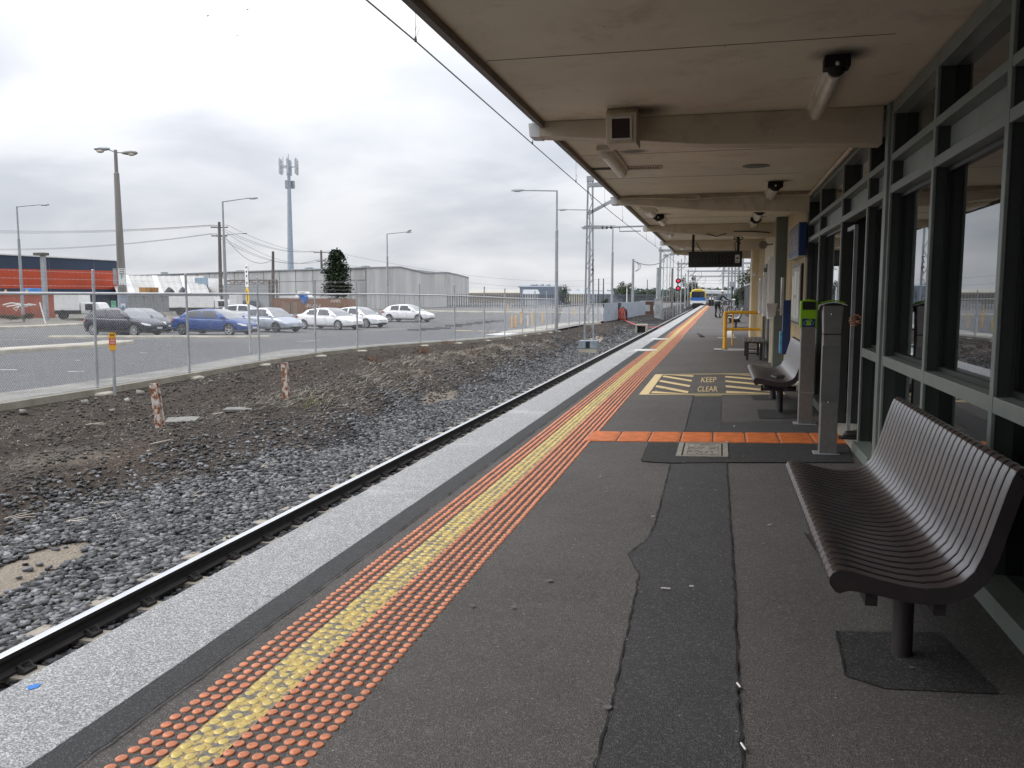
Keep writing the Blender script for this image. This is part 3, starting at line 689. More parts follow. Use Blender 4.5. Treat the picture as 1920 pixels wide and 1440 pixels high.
def straw():
    V = []; F = []; C = []
    def blade(p, a, l, bend, w, c):
        q = Vector(p); d = Vector((math.cos(a), math.sin(a), 0)); n = Vector((-d.y, d.x, 0)); o = len(V)
        for i in range(4):
            t = i / 3; x = q + d * (l * t * math.cos(bend * t)) + Vector((0, 0, l * (math.sin(bend) * t - .35 * t * t * math.sin(bend))))
            V.append(x - n * w * (1 - t * .7)); V.append(x + n * w * (1 - t * .7) + Vector((0, 0, w * .6))); C.extend([c, c])
        for i in range(3): F.append((o + 2 * i, o + 2 * i + 1, o + 2 * i + 3, o + 2 * i + 2))
    patches = [(-10.9, 12.6, .9, 170, .16), (-9.7, 17.4, .8, 420, .2), (-9.3, 18.6, 1., 520, .22), (-9.0, 20.5, 1.2, 220, .2), (-10.6, 15.6, .7, 60, .25), (-10.0, 14.4, 1.0, 80, .16), (-9.6, 30, 1.8, 1300, .24), (-9.3, 35, 1.6, 1100, .24), (-10.6, 27, 1.6, 500, .22), (-8.8, 41, 1.2, 500, .22), (-9.4, 23.5, 1.3, 500, .22), (-8.3, 10, 1.2, 60, .16), (-7.7, 7.3, 1.0, 50, .14), (-8.5, 13.5, 1.4, 60, .14), (-11.6, 12, 1.2, 50, .15), (-8.7, 25, 1.3, 200, .18)]
    for cx, cy, r, n, l in patches:
        for _ in range(n):
            x, y = random.gauss(cx, r * .5), random.gauss(cy, r * .9)
            if x > -6.9: continue
            k = random.uniform(.16, .42) if random.random() < .7 else random.uniform(.06, .14)
            blade((x, y, th(x, y) + .005), random.uniform(0, 6.28), l * random.uniform(.5, 1.5), random.uniform(.1, .8), random.uniform(.0016, .0035) * (1 if y < 18 else 2.0), (k, k * .88, k * .72))
    for cx, cy, n, l, col in ((-12.0, 28.6, 120, .34, (.16, .075, .04)), (-11.5, 32.5, 150, .4, (.17, .07, .035)), (-10.3, 35, 90, .35, (.15, .08, .04)), (-9.2, 31.3, 80, .35, (.14, .08, .045)), (-9.05, 17.9, 110, .2, (.16, .17, .05)), (-11.9, 36.3, 80, .35, (.2, .08, .04))):
        for _ in range(n):
            x, y = random.gauss(cx, .14), random.gauss(cy, .22); blade((x, y, th(x, y)), random.uniform(0, 6.28), l * random.uniform(.4, 1.2), random.uniform(.7, 1.45), .004, mul(col, random.uniform(.6, 1.3)))
    for x, y, a, l in ((-7.5, 8.4, .6, .3), (-7.15, 8.9, 2.1, .35), (-7.9, 9.3, 1.2, .3), (-8.1, 8.2, .3, .28), (-7.4, 10.1, 2.6, .3), (-11.0, 12.9, .2, .45), (-10.4, 15.9, 1.2, .4), (-12.1, 11.4, .5, .4), (-9.1, 12.2, .9, .35), (-6.9, 9.9, 1.9, .3), (-7.0, 12.0, 1.4, .3)):
        for k in range(3): blade((x + random.gauss(0, .03), y + random.gauss(0, .03), th(x, y) + .02), a + random.gauss(0, .5), l, random.uniform(.05, .3), .006, (.4, .36, .3))
    tag(npmesh('dry_grass', np.array([tuple(v) for v in V]), np.array(F), M['straw'], col=np.array(C)), kind='stuff')
straw()
def trackside():
    for (px, py, z, h, lean, lab) in ((303, 806, -1.03, .80, (-.10, .0), 'short rusty white painted rail stump leaning left on the soil bank'), (538, 750, -.98, .86, (-.02, 0), 'short rusty white painted rail stump standing upright in dry grass')):
        p = onz(px, py, z); p.z = th(p.x, p.y) - .1; mb = MB(); tp = Vector((lean[0], lean[1], h + .1))
        prof = [(-.07, -.012), (.07, -.012), (.07, .012), (.015, .02), (.012, .10), (.036, .11), (.036, .145), (-.036, .145), (-.036, .11), (-.012, .10), (-.015, .02), (-.07, .012)]
        mb.prism([p + Vector((a, b - .06, 0)) for a, b in prof], tp); tag(mb.build('rail_stump', M['rust']), lab, 'rail stump', 'rusty rail stumps on the bank')
    p = onz(216, 747, -.78); p.z = th(p.x, p.y)
    root = thing('cable_marker', 'slim grey marker post with a yellow and red warning plate before the wire fence', 'marker post', p)
    MB().box(p.x - .028, p.x + .028, p.y - .02, p.y + .02, p.z - .3, p.z + 1.0).build('post', M['galv'], root, bevel=.004)
    f = Vector((-ray(216, 640)[0], -ray(216, 640)[1], 0)).normalized(); rt = Vector((-f.y, f.x, 0)); c = p + f * .035
    pl = MB(); pl.prism([c + rt * a + Vector((0, 0, b)) for a, b in ((-.07, .98), (.07, .98), (.07, 1.36), (-.07, 1.36))], f * .012); pl.build('plate', pm('marker_yellow', (.70, .36, .02), .5), root)
    rd = MB(); rd.prism([c + f * .0125 + rt * a + Vector((0, 0, b)) for a, b in ((-.062, 1.10), (.062, 1.10), (.062, 1.25), (-.062, 1.25))], f * .002); rd.build('warning_panel', pm('marker_red', (.55, .06, .02), .5), root)
    ln = MB()
    for i in range(4): ln.prism([c + f * .015 + rt * a + Vector((0, 0, 1.12 + i * .032 + b)) for a, b in ((-.045, 0), (.045, 0), (.045, .012), (-.045, .012))], f * .001)
    ln.build('printed_lines', M['paper'], root)
    bk = MB()
    for b in (1.29, 1.32): bk.prism([c + f * .0125 + rt * a + Vector((0, 0, b + q)) for a, q in ((-.045, 0), (.045, 0), (.045, .014), (-.045, .014))], f * .001)
    bk.build('printed_heading', M['black'], root)
    for px, py, w, l, rz, lab in ((343, 791, .30, .34, .5, 'flat grey concrete slab lying just behind the leaning rusty stump'), (452, 768, .34, .2, .25, 'narrow pale concrete slab lying in the dry grass between the rusty stumps')):
        q = onz(px, py, -1.0); cx, cy = q.x, q.y; z = th(cx, cy); mb = MB(); mb.prism([(cx + a * math.cos(rz) - b * math.sin(rz), cy + a * math.sin(rz) + b * math.cos(rz), z - .03) for a, b in ((-w, -l), (w * .8, -l), (w, l * .7), (w * .4, l), (-w, l * .8))], (0, 0, .06)); tag(mb.build('concrete_slab', pm('dusty_slab', (.17, .165, .15), .9, var=.2, vs=5, bump=.3), bevel=.01), lab, 'concrete slab')
trackside()
# ------------------------------------------------------------------ chain-link fence
def fence():
    root = thing('chain_link_fence', 'long galvanised chain-link fence with tall posts between the railway bank and the car park', 'fence', (xf(16), 16, zf(16)))
    ys = [4.0, 8.2, 12.1, 15.85, 19.5, 23.6, 27.5, 30.4, 34.7, 37.4, 40.8, 44.4, 48.4, 51.6, 54.6, 57.0]
    FH = 2.06
    for y in ys:
        x, z = xf(y) + random.uniform(-.02, .02), zf(y); lx, ly = random.gauss(0, .012), random.gauss(0, .03)
        mb = MB(); mb.cyl((x, y, z - .2), (x + lx, y + ly, z + FH + .5), .031, n=10); mb.sph((x + lx, y + ly, z + FH + .5), (.034, .034, .02), 8, 4)
        for hh in (.15, .72, 1.3, 2.0): mb.cyl((x + lx * hh / 2.5, y + ly * hh / 2.5, z + hh), (x + lx * hh / 2.5, y + ly * hh / 2.5, z + hh + .02), .035, n=10)
        mb.build('post', M['galv'], root, smooth=50)
    for y in ys[3:]:
        x, z = xf(y), zf(y); mb = MB(); n = 9; mb.loft([[(x + .12 + (.24 + random.uniform(-.06, .06)) * k * math.cos(a), y + (.26 + random.uniform(-.06, .06)) * k * math.sin(a), z - .2 + dz) for a in [2 * math.pi * i / n for i in range(n)]] for k, dz in ((1.1, -.2), (1, .1), (.8, .13))])
        mb.build('post_footing', M['concrete'], root)
    Yp = list(np.arange(4, 57.01, 1.0))
    t = MB(); t.tube([(xf(y), y, zf(y) + FH) for y in Yp], .030, 8); t.build('top_rail', M['galvwire'], root, smooth=60)
    b = MB(); b.tube([(xf(y) + .03, y, zf(y) + .05) for y in Yp], .007, 5); b.tube([(xf(y) + .03, y, zf(y) + 1.0) for y in Yp], .003, 4); b.build('tension_wire', M['galvwire'], root)
    bw = MB()
    for hh in (.16, .30, .45):
        P = [];
        for i, y in enumerate(np.arange(4, 57, .5)): P.append((xf(y), y, zf(y) + FH + hh - .012 * math.sin(i % 8 / 8 * math.pi)))
        bw.tube(P, .0018, 4)
        for y in np.arange(4, 45, .13):
            a = random.uniform(0, 3); c = Vector((xf(y), y, zf(y) + FH + hh - .006)); d = Vector((math.cos(a) * .012, .004, math.sin(a) * .02)); bw.bar(c - d, c + d, .0022, .0022)
    bw.build('barbed_wire', M['galvwire'], root)
    # woven mesh: two families of slanting wires
    P = .062; H = FH - .08; ys_ = np.arange(3.2, 57, P); V = []; F = []; K = 7; r = .0014; off = 0
    tri = [(math.cos(a) * r, math.sin(a) * r) for a in (0.5, 2.6, 4.7)]
    for y0 in ys_:
        for sg in (1, -1):
            t_ = np.linspace(0, 1, K); yy = y0 + sg * t_ * H * .95; yy = np.clip(yy, 4, 57)
            if np.ptp(yy) < .05: continue
            zz = t_ * H + .05
            for k in range(K):
                x, z = xf(yy[k]) + .03 + sg * .002, zf(yy[k]) + zz[k]
                for a, c in tri: V.append((x + a, yy[k] + c * .7, z + c * .7))
            for k in range(K - 1):
                for j in range(3): F.append((off + k * 3 + j, off + k * 3 + (j + 1) % 3, off + (k + 1) * 3 + (j + 1) % 3, off + (k + 1) * 3 + j))
            off += 3 * K
    V = np.array(V) - np.array(root.location); npmesh('wire_mesh', V, np.array(F), M['galvwire'], root)
    kb = MB()
    for a, c in zip(Yp[:-1], Yp[1:]):
        kb.loft([[(xf(y) - .02, y, zf(y) - .3), (xf(y) + .14, y, zf(y) - .3), (xf(y) + .13, y, zf(y) + .01), (xf(y) - .02, y, zf(y) + .012)] for y in (a, c)], cap=False)
    tag(kb.build('fence_plinth', pm('dusty_plinth', (.24, .22, .18), .9, var=.2, vs=1.5, bump=.2, dirt=(.12, .1, .08), da=.6)), 'low concrete plinth strip running under the chain-link fence', 'plinth')
    # second, lower fence beyond the gate: mesh then corrugated sheets
    r2 = thing('corrugated_fence', 'lower grey fence of mesh and corrugated steel sheets beyond the end of the chain-link fence', 'fence', (xf(75), 75, zf(75)))
    TZ = .72
    for y in np.arange(57.6, 98, 3.35):
        MB().cyl((xf(y), y, zf(y) - .2), (xf(y), y, TZ + .05), .03, n=8).build('post', M['galv'], r2)
    tr = MB(); tr.tube([(xf(y), y, TZ) for y in np.arange(57.6, 98, 2)], .03, 6); tr.build('top_rail', M['galv'], r2)
    wm = MB()
    for y0 in np.arange(57.6, 73, .09):
        for sg in (1, -1):
            y1 = min(73, max(57.6, y0 + sg * 1.5)); wm.bar((xf(y0), y0, zf(y0)), (xf(y1), y1, zf(y0) + abs(y1 - y0)), .005, .005)
    wm.build('wire_mesh', M['galvwire'], r2)
    for ya, yb in ((73.2, 79.3), (81, 97)):
        cs = MB(); n = int((yb - ya) / .1); vs = []; fs = []
        for i in range(n + 1):
            y = ya + i * .1; d = .02 * (i % 2); vs += [(xf(y) + .04 + d, y, zf(y) - .05), (xf(y) + .04 + d, y, TZ - .02)]
            if i: fs.append((2 * i - 2, 2 * i - 1, 2 * i + 1, 2 * i))
        cs.add(vs, fs); cs.build('sheeting', pm('blue_grey_sheet', (.36, .40, .46), .5, .2, var=.15, vs=2), r2)
    MB().box(xf(80) - .05, xf(80) + .05, 79.4, 80.9, zf(80), TZ).build('gate_panel', M['dark'], r2)
    # corner gate at the end of the tall fence
    g = thing('gate', 'pale grey mesh gate panel at the end of the chain-link fence', 'gate', (-11.3, 56.6, zf(56)))
    gm = MB()
    for x0, x1 in ((-12.6, -11.0),): gm.tube([(x0, 56.9, zf(57) + .1), (x0, 56.9, zf(57) + 1.95), (x1, 56.9, zf(57) + 1.95), (x1, 56.9, zf(57) + .1), (x0, 56.9, zf(57) + .1)], .022, 6)
    gm.build('gate_frame', M['galv'], g)
    gg = MB()
    for k in range(32): gg.bar((-12.6 + k * .05, 56.9, zf(57) + .12), (-12.6 + k * .05, 56.9, zf(57) + 1.93), .012, .008)
    gg.build('gate_bars', M['galvwire'], g)
fence()
# ------------------------------------------------------------------ station building
WX = 1.22; CZ = 2.9; SX = -1.47
def building():
    B = thing('station_building', 'cream and grey-green station building with a deep platform canopy and framed windows', 'station building', (1.22, 7, gz(1.22)))
    # canopy slab and beams
    c = MB(); c.box(SX, 5.2, -24, 31.5, CZ, CZ + .16); can = c.build('canopy', M['ceiling'], B)
    f = MB(); f.box(SX - .035, SX, -24, 31.5, CZ - .05, CZ + .17, 0); f.box(SX - .12, SX - .036, -24, 31.5, CZ + .02, CZ + .12, 0); f.build('gutter', M['fascia'], can)
    for y in (-1.6, .95, 3.3, 5.3, 9.05, 10.9, 14.9, 16.6, 20.4, 22.0, 25.6, 27.8): MB().box(SX + .02, WX - .3, y, y + .003, CZ - .0025, CZ - .0005).build('sheet_joint', M['crack'], can)
    for y in (-14, -8.7, -3.4, 1.95, 7.22, 12.8, 18.2, 23.5, 28.9):
        b = MB(); pr = [(SX - .13, CZ - .015), (SX - .12, CZ - .115), (SX + .14, CZ - .13), (-.15, CZ - .24), (.6, CZ - .265), (WX - .03, CZ - .29), (WX - .03, CZ - .002), (SX, CZ - .002)]
        b.prism([(x, y, z) for x, z in pr], (0, .2, 0)); b.build('beam', M['beamcream'], B, bevel=.006)
        e = MB(); e.prism([(x, y - .002, z) for x, z in [(SX - .137, CZ - .01), (SX - .127, CZ - .12), (SX - .04, CZ - .125), (SX - .04, CZ - .01)]], (0, .204, 0)); e.build('beam_end', M['fasciaface'], B)
    # framed glazing, one window per bay with frame > panes
    mull = [-1.05, .13, 1.53, 2.93, 4.33, 5.70, 7.05]
    ZS, ZB, ZA = .95, 2.235, 2.47; fl = gz(WX)
    def bay(y0, y1, kind):
        w = MB(); px = .055
        w.box(WX, WX + .018, y1 - px, y1, fl, CZ - .02)                                  # lit-toned cap of the upright on the far side of the bay
        for z, h in ((ZA, .05), (ZB, .06)) + (((ZS, .075),) if kind == 'low' else ()): w.box(WX + .002, WX + .128, y0, y1 - px - .001, z - h / 2, z + h / 2)
        w.box(WX + .001, WX + .129, y0, y1 - px - .001, CZ - .11, CZ - .021)
        if kind != 'door': w.box(WX - .05, WX + .16, y0, y1 - px - .001, fl - .02, fl + .085)
        win = w.build('window', M['frame'], B, bevel=.003)
        ub = MB(); ub.box(WX + .0185, WX + .115, y1 - px + .004, y1 - .004, fl, CZ - .021); ub.build('upright', M['shadedframe'], win)  # body darker than its cap: the shade is put into the colour
        g = MB()
        for a, b in ([(fl + .086, ZS - .038), (ZS + .038, ZB - .031)] if kind == 'low' else [(fl + .086, ZB - .031)] if kind == 'tall' else []) + [(ZA + .026, CZ - .112)]:
            g.box(WX + .095, WX + .101, y0, y1 - px, a, b)
        g.build('pane', M['glass'], win)
        s = MB(); s.box(WX + .085, WX + .105, y0, y1 - px, ZB + .031, ZA - .026); s.build('spandrel', M['spandrel'], win)
        if kind != 'door':
            bd = MB()
            z1 = ZB - .032; z0 = (ZS if kind == 'low' else fl + .05) + .04
            for a, b, cc, d in ((y0, y0 + .03, z0, z1), (y1 - px - .03, y1 - px, z0, z1), (y0 + .03, y1 - px - .03, z1 - .03, z1), (y0 + .03, y1 - px - .03, z0, z0 + .03)): bd.box(WX + .075, WX + .094, a, b, cc, d)
            bd.build('bead', M['black'], win)
    for a, b in zip(mull[:-1], mull[1:]): bay(a, b, 'low')
    pl = MB(); pl.box(WX - .02, WX + .2, 7.05, 7.17, fl, CZ - .02); pl.build('pilaster', M['frame'], B, bevel=.004)
    bay(7.17, 8.06, 'low'); bay(8.06, 9.68, 'door'); bay(9.68, 11.75, 'tall'); bay(11.75, 13.3, 'tall')
    def kn(y, d): MB().box(WX + .131, WX + d, y - .05, y, fl, CZ - .02).build('inner_post', M['dark'], B)
    for y in (.13, 1.53, 2.93, 4.33, 5.7): kn(y, .26)
    for y in (8.06, 9.68, 11.75): kn(y, .24)
    d = MB(); d.box(WX + .36, WX + .41, 8.95, 9.0, fl, 2.12); d.box(WX + .42, WX + .47, 9.0, 9.66, 2.08, 2.12); d.box(WX + .42, WX + .47, 9.0, 9.66, fl, fl + .12); d.box(WX + .42, WX + .47, 9.62, 9.66, fl + .121, 2.079)
    dr = d.build('door', M['frame'], B)
    MB().box(WX + .44, WX + .446, 9.0, 9.62, fl + .121, 2.079).build('pane', M['glass'], dr)
    de = MB(); de.box(1.27, 1.305, 9.05, 9.085, fl + .013, 2.14); de.box(1.27, 1.305, 9.0855, 9.55, 2.10, 2.139); de.build('door_edge', M['galv'], dr)
    st = MB(); st.box(WX - .04, WX + .5, 8.07, 9.62, fl - .03, fl + .012); st.build('threshold', M['concrete'], B)
    # room behind the glass
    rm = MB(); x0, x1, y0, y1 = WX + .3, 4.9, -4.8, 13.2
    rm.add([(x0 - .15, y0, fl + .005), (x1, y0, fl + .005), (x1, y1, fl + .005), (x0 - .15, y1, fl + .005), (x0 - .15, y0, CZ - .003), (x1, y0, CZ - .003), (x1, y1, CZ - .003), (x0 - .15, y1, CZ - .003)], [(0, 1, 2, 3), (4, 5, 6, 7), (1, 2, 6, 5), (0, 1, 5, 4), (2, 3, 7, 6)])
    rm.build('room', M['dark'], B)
    MB().box(-1.3, 5.0, -23.8, -1.1, gz(.35) - .1, CZ - .01).build('added_light_block', M['columnpaint'], B)  # unseen block added behind the camera to cut light from there
    # battened cream wall
    w = MB(); w.box(1.235, 5, 13.31, 17.3, fl - .05, CZ - .004); wl = w.build('wall', M['cream'], B)
    bt = MB(); y = 13.33
    while y < 16.9: bt.box(1.20, 1.234, y, y + .045, fl + .14, CZ - .006); y += .135
    bt.build('batten', M['cream'], B)
    sk = MB(); sk.box(1.17, 1.234, 13.32, 16.85, fl - .05, fl + .135); sk.build('skirting', pm('pale_skirting_paint', (.45, .44, .36), .5), B, bevel=.006)
    kb = MB(); kb.prism([(.98, 12.95, gz(1.) + .0), (1.235, 12.95, fl), (1.235, 13.31, fl), (1.2, 13.31, fl), (.98, 13.0, gz(1.))], (0, 0, .085)); kb.build('kerb_block', pm('pale_skirting_paint', (.45, .44, .36)), B)
    co = MB(); co.box(1.0, 1.234, 16.88, 17.22, fl - .1, CZ - .006); co.build('column', M['columnpaint'], B, bevel=.008)
    w2 = MB(); w2.box(1.06, 5, 17.3, 26.3, fl - .05, CZ - .005); w2.build('wall', M['cream'], B)
    bt = MB()
    for y in (17.35, 17.6, 17.85, 22.3, 22.6, 22.9, 23.2, 23.5, 23.8, 24.1, 24.4, 24.7, 25.0): bt.box(1.03, 1.059, y, y + .06, fl + .1, CZ - .007)
    bt.build('batten', M['cream'], B)
    dr = MB(); dr.box(1.0, 1.058, 18.1, 18.2, fl, 2.2); dr.box(1.0, 1.058, 19.6, 19.7, fl, 2.2); dr.box(1.0, 1.058, 18.201, 19.599, 1.04, 1.1); dr = dr.build('door', M['offwhite'], B)
    MB().box(1.03, 1.056, 18.201, 19.599, fl + .02, 1.039).build('door_panel', M['dark'], dr)
    d2 = MB(); d2.box(1.0, 1.058, 20.2, 20.28, fl, 2.15); d2.box(1.0, 1.058, 21.1, 21.18, fl, 2.15); d2.box(1.0, 1.058, 20.281, 21.099, 2.07, 2.15); d2 = d2.build('door', M['columnpaint'], B)
    MB().box(1.03, 1.056, 20.281, 21.099, fl + .02, 2.069).build('door_panel', M['dark'], d2)
    pc = MB()
    for y, x in ((25.3, .86), (25.75, .86), (26.2, .86)): pc.box(x, 1.2, y, y + .36, fl - .05, CZ - .008)
    pc.build('corner_pillar', M['cream'], B, bevel=.02)
    tr = MB(); tr.tube([(1.19, 13.2, CZ - .05), (1.19, 7.4, CZ - .05)], .022, 8); tr.build('conduit', M['beamcream'], B, smooth=60)
    c2 = MB(); c2.tube([(SX + .06, 12.77, CZ - .04), (-1.0, 12.77, CZ - .05), (-.4, 12.77, CZ - .075), (.1, 12.77, CZ - .05), (1.15, 12.77, CZ - .05)], .014, 6); c2.cyl((-.35, 12.79, CZ - .06), (-.35, 12.74, CZ - .06), .045, n=12); c2.build('conduit', M['beamcream'], B, smooth=60)
    cb = MB()
    cb.tube([(.42, 20.2, CZ - .3), (.30, 20.1, CZ - .1), (.25, 19.0, CZ - .12), (.25, 18.19, CZ - .16), (.62, 18.17, CZ - .17), (.95, 18.17, CZ - .2)], .012, 6)
    cb.tube([(-.3, 18.18, CZ - .2), (-.1, 18.17, CZ - .26), (.1, 18.18, CZ - .2)], .01, 6)
    cb.build('cable', M['black'], B)
    v = MB()
    x0, x1, y0, y1 = -1.1, -.67, 9.9, 10.12
    for a in ((x0, x1, y0, y0 + .02), (x0, x1, y1 - .02, y1), (x0, x0 + .02, y0 + .02, y1 - .02), (x1 - .02, x1, y0 + .02, y1 - .02)): v.box(*a, CZ - .012, CZ - .001)
    for k in range(14): v.box(x0 + .03 + k * .028, x0 + .04 + k * .028, y0 + .02, y1 - .02, CZ - .008, CZ - .002)
    vt = v.build('vent', M['beamcream'], B); MB().box(x0 - .4, x1 - .02, y0 + .021, y1 - .021, CZ - .0035, CZ - .0012).build('vent_opening', M['dark'], vt)
    h = MB(); h.lathe((.36, 10.2, CZ - .001), (0, 0, -1), [(.15, 0), (.15, .006), (.12, .008)], 20); hh = h.build('downlight', M['fascia'], B); MB().lathe((.36, 10.2, CZ - .0095), (0, 0, -1), [(.115, 0), (.1, .001)], 20).build('downlight_opening', M['black'], hh)
    nl = MB()
    for y in np.arange(.3, 14, .45):
        for x in (-1.2, -.6, 0, .6):
            if random.random() < .3: q = (x + random.gauss(0, .06), y + random.gauss(0, .08)); nl.cyl((q[0], q[1], CZ - .003), (q[0], q[1], CZ - .0005), .004, n=6)
    q = nl.build('nail_heads', M['fascia'], can); q['kind'] = 'stuff'
    back = MB(); back.box(WX + .3, 5.0, 13.3, 26.3, CZ + .0, CZ + .1)
building()
# ------------------------------------------------------------------ things hanging under the canopy
M['soot'] = None
def m_soot():
    m, nt, b = newmat('soot_stained_end'); g = NT(nt); b.inputs['Base Color'].default_value = (.012, .010, .009, 1); b.inputs['Roughness'].default_value = .8; return m
M['soot'] = m_soot()
def m_diff():
    m, nt, b = newmat('yellowed_diffuser'); g = NT(nt); n = g.noise(g.obj(), 6, 5, .6)
    g.l(g.mix(g.rng(n, .3, .7), (.62, .57, .46), (.74, .69, .58)), b.inputs['Base Color']); b.inputs['Roughness'].default_value = .22; return m
M['diffuser'] = m_diff()
def batten_light(x, y, l, w, lab, dark=True, tilt=0.):
    r = thing('ceiling_light', lab, 'ceiling light', (x, y, CZ), 'lights under the canopy', tilt)
    h = MB(); h.box(-w * .62, w * .62, 0, l, -.035, 0); h.build('housing', M['offwhite'], r, world=False, bevel=.006)
    d = MB(); n = 9
    d.loft([[(w * .5 * s * math.cos(a), yy, -.034 - .085 * s * math.sin(a)) for a in [math.pi * i / (n - 1) for i in range(n)]] for yy, s in ((.07, .8), (.08, 1), (l - .03, 1), (l - .02, .8))])
    d.build('diffuser', M['diffuser'], r, world=False, smooth=50)
    e = MB()
    if dark: e.box(-w * .66, w * .66, -.06, .065, -.075, -.001); e.sph((0, .0, -.07), (w * .5, .07, .05), 10, 6)
    else: e.box(-w * .64, w * .64, -.01, .05, -.05, -.001)
    ec = e.build('end_cap', M['soot'] if dark else M['offwhite'], r, world=False, bevel=.006)
    if dark: MB().sph((0, -.068, -.055), .014, 8, 6).build('screw_cap', M['offwhite'], r, world=False)
    return r
batten_light(.66, 5.72, 1.4, .115, 'long yellowed tube light with a sooty end, nearest of all under the canopy', True, R(-1))
batten_light(.66, 11.7, 1.1, .14, 'short tube light with a sooty end and white cage just before the second beam', True)
batten_light(.62, 15.2, 1.2, .14, 'tube light with a sooty end near the wall behind the second beam', True)
batten_light(.62, 16.9, 1.2, .15, 'tube light beside the hanging cables right of the black display', True)
batten_light(-1.12, 15.9, 1.2, .15, 'sooty tube light near the gutter between the second and third beams', True)
batten_light(-1.13, 8.5, 1.55, .13, 'pale box light running beside the ceiling vent near the gutter', False)
batten_light(-1.2, 14.3, 1.0, .18, 'pale box light near the gutter just past the second beam', False)
batten_light(-1.18, 19.6, 1.0, .2, 'small bright box light near the gutter past the third beam', False)
batten_light(-1.14, 25.2, 1.0, .2, 'farthest tiny box light near the canopy end', False)
def speaker():
    r = thing('loudspeaker', 'square beige loudspeaker box with a dark grille fixed to the first canopy beam', 'loudspeaker', (-.78, 6.9, CZ))
    b = MB(); b.loft([[(-.78 + sx * w, y, z) for sx, w in ((-1, .12), (1, .12))] + [(-.78 + sx * w, y2, z) for sx, w in ((1, .12), (-1, .12))] for y, y2, z in ((6.86, 7.15, CZ - .001), (6.80, 7.15, CZ - .05), (6.84, 7.15, CZ - .27))]); b.build('box', M['beamcream'], r, bevel=.008)
    fr = MB()
    def p(a, b): return (-.78 + a, 6.80 + .04 * (b - .05) / .22 - .006, CZ - b)
    for (a0, a1, b0, b1) in ((-.085, .085, .075, .09), (-.085, .085, .235, .25), (-.085, -.07, .09, .235), (.07, .085, .09, .235)): fr.add([p(a0, b0), p(a1, b0), p(a1, b1), p(a0, b1)] + [tuple(Vector(q) + Vector((0, -.012, 0))) for q in (p(a0, b0), p(a1, b0), p(a1, b1), p(a0, b1))], [(0, 1, 2, 3), (4, 5, 6, 7), (0, 1, 5, 4), (1, 2, 6, 5), (2, 3, 7, 6), (3, 0, 4, 7)])
    fr.build('grille_frame', M['offwhite'], r)
    gr = MB(); gr.add([p(-.07, .09), p(.07, .09), p(.07, .235), p(-.07, .235)], [(0, 1, 2, 3)])
    for k in range(9): z = .1 + k * .016; gr.bar(Vector(p(-.07, z)) + Vector((0, -.004, 0)), Vector(p(.07, z)) + Vector((0, -.004, 0)), .004, .004)
    gr.build('grille', pm('speaker_grille', (.045, .02, .02), .6), r)
speaker()
def display():
    y = 20.3; x0, x1, z0, z1 = -.73, .47, 2.09, 2.44
    r = thing('platform_display', 'black hanging platform display with a blank screen and a small white sticker', 'display', (-.13, y, 2.44))
    MB().box(x0, x1, y, y + .22, z0, z1).build('case', M['black'], r, bevel=.012)
    s = MB(); s.box(x0 + .07, x1 - .2, y - .004, y - .0005, z0 + .06, z1 - .07); s.build('screen', pm('unlit_screen', (.018, .017, .016), .15), r)
    sg = MB()
    for k in range(6):
        cx = x0 + .13 + k * .135 + (k // 2) * .03; w, h = .085, .17; zb = z0 + .09
        for a in ((0, 0, w, 0), (0, h / 2, w, h / 2), (0, h, w, h)): sg.bar((cx + a[0] + .01, y - .006, zb + a[1]), (cx + a[2] - .01, y - .006, zb + a[3]), .003, .016)
        for a in ((0, 0), (w, 0), (0, h / 2), (w, h / 2)): sg.bar((cx + a[0], y - .006, zb + a[1] + .01), (cx + a[0], y - .006, zb + a[1] + h / 2 - .01), .016, .003)
    sg.build('unlit_digits', pm('unlit_segments', (.032, .03, .028), .4), r)
    st = MB(); st.box(x1 - .155, x1 - .055, y - .005, y - .0005, z0 + .09, z1 - .08); stk = st.build('sticker', M['paper'], r)
    i = MB()
    i.lathe((x1 - .105, y - .0055, z0 + .195), (0, -1, 0), [(.03, 0), (.03, .001), (.018, .001)], 16); i.bar((x1 - .14, y - .006, z0 + .12), (x1 - .07, y - .006, z0 + .12), .001, .012); i.build('sticker_print', pm('sticker_ink', (.1, .08, .06), .6), stk)
    for x in (-.63, .38):
        h = MB(); h.box(x - .03, x + .03, y + .08, y + .14, z1 - .02, CZ - .002); h.box(x - .07, x + .07, y + .04, y + .18, CZ - .02, CZ - .001); h.build('hanger', M['black'], r)
    c = MB(); c.tube([(.38, y + .05, 2.7), (.3, y + .02, 2.62), (.31, y + .02, 2.5), (.33, y + .06, 2.45)], .012, 6); c.tube([(.28 + .1 * math.cos(a) + .1, y + .1, 2.74 + .04 * math.sin(a)) for a in np.linspace(0, 6.28, 14)], .012, 6); c.tube([(-.56, y + .05, 2.65), (-.5, y + .03, 2.55), (-.42, y + .05, 2.45)], .01, 6); c.build('cable', M['black'], r)
display()
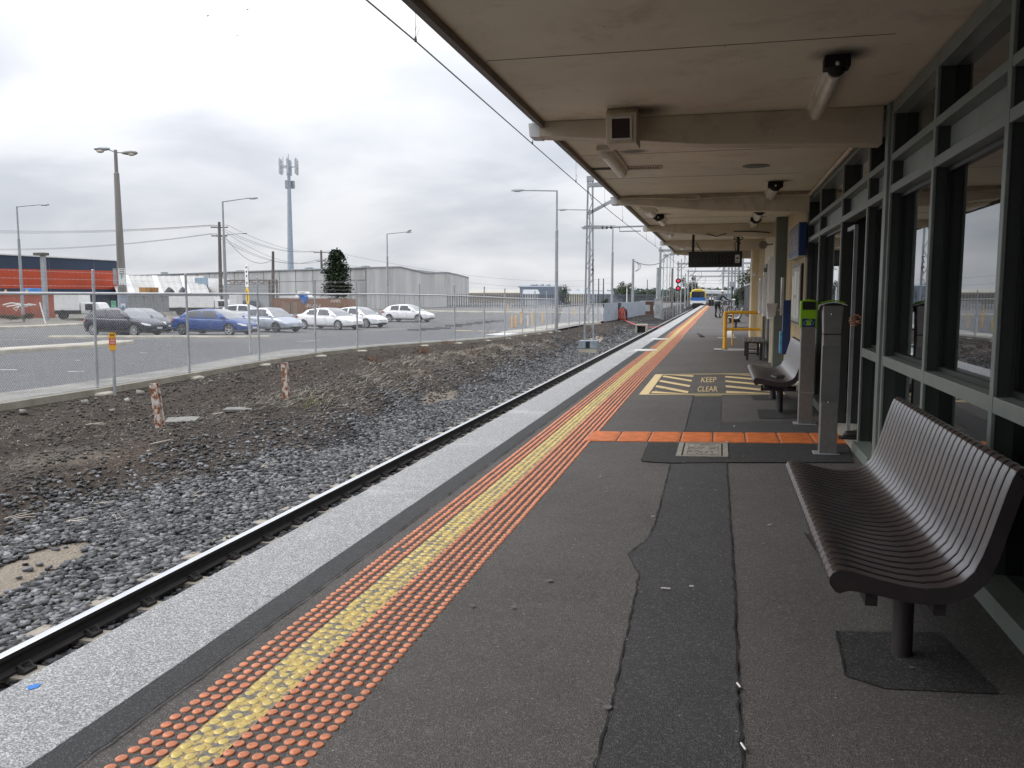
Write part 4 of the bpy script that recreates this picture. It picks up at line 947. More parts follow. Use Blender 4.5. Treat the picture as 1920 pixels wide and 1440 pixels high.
# ------------------------------------------------------------------ benches
def bench_proto():
    r = thing('platform_bench', 'near dark brown slatted metal bench curving up to its back by the windows', 'bench', (0, 0, 0), 'slatted metal benches on the platform')
    top = [(.437, .395), (.418, .42), (.414, .45), (.425, .472), (.45, .481), (.50, .474), (.58, .452), (.66, .436), (.73, .432), (.79, .443), (.838, .468), (.872, .51), (.895, .57), (.915, .64), (.935, .72), (.955, .80), (.972, .858), (.982, .882), (.998, .894), (1.018, .891), (1.032, .875)]
    fz = lambda z: z - .025 - .030 * (z - .45) / .45
    P = [Vector((a, b)) for a, b in top]; low = []
    for i in range(len(P)):
        t = (P[min(i + 1, len(P) - 1)] - P[max(0, i - 1)]).normalized(); n = Vector((t.y, -t.x)); low.append(P[i] + n * .052)
    lo = [(.452, .388), (.456, .390), (.462, .393), (.472, .398), (.488, .402), (.517, .400), (.592, .389), (.667, .375), (.738, .371), (.808, .382), (.873, .416), (.922, .475), (.948, .552)]
    for i, q in enumerate(lo): low[i] = Vector(q)
    low[-1] = Vector((1.03, .86)); low[-2] = Vector((1.024, .845)); low[-3] = Vector((1.02, .83))
    P = [Vector((q.x, fz(q.y))) for q in P]; low = [Vector((q.x, fz(q.y))) for q in low]; x0 = .72
    s = MB(); n = 28; L = 2.06; pw = L / n
    nt_ = len(P)
    for k in range(n):
        y = k * pw; w = .0545
        vs = []; fs = []
        # bevelled bar following the profile: strip quads, so the concave outline stays clean
        rings = []
        for i in range(nt_):
            a, b = P[i], low[i]; c = (a + b) / 2; ins = .003
            rings.append([(a.x - x0 + (c.x - a.x) * .0, y + ins, a.y), (a.x - x0, y + w - ins, a.y), (a.x - x0 + (b.x - a.x) * .06, y + w, a.y + (b.y - a.y) * .06), (b.x - x0, y + w, b.y), (b.x - x0, y, b.y), (a.x - x0 + (b.x - a.x) * .06, y, a.y + (b.y - a.y) * .06)])
        s.loft(rings)
    s.build('seat', M['brown'], r, world=False, smooth=28)
    u = MB(); 
    for xx, zz in ((-.16, .345), (.06, .33), (.2, .48)): u.box(xx - .02, xx + .02, .02, L - .05, zz - .02, zz + .02)
    for yy in (.38, 1.72): u.box(-.2, .2, yy - .04, yy + .04, .27, .33)
    u.build('frame', M['brownleg'], r, world=False)
    for yy in (.38, 1.72):
        l = MB(); l.cyl((.02, yy, 0), (.02, yy, .33), .038, n=20); l.lathe((.02, yy, 0), (0, 0, 1), [(.05, -.01), (.05, .006), (.04, .012)], 20); l.build('leg', M['brownleg'], r, world=False, smooth=50)
    return r
bench = bench_proto(); bench.location = (.70, 3.08, gz(.72) - .015)
dup(bench, (.70, 10.15, gz(.72) - .01), 0, 'second brown slatted bench, standing behind the two ticket reader posts')
dup(bench, (.66, 36.6, gz(.7)), 0, 'distant slatted bench behind the yellow railing, nearer to it')
dup(bench, (.5, 43.5, gz(.7)), 0, 'distant slatted bench beside the cyclist, farthest along the platform')
def bag():
    # dark flattened cloth left on the second bench
    mb = MB(); n = 14; c = Vector((.72, 10.75, gz(.72) + .405)); rings = []
    for k, z in ((1, 0), (.9, .012), (.55, .02)): rings.append([(c.x + .085 * k * math.cos(a) * (1 + .25 * math.sin(3 * a)), c.y + .20 * k * math.sin(a) * (1 + .2 * math.cos(5 * a)), c.z + z) for a in [2 * math.pi * i / n for i in range(n)]])
    mb.loft(rings); tag(mb.build('cloth', M['black'], smooth=60), 'crumpled dark cloth lying on the seat of the second bench', 'cloth')
bag()
def stool():
    r = thing('timber_bench', 'low backless bench of weathered timber slats on dark legs by the yellow railing', 'bench', (.72, 18.9, gz(.72)))
    b = r.location.z
    s = MB()
    for k in range(5): x = .52 + k * .092; s.box(x, x + .07, 18.75, 20.6, b + .39, b + .425)
    s.build('seat', M['timber'], r, bevel=.006)
    for y in (18.95, 20.4):
        for x in (.6, .88): MB().box(x - .025, x + .025, y - .025, y + .025, b - .01, b + .389).build('leg', M['brownleg'], r)
    f = MB()
    for y in (18.95, 20.4): f.box(.575, .905, y - .02, y + .02, b + .36, b + .388); f.box(.625, .855, y - .015, y + .015, b + .13, b + .16)
    f.build('frame', M['brownleg'], r)
stool()
def railing():
    b = gz(.15); r = thing('safety_railing', 'bright yellow tubular safety railing standing on a grey plate by the station wall', 'railing', (.15, 22.6, b))
    p = MB(); p.cyl((.15, 22.6, b), (.15, 22.6, b + .95), .05, n=16); p.sph((.15, 22.6, b + .95), .05, 14, 8); p.build('post', M['yellowpost'], r, smooth=50)
    q = MB(); q.cyl((.36, 24.6, b), (.36, 24.6, b + .9), .022, n=10); q.build('post', M['yellowpost'], r, smooth=50)
    for z in (.95, .52):
        t = MB(); t.tube([(.15, 22.6, b + z), (.30, 22.62, b + z + .012), (1.05, 22.7, b + z + .015)], .042 if z > .9 else .035, 12); t.build('rail', M['yellowpost'], r, smooth=60)
    MB().box(-.12, .85, 22.35, 22.95, b + .008, b + .02).build('base_plate', M['concrete_grey'], r)
    MB().lathe((.15, 22.6, b + .02), (0, 0, 1), [(.09, 0), (.09, .012)], 16).build('flange', M['black'], r)
railing()
# ------------------------------------------------------------------ ticket readers
def reader(x, y, facing, lab):
    b = gz(x); r = thing('ticket_reader', lab, 'ticket reader', (x, y, b), 'ticket readers by the station door')
    p = MB(); p.box(x - .073, x + .073, y - .05, y + .05, b + .01, b + 1.05)
    s = facing; p.loft([[(x + a, y + c, z) for a, c in ((-w, -.05), (w, -.05), (w, .05), (-w, .05))] for z, w in ((b + 1.05, .073), (b + 1.10, .075), (b + 1.30, .083))]) if s > 0 else p.loft([[(x + a, y + c, z) for a, c in ((-.06, 0), (.06, 0), (.06, .05), (-.06, .05))] for z in (b + 1.05, b + 1.3)])
    p.build('post', M['steel'], r, bevel=.006)
    MB().box(x - .118, x + .118, y - .085, y + .085, b + .001, b + .011).build('base_plate', M['galv'], r, bevel=.003)
    if s > 0:
        sc = MB()
        for z in (.46, 1.22): sc.sph((x - .01, y - .053, b + z), (.008, .004, .008), 10, 6)
        sc.build('bolt', M['chrome'], r)
        MB().box(x - .074, x + .074, y - .0515, y - .0501, b + .46, b + .95).build('cover_panel', pm('steel_panel', (.25, .245, .24), .42, .7), r)
        sj = MB(); sj.box(x - .0745, x + .0745, y - .0505, y + .0505, b + 1.044, b + 1.05); sj.build('joint', M['black'], r)
        def cap(k, z0, z1, o): return [(x + k * q, y + o * yy, zz) for q, yy, zz in [(-.105, 0, z0)] + [(-.105 + .21 * i / 8, 0, z1 + .022 * math.sin(math.pi * i / 8)) for i in range(9)] + [(.105, 0, z0)]]
        h = MB(); h.loft([[(a, y - .07, c) for a, _, c in cap(1.0, b + 1.30, b + 1.305, 0)], [(a, y + .11, c) for a, _, c in cap(1.0, b + 1.24, b + 1.30, 0)]]); h.build('head', M['black'], r)
        e = MB(); e.tube([(x - .108 + .216 * i / 10, y - .073, b + 1.297 + .024 * math.sin(math.pi * i / 10)) for i in range(11)], .004, 6); e.build('trim', M['white'], r)
        e = MB(); e.tube([(x - .10 + .2 * i / 10, y - .03, b + 1.312 + .024 * math.sin(math.pi * i / 10)) for i in range(11)], .007, 6); e.build('lime_edge', M['lime'], r)
    else:
        lo, hi = b + 1.03, b + 1.34
        def outline(k, z0, z1, bow): return [(x - k, z0 + bow * .5), (x - k * .8, z0), (x + k * .8, z0), (x + k, z0 + bow * .5), (x + k, z1 - bow), (x + k * .55, z1 - bow * .35), (x, z1), (x - k * .55, z1 - bow * .35), (x - k, z1 - bow)]
        h = MB(); yb = y - .045; h.prism([(a, yb, c) for a, c in outline(.088, lo, hi, .022)], (0, .09, 0)); h.build('head', M['lime'], r, bevel=.01)
        d = MB(); d.prism([(a, yb - .005, c) for a, c in ((x - .066, lo + .20), (x + .066, lo + .20), (x + .066, lo + .285), (x - .066, lo + .285))], (0, .0045, 0)); d.build('screen', M['black'], r)
        n = MB(); n.prism([(a, yb - .005, c) for a, c in ((x - .066, lo + .02), (x + .066, lo + .02), (x + .066, lo + .105), (x - .066, lo + .105))], (0, .0045, 0)); npn = n.build('reader_panel', M['navy'], r, bevel=.004)
        lg = MB(); lg.box(x - .024, x + .024, yb - .0075, yb - .0055, lo + .035, lo + .09); lg.box(x - .008, x + .034, yb - .0075, yb - .0055, lo + .078, lo + .096); lg.build('emblem', M['lime'], npn)
        sw = MB(); sw.tube([(x + .052 * math.cos(a), yb - .007, lo + .06 + .024 * math.sin(a)) for a in np.linspace(.2, 6.1, 22)], .0022, 5); sw.build('swirl', pm('pale_blue_print', (.3, .42, .6), .5), npn)
        MB().box(x - .0735, x + .0735, y - .0515, y - .0501, b + .34, b + .352).build('joint', M['chrome'], r)
reader(.92, 9.6, -1, 'steel ticket reader post showing its lime green and navy front')
reader(.945, 7.82, 1, 'steel ticket reader post seen from behind, nearest to the window frames')
# ------------------------------------------------------------------ signs and boards on the wall
def wall_items():
    r = thing('station_sign', 'dark blue box sign high on the cream battened wall', 'sign', (1.1, 14, 2.25))
    MB().box(1.09, 1.199, 13.15, 14.95, 2.02, 2.50).build('case', M['navy'], r, bevel=.006)
    f = MB(); f.box(1.084, 1.0895, 13.2, 14.9, 2.09, 2.47); f.build('face', pm('grey_violet_sign_face', (.07, .065, .095), .3), r)
    ln = MB(); ln.box(1.082, 1.0838, 13.3, 13.9, 2.27, 2.30); ln.box(1.082, 1.0838, 13.3, 13.75, 2.2, 2.225); ln.box(1.082, 1.0838, 14.2, 14.5, 2.22, 2.34); ln.build('faded_print', pm('faded_print', (.2, .19, .21), .6), r)
    MB().box(1.084, 1.198, 13.149, 14.951, 2.012, 2.0195).build('edge_trim', M['offwhite'], r)
    b = thing('notice_board', 'framed notice board with pale posters on the battened wall behind the ticket reader', 'notice board', (1.18, 13.9, 1.6))
    MB().box(1.165, 1.199, 13.45, 15.0, 1.0, 1.92).build('backing', M['black'], b)
    MB().box(1.155, 1.1645, 13.5, 14.95, 1.04, 1.88).build('panel', pm('board_panel', (.33, .31, .27), .5), b)
    for y0, y1, z0, z1, c in ((13.6, 13.95, 1.1, 1.8, 'paper'), (14.05, 14.45, 1.45, 1.82, 'offwhite'), (14.05, 14.45, 1.08, 1.4, 'paper'), (14.52, 14.88, 1.1, 1.75, 'offwhite')): MB().box(1.151, 1.1545, y0, y1, z0, z1).build('poster', M[c], b)
    t = thing('leaflet_stand', 'narrow navy wall panel with clear leaflet holders and a light blue leaflet', 'leaflet holder', (1.12, 15.6, 1.0))
    MB().box(1.07, 1.19, 15.5, 15.66, .42, 1.36).build('panel', M['navy'], t, bevel=.004)
    MB().box(1.03, 1.068, 15.5, 15.72, .44, .82).build('leaflet', pm('light_blue_print', (.08, .28, .5), .5, var=.25, vs=12), t)
    MB().box(1.03, 1.068, 15.5, 15.72, 1.1, 1.75).build('clear_holder', pm('clouded_plastic', (.38, .37, .35), .2), t)
    o = MB(); o.loft([[(.9 + dx, 15.95 + dy, z) for dx, dy in ((-w, -.08), (w, -.08), (w, .08), (-w, .08))] for z, w in ((1.06, .06), (1.3, .1))]); o.box(.98, 1.17, 15.93, 15.97, 1.16, 1.2)
    tag(o.build('wall_bin', pm('translucent_white', (.5, .45, .43), .3), bevel=.01), 'small white open-topped holder sticking out from the wall beside the dark column', 'holder')
    for y0, y1, z0, z1, lab in ((17.65, 18.06, .98, 2.2, 'tall white framed timetable case on the wall just past the dark column'), (19.75, 20.15, .98, 1.95, 'slim white framed poster case between the two dark doors'), (21.4, 22.2, 1.0, 1.85, 'farthest white framed poster case, near the yellow railing')):
        q = thing('poster_case', lab, 'poster case', (1.0, y0, z0), 'white poster cases on the far wall')
        fm = MB()
        for a in ((y0, y1, z0, z0 + .05), (y0, y1, z1 - .05, z1), (y0, y0 + .05, z0 + .05, z1 - .05), (y1 - .05, y1, z0 + .05, z1 - .05)): fm.box(.93, 1.028, *a)
        fm.build('frame', M['white'], q); MB().box(.97, .99, y0 + .05, y1 - .05, z0 + .05, z1 - .05).build('poster', M['paper'], q)
    q = thing('flood_lamp', 'small dark flood lamp high on the far wall under the canopy', 'lamp', (.95, 19.0, 2.5))
    w = MB(); w.loft([[(.86 + s * math.cos(a), 18.9 + dy, 2.5 + s * math.sin(a)) for a in [math.pi * i / 4 + .4 for i in range(8)]] for dy, s in ((0, .09), (.12, .08), (.16, .04))]); w.build('shade', M['fascia'], q); MB().bar((.88, 19.02, 2.5), (1.06, 19.02, 2.52), .03, .03).build('bracket', M['fascia'], q)
    q = thing('security_camera', 'tiny white security camera on the far cream wall', 'camera', (.95, 23.6, 1.98))
    MB().cyl((.86, 23.5, 1.96), (.86, 23.75, 2.0), .035, n=10).build('body', M['white'], q); MB().bar((.87, 23.65, 1.97), (1.04, 23.65, 1.97), .02, .02).build('bracket', M['white'], q)
wall_items()
# ------------------------------------------------------------------ car park
def lz(x, y): return zf(y) - .02
def carpark():
    Ys = list(np.arange(-40, 130, 2.0)) + [140, 160, 200, 240]
    def band(name, xl, xr, mat, dz, ys=Ys):
        mb = MB(); vs = []; fs = []
        for i, y in enumerate(ys):
            a, b = xl(y), xr(y); vs += [(a, y, lz(a, y) + dz), (b, y, lz(b, y) + dz)]
            if i: fs.append((2 * i - 2, 2 * i - 1, 2 * i + 1, 2 * i))
        mb.add(vs, fs); return struct(name, mb, mat)
    band('car_park', lambda y: -75, lambda y: xf(y) - .25, M['lot'], 0)
    band('parking_bay_surface', lambda y: -52, lambda y: -20.5 if y < 58 else -21.5, M['lot2'], .004, [y for y in Ys if 34 <= y <= 110])
    band('footpath', lambda y: xf(y) - (1.5 + .35 * math.sin(y * .25) if y < 30 else .9), lambda y: xf(y) - .05, pm('dusty_path_concrete', (.165, .16, .145), .9, var=.25, vs=1.2, bump=.2, dirt=(.11, .10, .085), da=.6), .03, list(np.arange(-20, 97, 1.0)))
    band('verge', lambda y: -95, lambda y: -52.05, pm('dry_dirt_verge', (.13, .12, .10), .95, var=.3, vs=.5, bump=.3, bs=8), .006, Ys)
    band('far_lot', lambda y: -75, lambda y: -9.5, pm('old_grey_hardstand', (.12, .118, .112), .9, var=.25, vs=.12), .008, [100, 110, 120, 130, 140, 160, 200, 240])
    def kerb(pts, lab, w=.9, h=.14):
        mb = MB(); rings = []
        for i, p in enumerate(pts):
            a = Vector(pts[max(0, i - 1)]); b = Vector(pts[min(len(pts) - 1, i + 1)]); d = (b - a).normalized(); n = Vector((-d.y, d.x)); z = lz(*p)
            rings.append([(p[0] + n.x * s, p[1] + n.y * s, z + zz) for s, zz in ((-w / 2 - .04, -.1), (-w / 2, h - .03), (-w / 2 + .05, h), (w / 2 - .05, h), (w / 2, h - .03), (w / 2 + .04, -.1))])
        mb.loft(rings); return tag(mb.build('kerb_island', M['concrete'], bevel=.01), lab, 'kerb', 'concrete kerb islands')
    def g(x, y): p = onz(x, y, -.6); return (p.x, p.y)
    kerb([g(-160, 672), g(-40, 664), g(60, 657), g(140, 652), g(195, 648), g(222, 644)], 'pale curved concrete kerb island beside the road behind the fence', 1.3)
    kerb([g(95, 633), g(200, 632.5), g(300, 632), g(400, 631.5), g(505, 630.5)], 'long thin concrete kerb in front of the dark and blue cars', .5, .12)
    kerb([g(-60, 612), g(60, 607), g(150, 602)], 'far concrete kerb below the orange shipping container', 1.0)
    kerb([g(790, 582), g(900, 584), g(1000, 585), g(1120, 586)], 'far pale kerb line across the empty end of the car park', .8)
    kerb([g(960, 617), g(1010, 610), g(1060, 603), g(1110, 600)], 'pale kerb and ramp at the yellow bollards', 1.6, .1)
    mk = MB()
    def dash(x0, y0, x1, y1, w=.12):
        a, b = Vector(g(x0, y0)), Vector(g(x1, y1)); d = (b - a).normalized(); n = Vector((-d.y, d.x)) * w / 2
        mk.add([(p.x, p.y, lz(p.x, p.y) + .009) for p in (a - n, b - n, b + n, a + n)], [(0, 1, 2, 3)])
    for q in ((0, 694, 32, 694), (128, 697, 158, 697), (140, 676, 150, 676), (262, 662, 278, 662), (0, 637, 52, 636), (236, 645, 252, 644), (688, 611, 760, 608), (795, 613, 845, 613), (690, 603, 720, 604), (560, 640, 600, 636), (845, 612, 900, 613)): dash(*q)
    mk.add([(p.x, p.y, lz(p.x, p.y) + .035) for p in (onz(908, 622, -.6), onz(965, 613, -.6), onz(1000, 612, -.6), onz(950, 622, -.6))], [(0, 1, 2, 3)])
    struct('road_markings', mk, M['whitemark'])
    yk = MB()
    for q in ((856, 612, 886, 613), (897, 613, 910, 613.5), (918, 614, 930, 614)):
        a, b = Vector(g(*q[:2])), Vector(g(*q[2:])); yk.bar((a.x, a.y, lz(*a) + .02), (b.x, b.y, lz(*b) + .02), .2, .03)
    struct('yellow_road_markings', yk, M['paintmark'])
    ws = None; labs = ['nearest to the fence pole', 'second along the row', 'third along the row', 'fourth along the row', 'fifth, near the tall fence post', 'sixth along the row', 'seventh along the row', 'last of the row']
    for k, (x, y) in enumerate(((782, 612), (806, 610), (829, 608), (850, 605), (869, 603.5), (888, 601.5), (905, 600), (921, 599), (934, 598))):
        p = Vector(g(x, y)); mb = MB(); d = Vector((.94, -.12, 0)).normalized(); pz = Vector((p.x, p.y, lz(*p)))
        mb.loft([[(q + Vector((0, s, z))) for s, z in ((-.09, 0), (-.05, .11), (.05, .11), (.09, 0))] for q in (pz - d * .66, pz - d * .62, pz + d * .62, pz + d * .66)])
        tag(mb.build('wheel_stop', M['black']), 'low black rubber wheel stop on the asphalt of the empty parking bays', 'wheel stop', 'wheel stops in the empty bays')
    bl = [((960, 613), 21, 'thin orange-yellow bollard, leftmost of the group by the kerb ramp'), ((967, 613), 21, 'thin orange-yellow bollard, second of the group by the kerb ramp'), ((977, 608), 23, 'taller yellow bollard behind the first pair'), ((990, 612), 21, 'pale short bollard between the yellow ones'), ((998, 609), 24, 'orange-yellow bollard with a small plate beside it'), ((1018, 607), 20, 'dull orange bollard partly hidden by the fence post'), ((952, 586), 12, 'small pale yellow bollard far across the empty bays'), ((1078, 594), 12, 'lone yellow bollard behind the lower fence')]
    for (x, y), hpx, lab in bl:
        p = onz(x, y, -.86); k = (Vector(p) - Vector((0, 0, CAMH))).dot(Vector(_F)) / FPX; h = hpx * k; p.z = lz(p.x, p.y)
        mb = MB(); mb.cyl(p, p + Vector((0, 0, h)), .07, n=10); mb.sph(p + Vector((0, 0, h)), (.07, .07, .04), 10, 5); tag(mb.build('bollard', M['yellowpost'] if x != 990 else M['offwhite'], smooth=50), lab, 'bollard', 'bollards in the car park')
carpark()
# ------------------------------------------------------------------ cars
def car_paint(name, c, metal=.0, rough=.25): return pm(name, c, rough, metal, var=.03, spec=.4, coat=.25)
def make_car(paint, L=4.6, W_=1.78, H=1.45, hatch=False, label='', loc=(0, 0, 0), rz=0, rim=None, r=.32, rimstyle=5, boot=1.02):
    root = thing('parked_car', label, 'car', (0, 0, 0), 'cars parked in the station car park')
    h = L / 2; xA, xB, xC, xD = (.27 * L, .085 * L, -.20 * L, -.36 * L) if not hatch else (.25 * L, .06 * L, -.27 * L, -.455 * L)
    belt = .92; hood = .86
    top = [(-h, .70), (-h + .06, boot - .12), (-h + .2, boot - .02), (xD, boot), (xC, belt + .05), (0, belt + .01), (xA, hood + .06), (xA + .35, hood), (h - .45, .74), (h - .14, .64), (h, .52)] if not hatch else \
          [(-h, .72), (-h + .05, .92), (-h + .14, 1.0), (xD, 1.0), (xC, belt + .06), (0, belt + .02), (xA, hood + .07), (xA + .3, hood + .02), (h - .4, .76), (h - .12, .66), (h, .54)]
    wid = [(-h, .70), (-h + .1, .82), (-h + .5, .95), (-.2 * L, 1), (.2 * L, 1), (h - .6, .95), (h - .2, .84), (h - .05, .72), (h, .62)]
    low = [(-h, .34), (-h + .25, .24), (h - .3, .22), (h, .28)]
    xs = sorted(set([-h, -h + .03, -h + .08, -h + .16, -h + .28] + list(np.linspace(-h + .45, h - .5, 17)) + [h - .34, h - .22, h - .12, h - .05, h]))
    rings = []
    for x in xs:
        w = W_ / 2 * interp(x, wid); t = interp(x, top); l = interp(x, low); m = l + (t - l) * .5; half = [(0, l), (w * .8, l), (w * .95, l + .05), (w * .99, l + (t - l) * .3), (w, m + .03), (w * .985, t - (t - l) * .22), (w * .945, t - .06), (w * .88, t - .012), (w * .55, t + .012), (0, t + .02)]
        rings.append([(x, y, z) for y, z in half] + [(x, -y, z) for y, z in half[-2:0:-1]])
    b = MB(); b.loft(rings); body = b.build('body', [paint, M['black']], root, world=False, sub=1)
    ax = (-h + .19 * L, h - .195 * L)
    cu = MB()
    for a in ax: cu.lathe((a, -1.2, r), (0, 1, 0), [(r + .05, 0), (r + .05, 2.4)], 28, 1)
    c = cu.build('cut', [paint, M['black']], None)
    bo = body.modifiers.new('b', 'BOOLEAN'); bo.operation = 'DIFFERENCE'; bo.object = c; bo.solver = 'EXACT'
    bpy.context.view_layer.update(); applied(body); bpy.data.objects.remove(c)
    for q in body.data.polygons:
        if q.material_index == 1 or (abs(q.normal.z) > .9 and q.center.z < .3): q.material_index = 1
    smooth_by(body, 38)
    # glasshouse, one loft cut into windows and roof
    n = 26; gx = np.linspace(xD - .02, xA + .02, n); roof = [(xD, boot + .0), (xD + (xC - xD) * .5, (boot + H) / 2 + .08), (xC, H - .06), (xC + (xB - xC) * .4, H), (xB - .1, H - .015), (xB, H - .045), ((xA + xB) / 2, (hood + H) / 2 + .065), (xA, hood + .06)]
    if hatch: roof = [(xD, 1.0), (xD + (xC - xD) * .55, H - .18), (xC, H - .045), (xC + (xB - xC) * .4, H), (xB - .1, H - .01), (xB, H - .04), ((xA + xB) / 2, (hood + H) / 2 + .07), (xA, hood + .07)]
    gr = []
    for x in gx:
        zt = max(interp(x, roof), belt - .03); zb = min(interp(x, top) - .03, zt - .01); w = W_ / 2 * interp(x, wid) * .93; k = (zt - zb) / (H - belt); wt = w * (1 - .22 * min(1, k))
        half = [(w, zb), (w * .985, zb + (zt - zb) * .12), (w + (wt - w) * .55, zb + (zt - zb) * .55), (wt * 1.0, zb + (zt - zb) * .86), (wt * .93, zb + (zt - zb) * .965), (wt * .6, zt), (0, zt + .015)]
        gr.append([(x, y, z) for y, z in half] + [(x, -y, z) for y, z in half[-2::-1]])
    k = len(gr[0]); sets = {'roof': MB(), 'side_window': MB(), 'side_window2': MB(), 'windscreen': MB(), 'rear_window': MB()}
    mid = (xB + xC) / 2 - .02
    for i in range(n - 1):
        xm = (gx[i] + gx[i + 1]) / 2
        for j in range(k - 1):
            jj = j if j < k // 2 else k - 2 - j
            quad = [gr[i][j], gr[i][j + 1], gr[i + 1][j + 1], gr[i + 1][j]]; zt = interp(xm, roof)
            if jj in (1, 2): key = ('side_window' if j < k // 2 else 'side_window2') if (xC - (.34 if not hatch else .12) * (1 if jj == 1 else .55) < xm < xB + (.34 if jj == 1 else .12)) and abs(xm - mid) > .05 else 'roof'
            elif jj in (4, 5) and xm > xB - .02: key = 'windscreen'
            elif jj in (4, 5) and xm < xC + .03: key = 'rear_window'
            else: key = 'roof'
            sets[key].add(quad, [(0, 1, 2, 3)])
    for key, mb in sets.items():
        if not mb.f: continue
        o = mb.build(key.replace('2', ''), paint if key == 'roof' else M['windscreen'] if key == 'windscreen' else M['carglass'], root, world=False)
        bm = bmesh.new(); bm.from_mesh(o.data); bmesh.ops.remove_doubles(bm, verts=bm.verts, dist=.001); bmesh.ops.recalc_face_normals(bm, faces=bm.faces); bm.to_mesh(o.data); bm.free(); smooth_by(o, 60)
    ww = W_ / 2
    def wheel(x, s):
        t = MB(); t.lathe((x, s * (ww - .2), r), (0, s, 0), [(r - .11, 0), (r - .03, 0), (r, .04), (r, .15), (r - .025, .185), (r - .09, .19), (r - .1, .17)], 24); w = t.build('wheel', M['rubber'], root, world=False, smooth=45)
        q = MB(); y0 = s * (ww - .2 + .165); q.lathe((x, y0, r), (0, s, 0), [(r - .1, -.03), (r - .085, .018), (r - .12, .012), (r - .125, -.05)], 24); q.lathe((x, y0, r), (0, s, 0), [(.07, -.03), (.065, .014), (.0, .018)], 12)
        for a in range(rimstyle):
            t_ = 2 * math.pi * a / rimstyle + .3; d = Vector((math.cos(t_), 0, math.sin(t_))); p = Vector((x, y0 + s * .004, r)); q.bar(p + d * .04, p + d * (r - .1), .05 if rimstyle < 8 else .035, .03, up=(0, 1, 0))
        q.build('rim', rim or M['chrome'], w, world=False, smooth=40); MB().lathe((x, s * (ww - .2 + .11), r), (0, s, 0), [(r - .1, 0), (0, .004)], 16).build('brake_disc', M['black'], w, world=False)
    for x in ax:
        for s in (-1, 1): wheel(x, s)
    for s in (-1, 1):
        hl = MB(); z = .66 if not hatch else .68
        hl.loft([[(h - .42, s * ww * .93, z + .05), (h - .42, s * ww * .935, z - .02), (h - .42, s * ww * .85, z + .03)], [(h - .18, s * ww * .80, z + .0), (h - .18, s * ww * .86, z - .11), (h - .18, s * ww * .72, z - .02)], [(h - .07, s * ww * .62, z - .06), (h - .05, s * ww * .70, z - .13), (h - .04, s * ww * .56, z - .09)]]); hl.build('headlight', M['headlamp'], root, world=False, smooth=60)
        tl = MB(); z = boot - .2; tl.loft([[(-h + .36, s * ww * .94, z + .09), (-h + .36, s * ww * .96, z - .02), (-h + .36, s * ww * .86, z + .05)], [(-h + .14, s * ww * .85, z + .09), (-h + .14, s * ww * .865, z - .06), (-h + .14, s * ww * .7, z + .02)], [(-h + .0, s * ww * .66, z + .04), (-h - .01, s * ww * .68, z - .07), (-h - .0, s * ww * .55, z)]]); tl.build('tail_light', M['tailred'], root, world=False, smooth=60)
        mr = MB(); mr.sph((xA - .22, s * (ww + .03), belt + .07), (.075, .10, .07), 12, 8); mr.bar((xA - .2, s * ww * .9, belt + .02), (xA - .2, s * (ww + .02), belt + .05), .06, .03); mr.build('mirror', paint, root, world=False, smooth=60)
        hd = MB()
        for x in (mid + .62, mid - .38): hd.bar((x - .09, s * (ww * .998), .80), (x + .09, s * (ww * .998), .81), .03, .025)
        hd.build('door_handle', paint, root, world=False)
        dl = MB()
        for x in (mid + .78, mid - .06, mid - .9): dl.tube([(x + .03, s * ww * .99, .36), (x, s * (ww * 1.0), .62), (x - .02, s * ww * .965, .86)], .007, 4)
        dl.build('door_gap', M['black'], root, world=False)
    g = MB(); g.loft([[(h - .05 + dx, y, z) for y, z in ((-.42 * ww * k_, zc - .07), (.42 * ww * k_, zc - .07), (.5 * ww * k_, zc + .06), (-.5 * ww * k_, zc + .06))] for dx, zc, k_ in ((-.1, .53, 1), (.035, .5, .9))]); g.build('grille', M['black'], root, world=False)
    g = MB(); g.box(h - .12, h + .012, -ww * .55, ww * .55, .27, .36); g.build('lower_grille', M['black'], root, world=False, bevel=.02)
    MB().box(h + .02, h + .04, -.19, .19, .38, .47).build('number_plate', M['plate'], root, world=False); MB().box(-h - .03, -h - .012, -.19, .19, .56, .66).build('number_plate', M['plate'], root, world=False)
    sk = MB(); sk.box(-h + .5, h - .5, -ww * .96, ww * .96, .2, .27); sk.build('sill', M['black'], root, world=False, bevel=.02)
    fl = MB(); fl.box(-h + .2, h - .25, -ww * .8, ww * .8, .19, .3); fl.build('underbody', M['black'], root, world=False)
    root.location = loc; root.rotation_euler = (0, 0, rz); return root
def park(px, py, L, rz, **k):
    p = onz(px, py, -.66); p.z = lz(p.x, p.y) + .006; return make_car(L=L, loc=p, rz=R(rz), **k)
park(236, 627, 4.5, -6, paint=car_paint('black_blue_paint', (.012, .015, .028)), H=1.47, hatch=True, label='black hatchback with silver wheel covers parked leftmost behind the fence', rimstyle=9, boot=.98)
park(262, 619, 4.75, -8, paint=car_paint('charcoal_paint', (.035, .038, .045)), H=1.46, label='charcoal sedan mostly hidden between the black hatchback and the blue sedan')
park(405, 625, 4.9, -4, paint=car_paint('bright_blue_paint', (.002, .043, .21)), H=1.43, W_=1.86, label='bright blue sedan with five-spoke wheels parked behind the fence', rimstyle=5, boot=1.0)
park(510, 617, 4.2, -20, paint=car_paint('silver_blue_paint', (.40, .44, .50), .55, .3), H=1.49, W_=1.72, hatch=True, label='silver-blue hatchback with dark wheels parked right of the blue sedan', rim=pm('dark_alloy', (.16, .16, .17), .3, .8), rimstyle=10)
wp = car_paint('white_paint_car', (.74, .75, .76))
park(618, 611, 4.95, -16, paint=wp, H=1.46, W_=1.86, label='long white sedan with multi-spoke wheels next to the silver hatchback', rimstyle=10, boot=1.03)
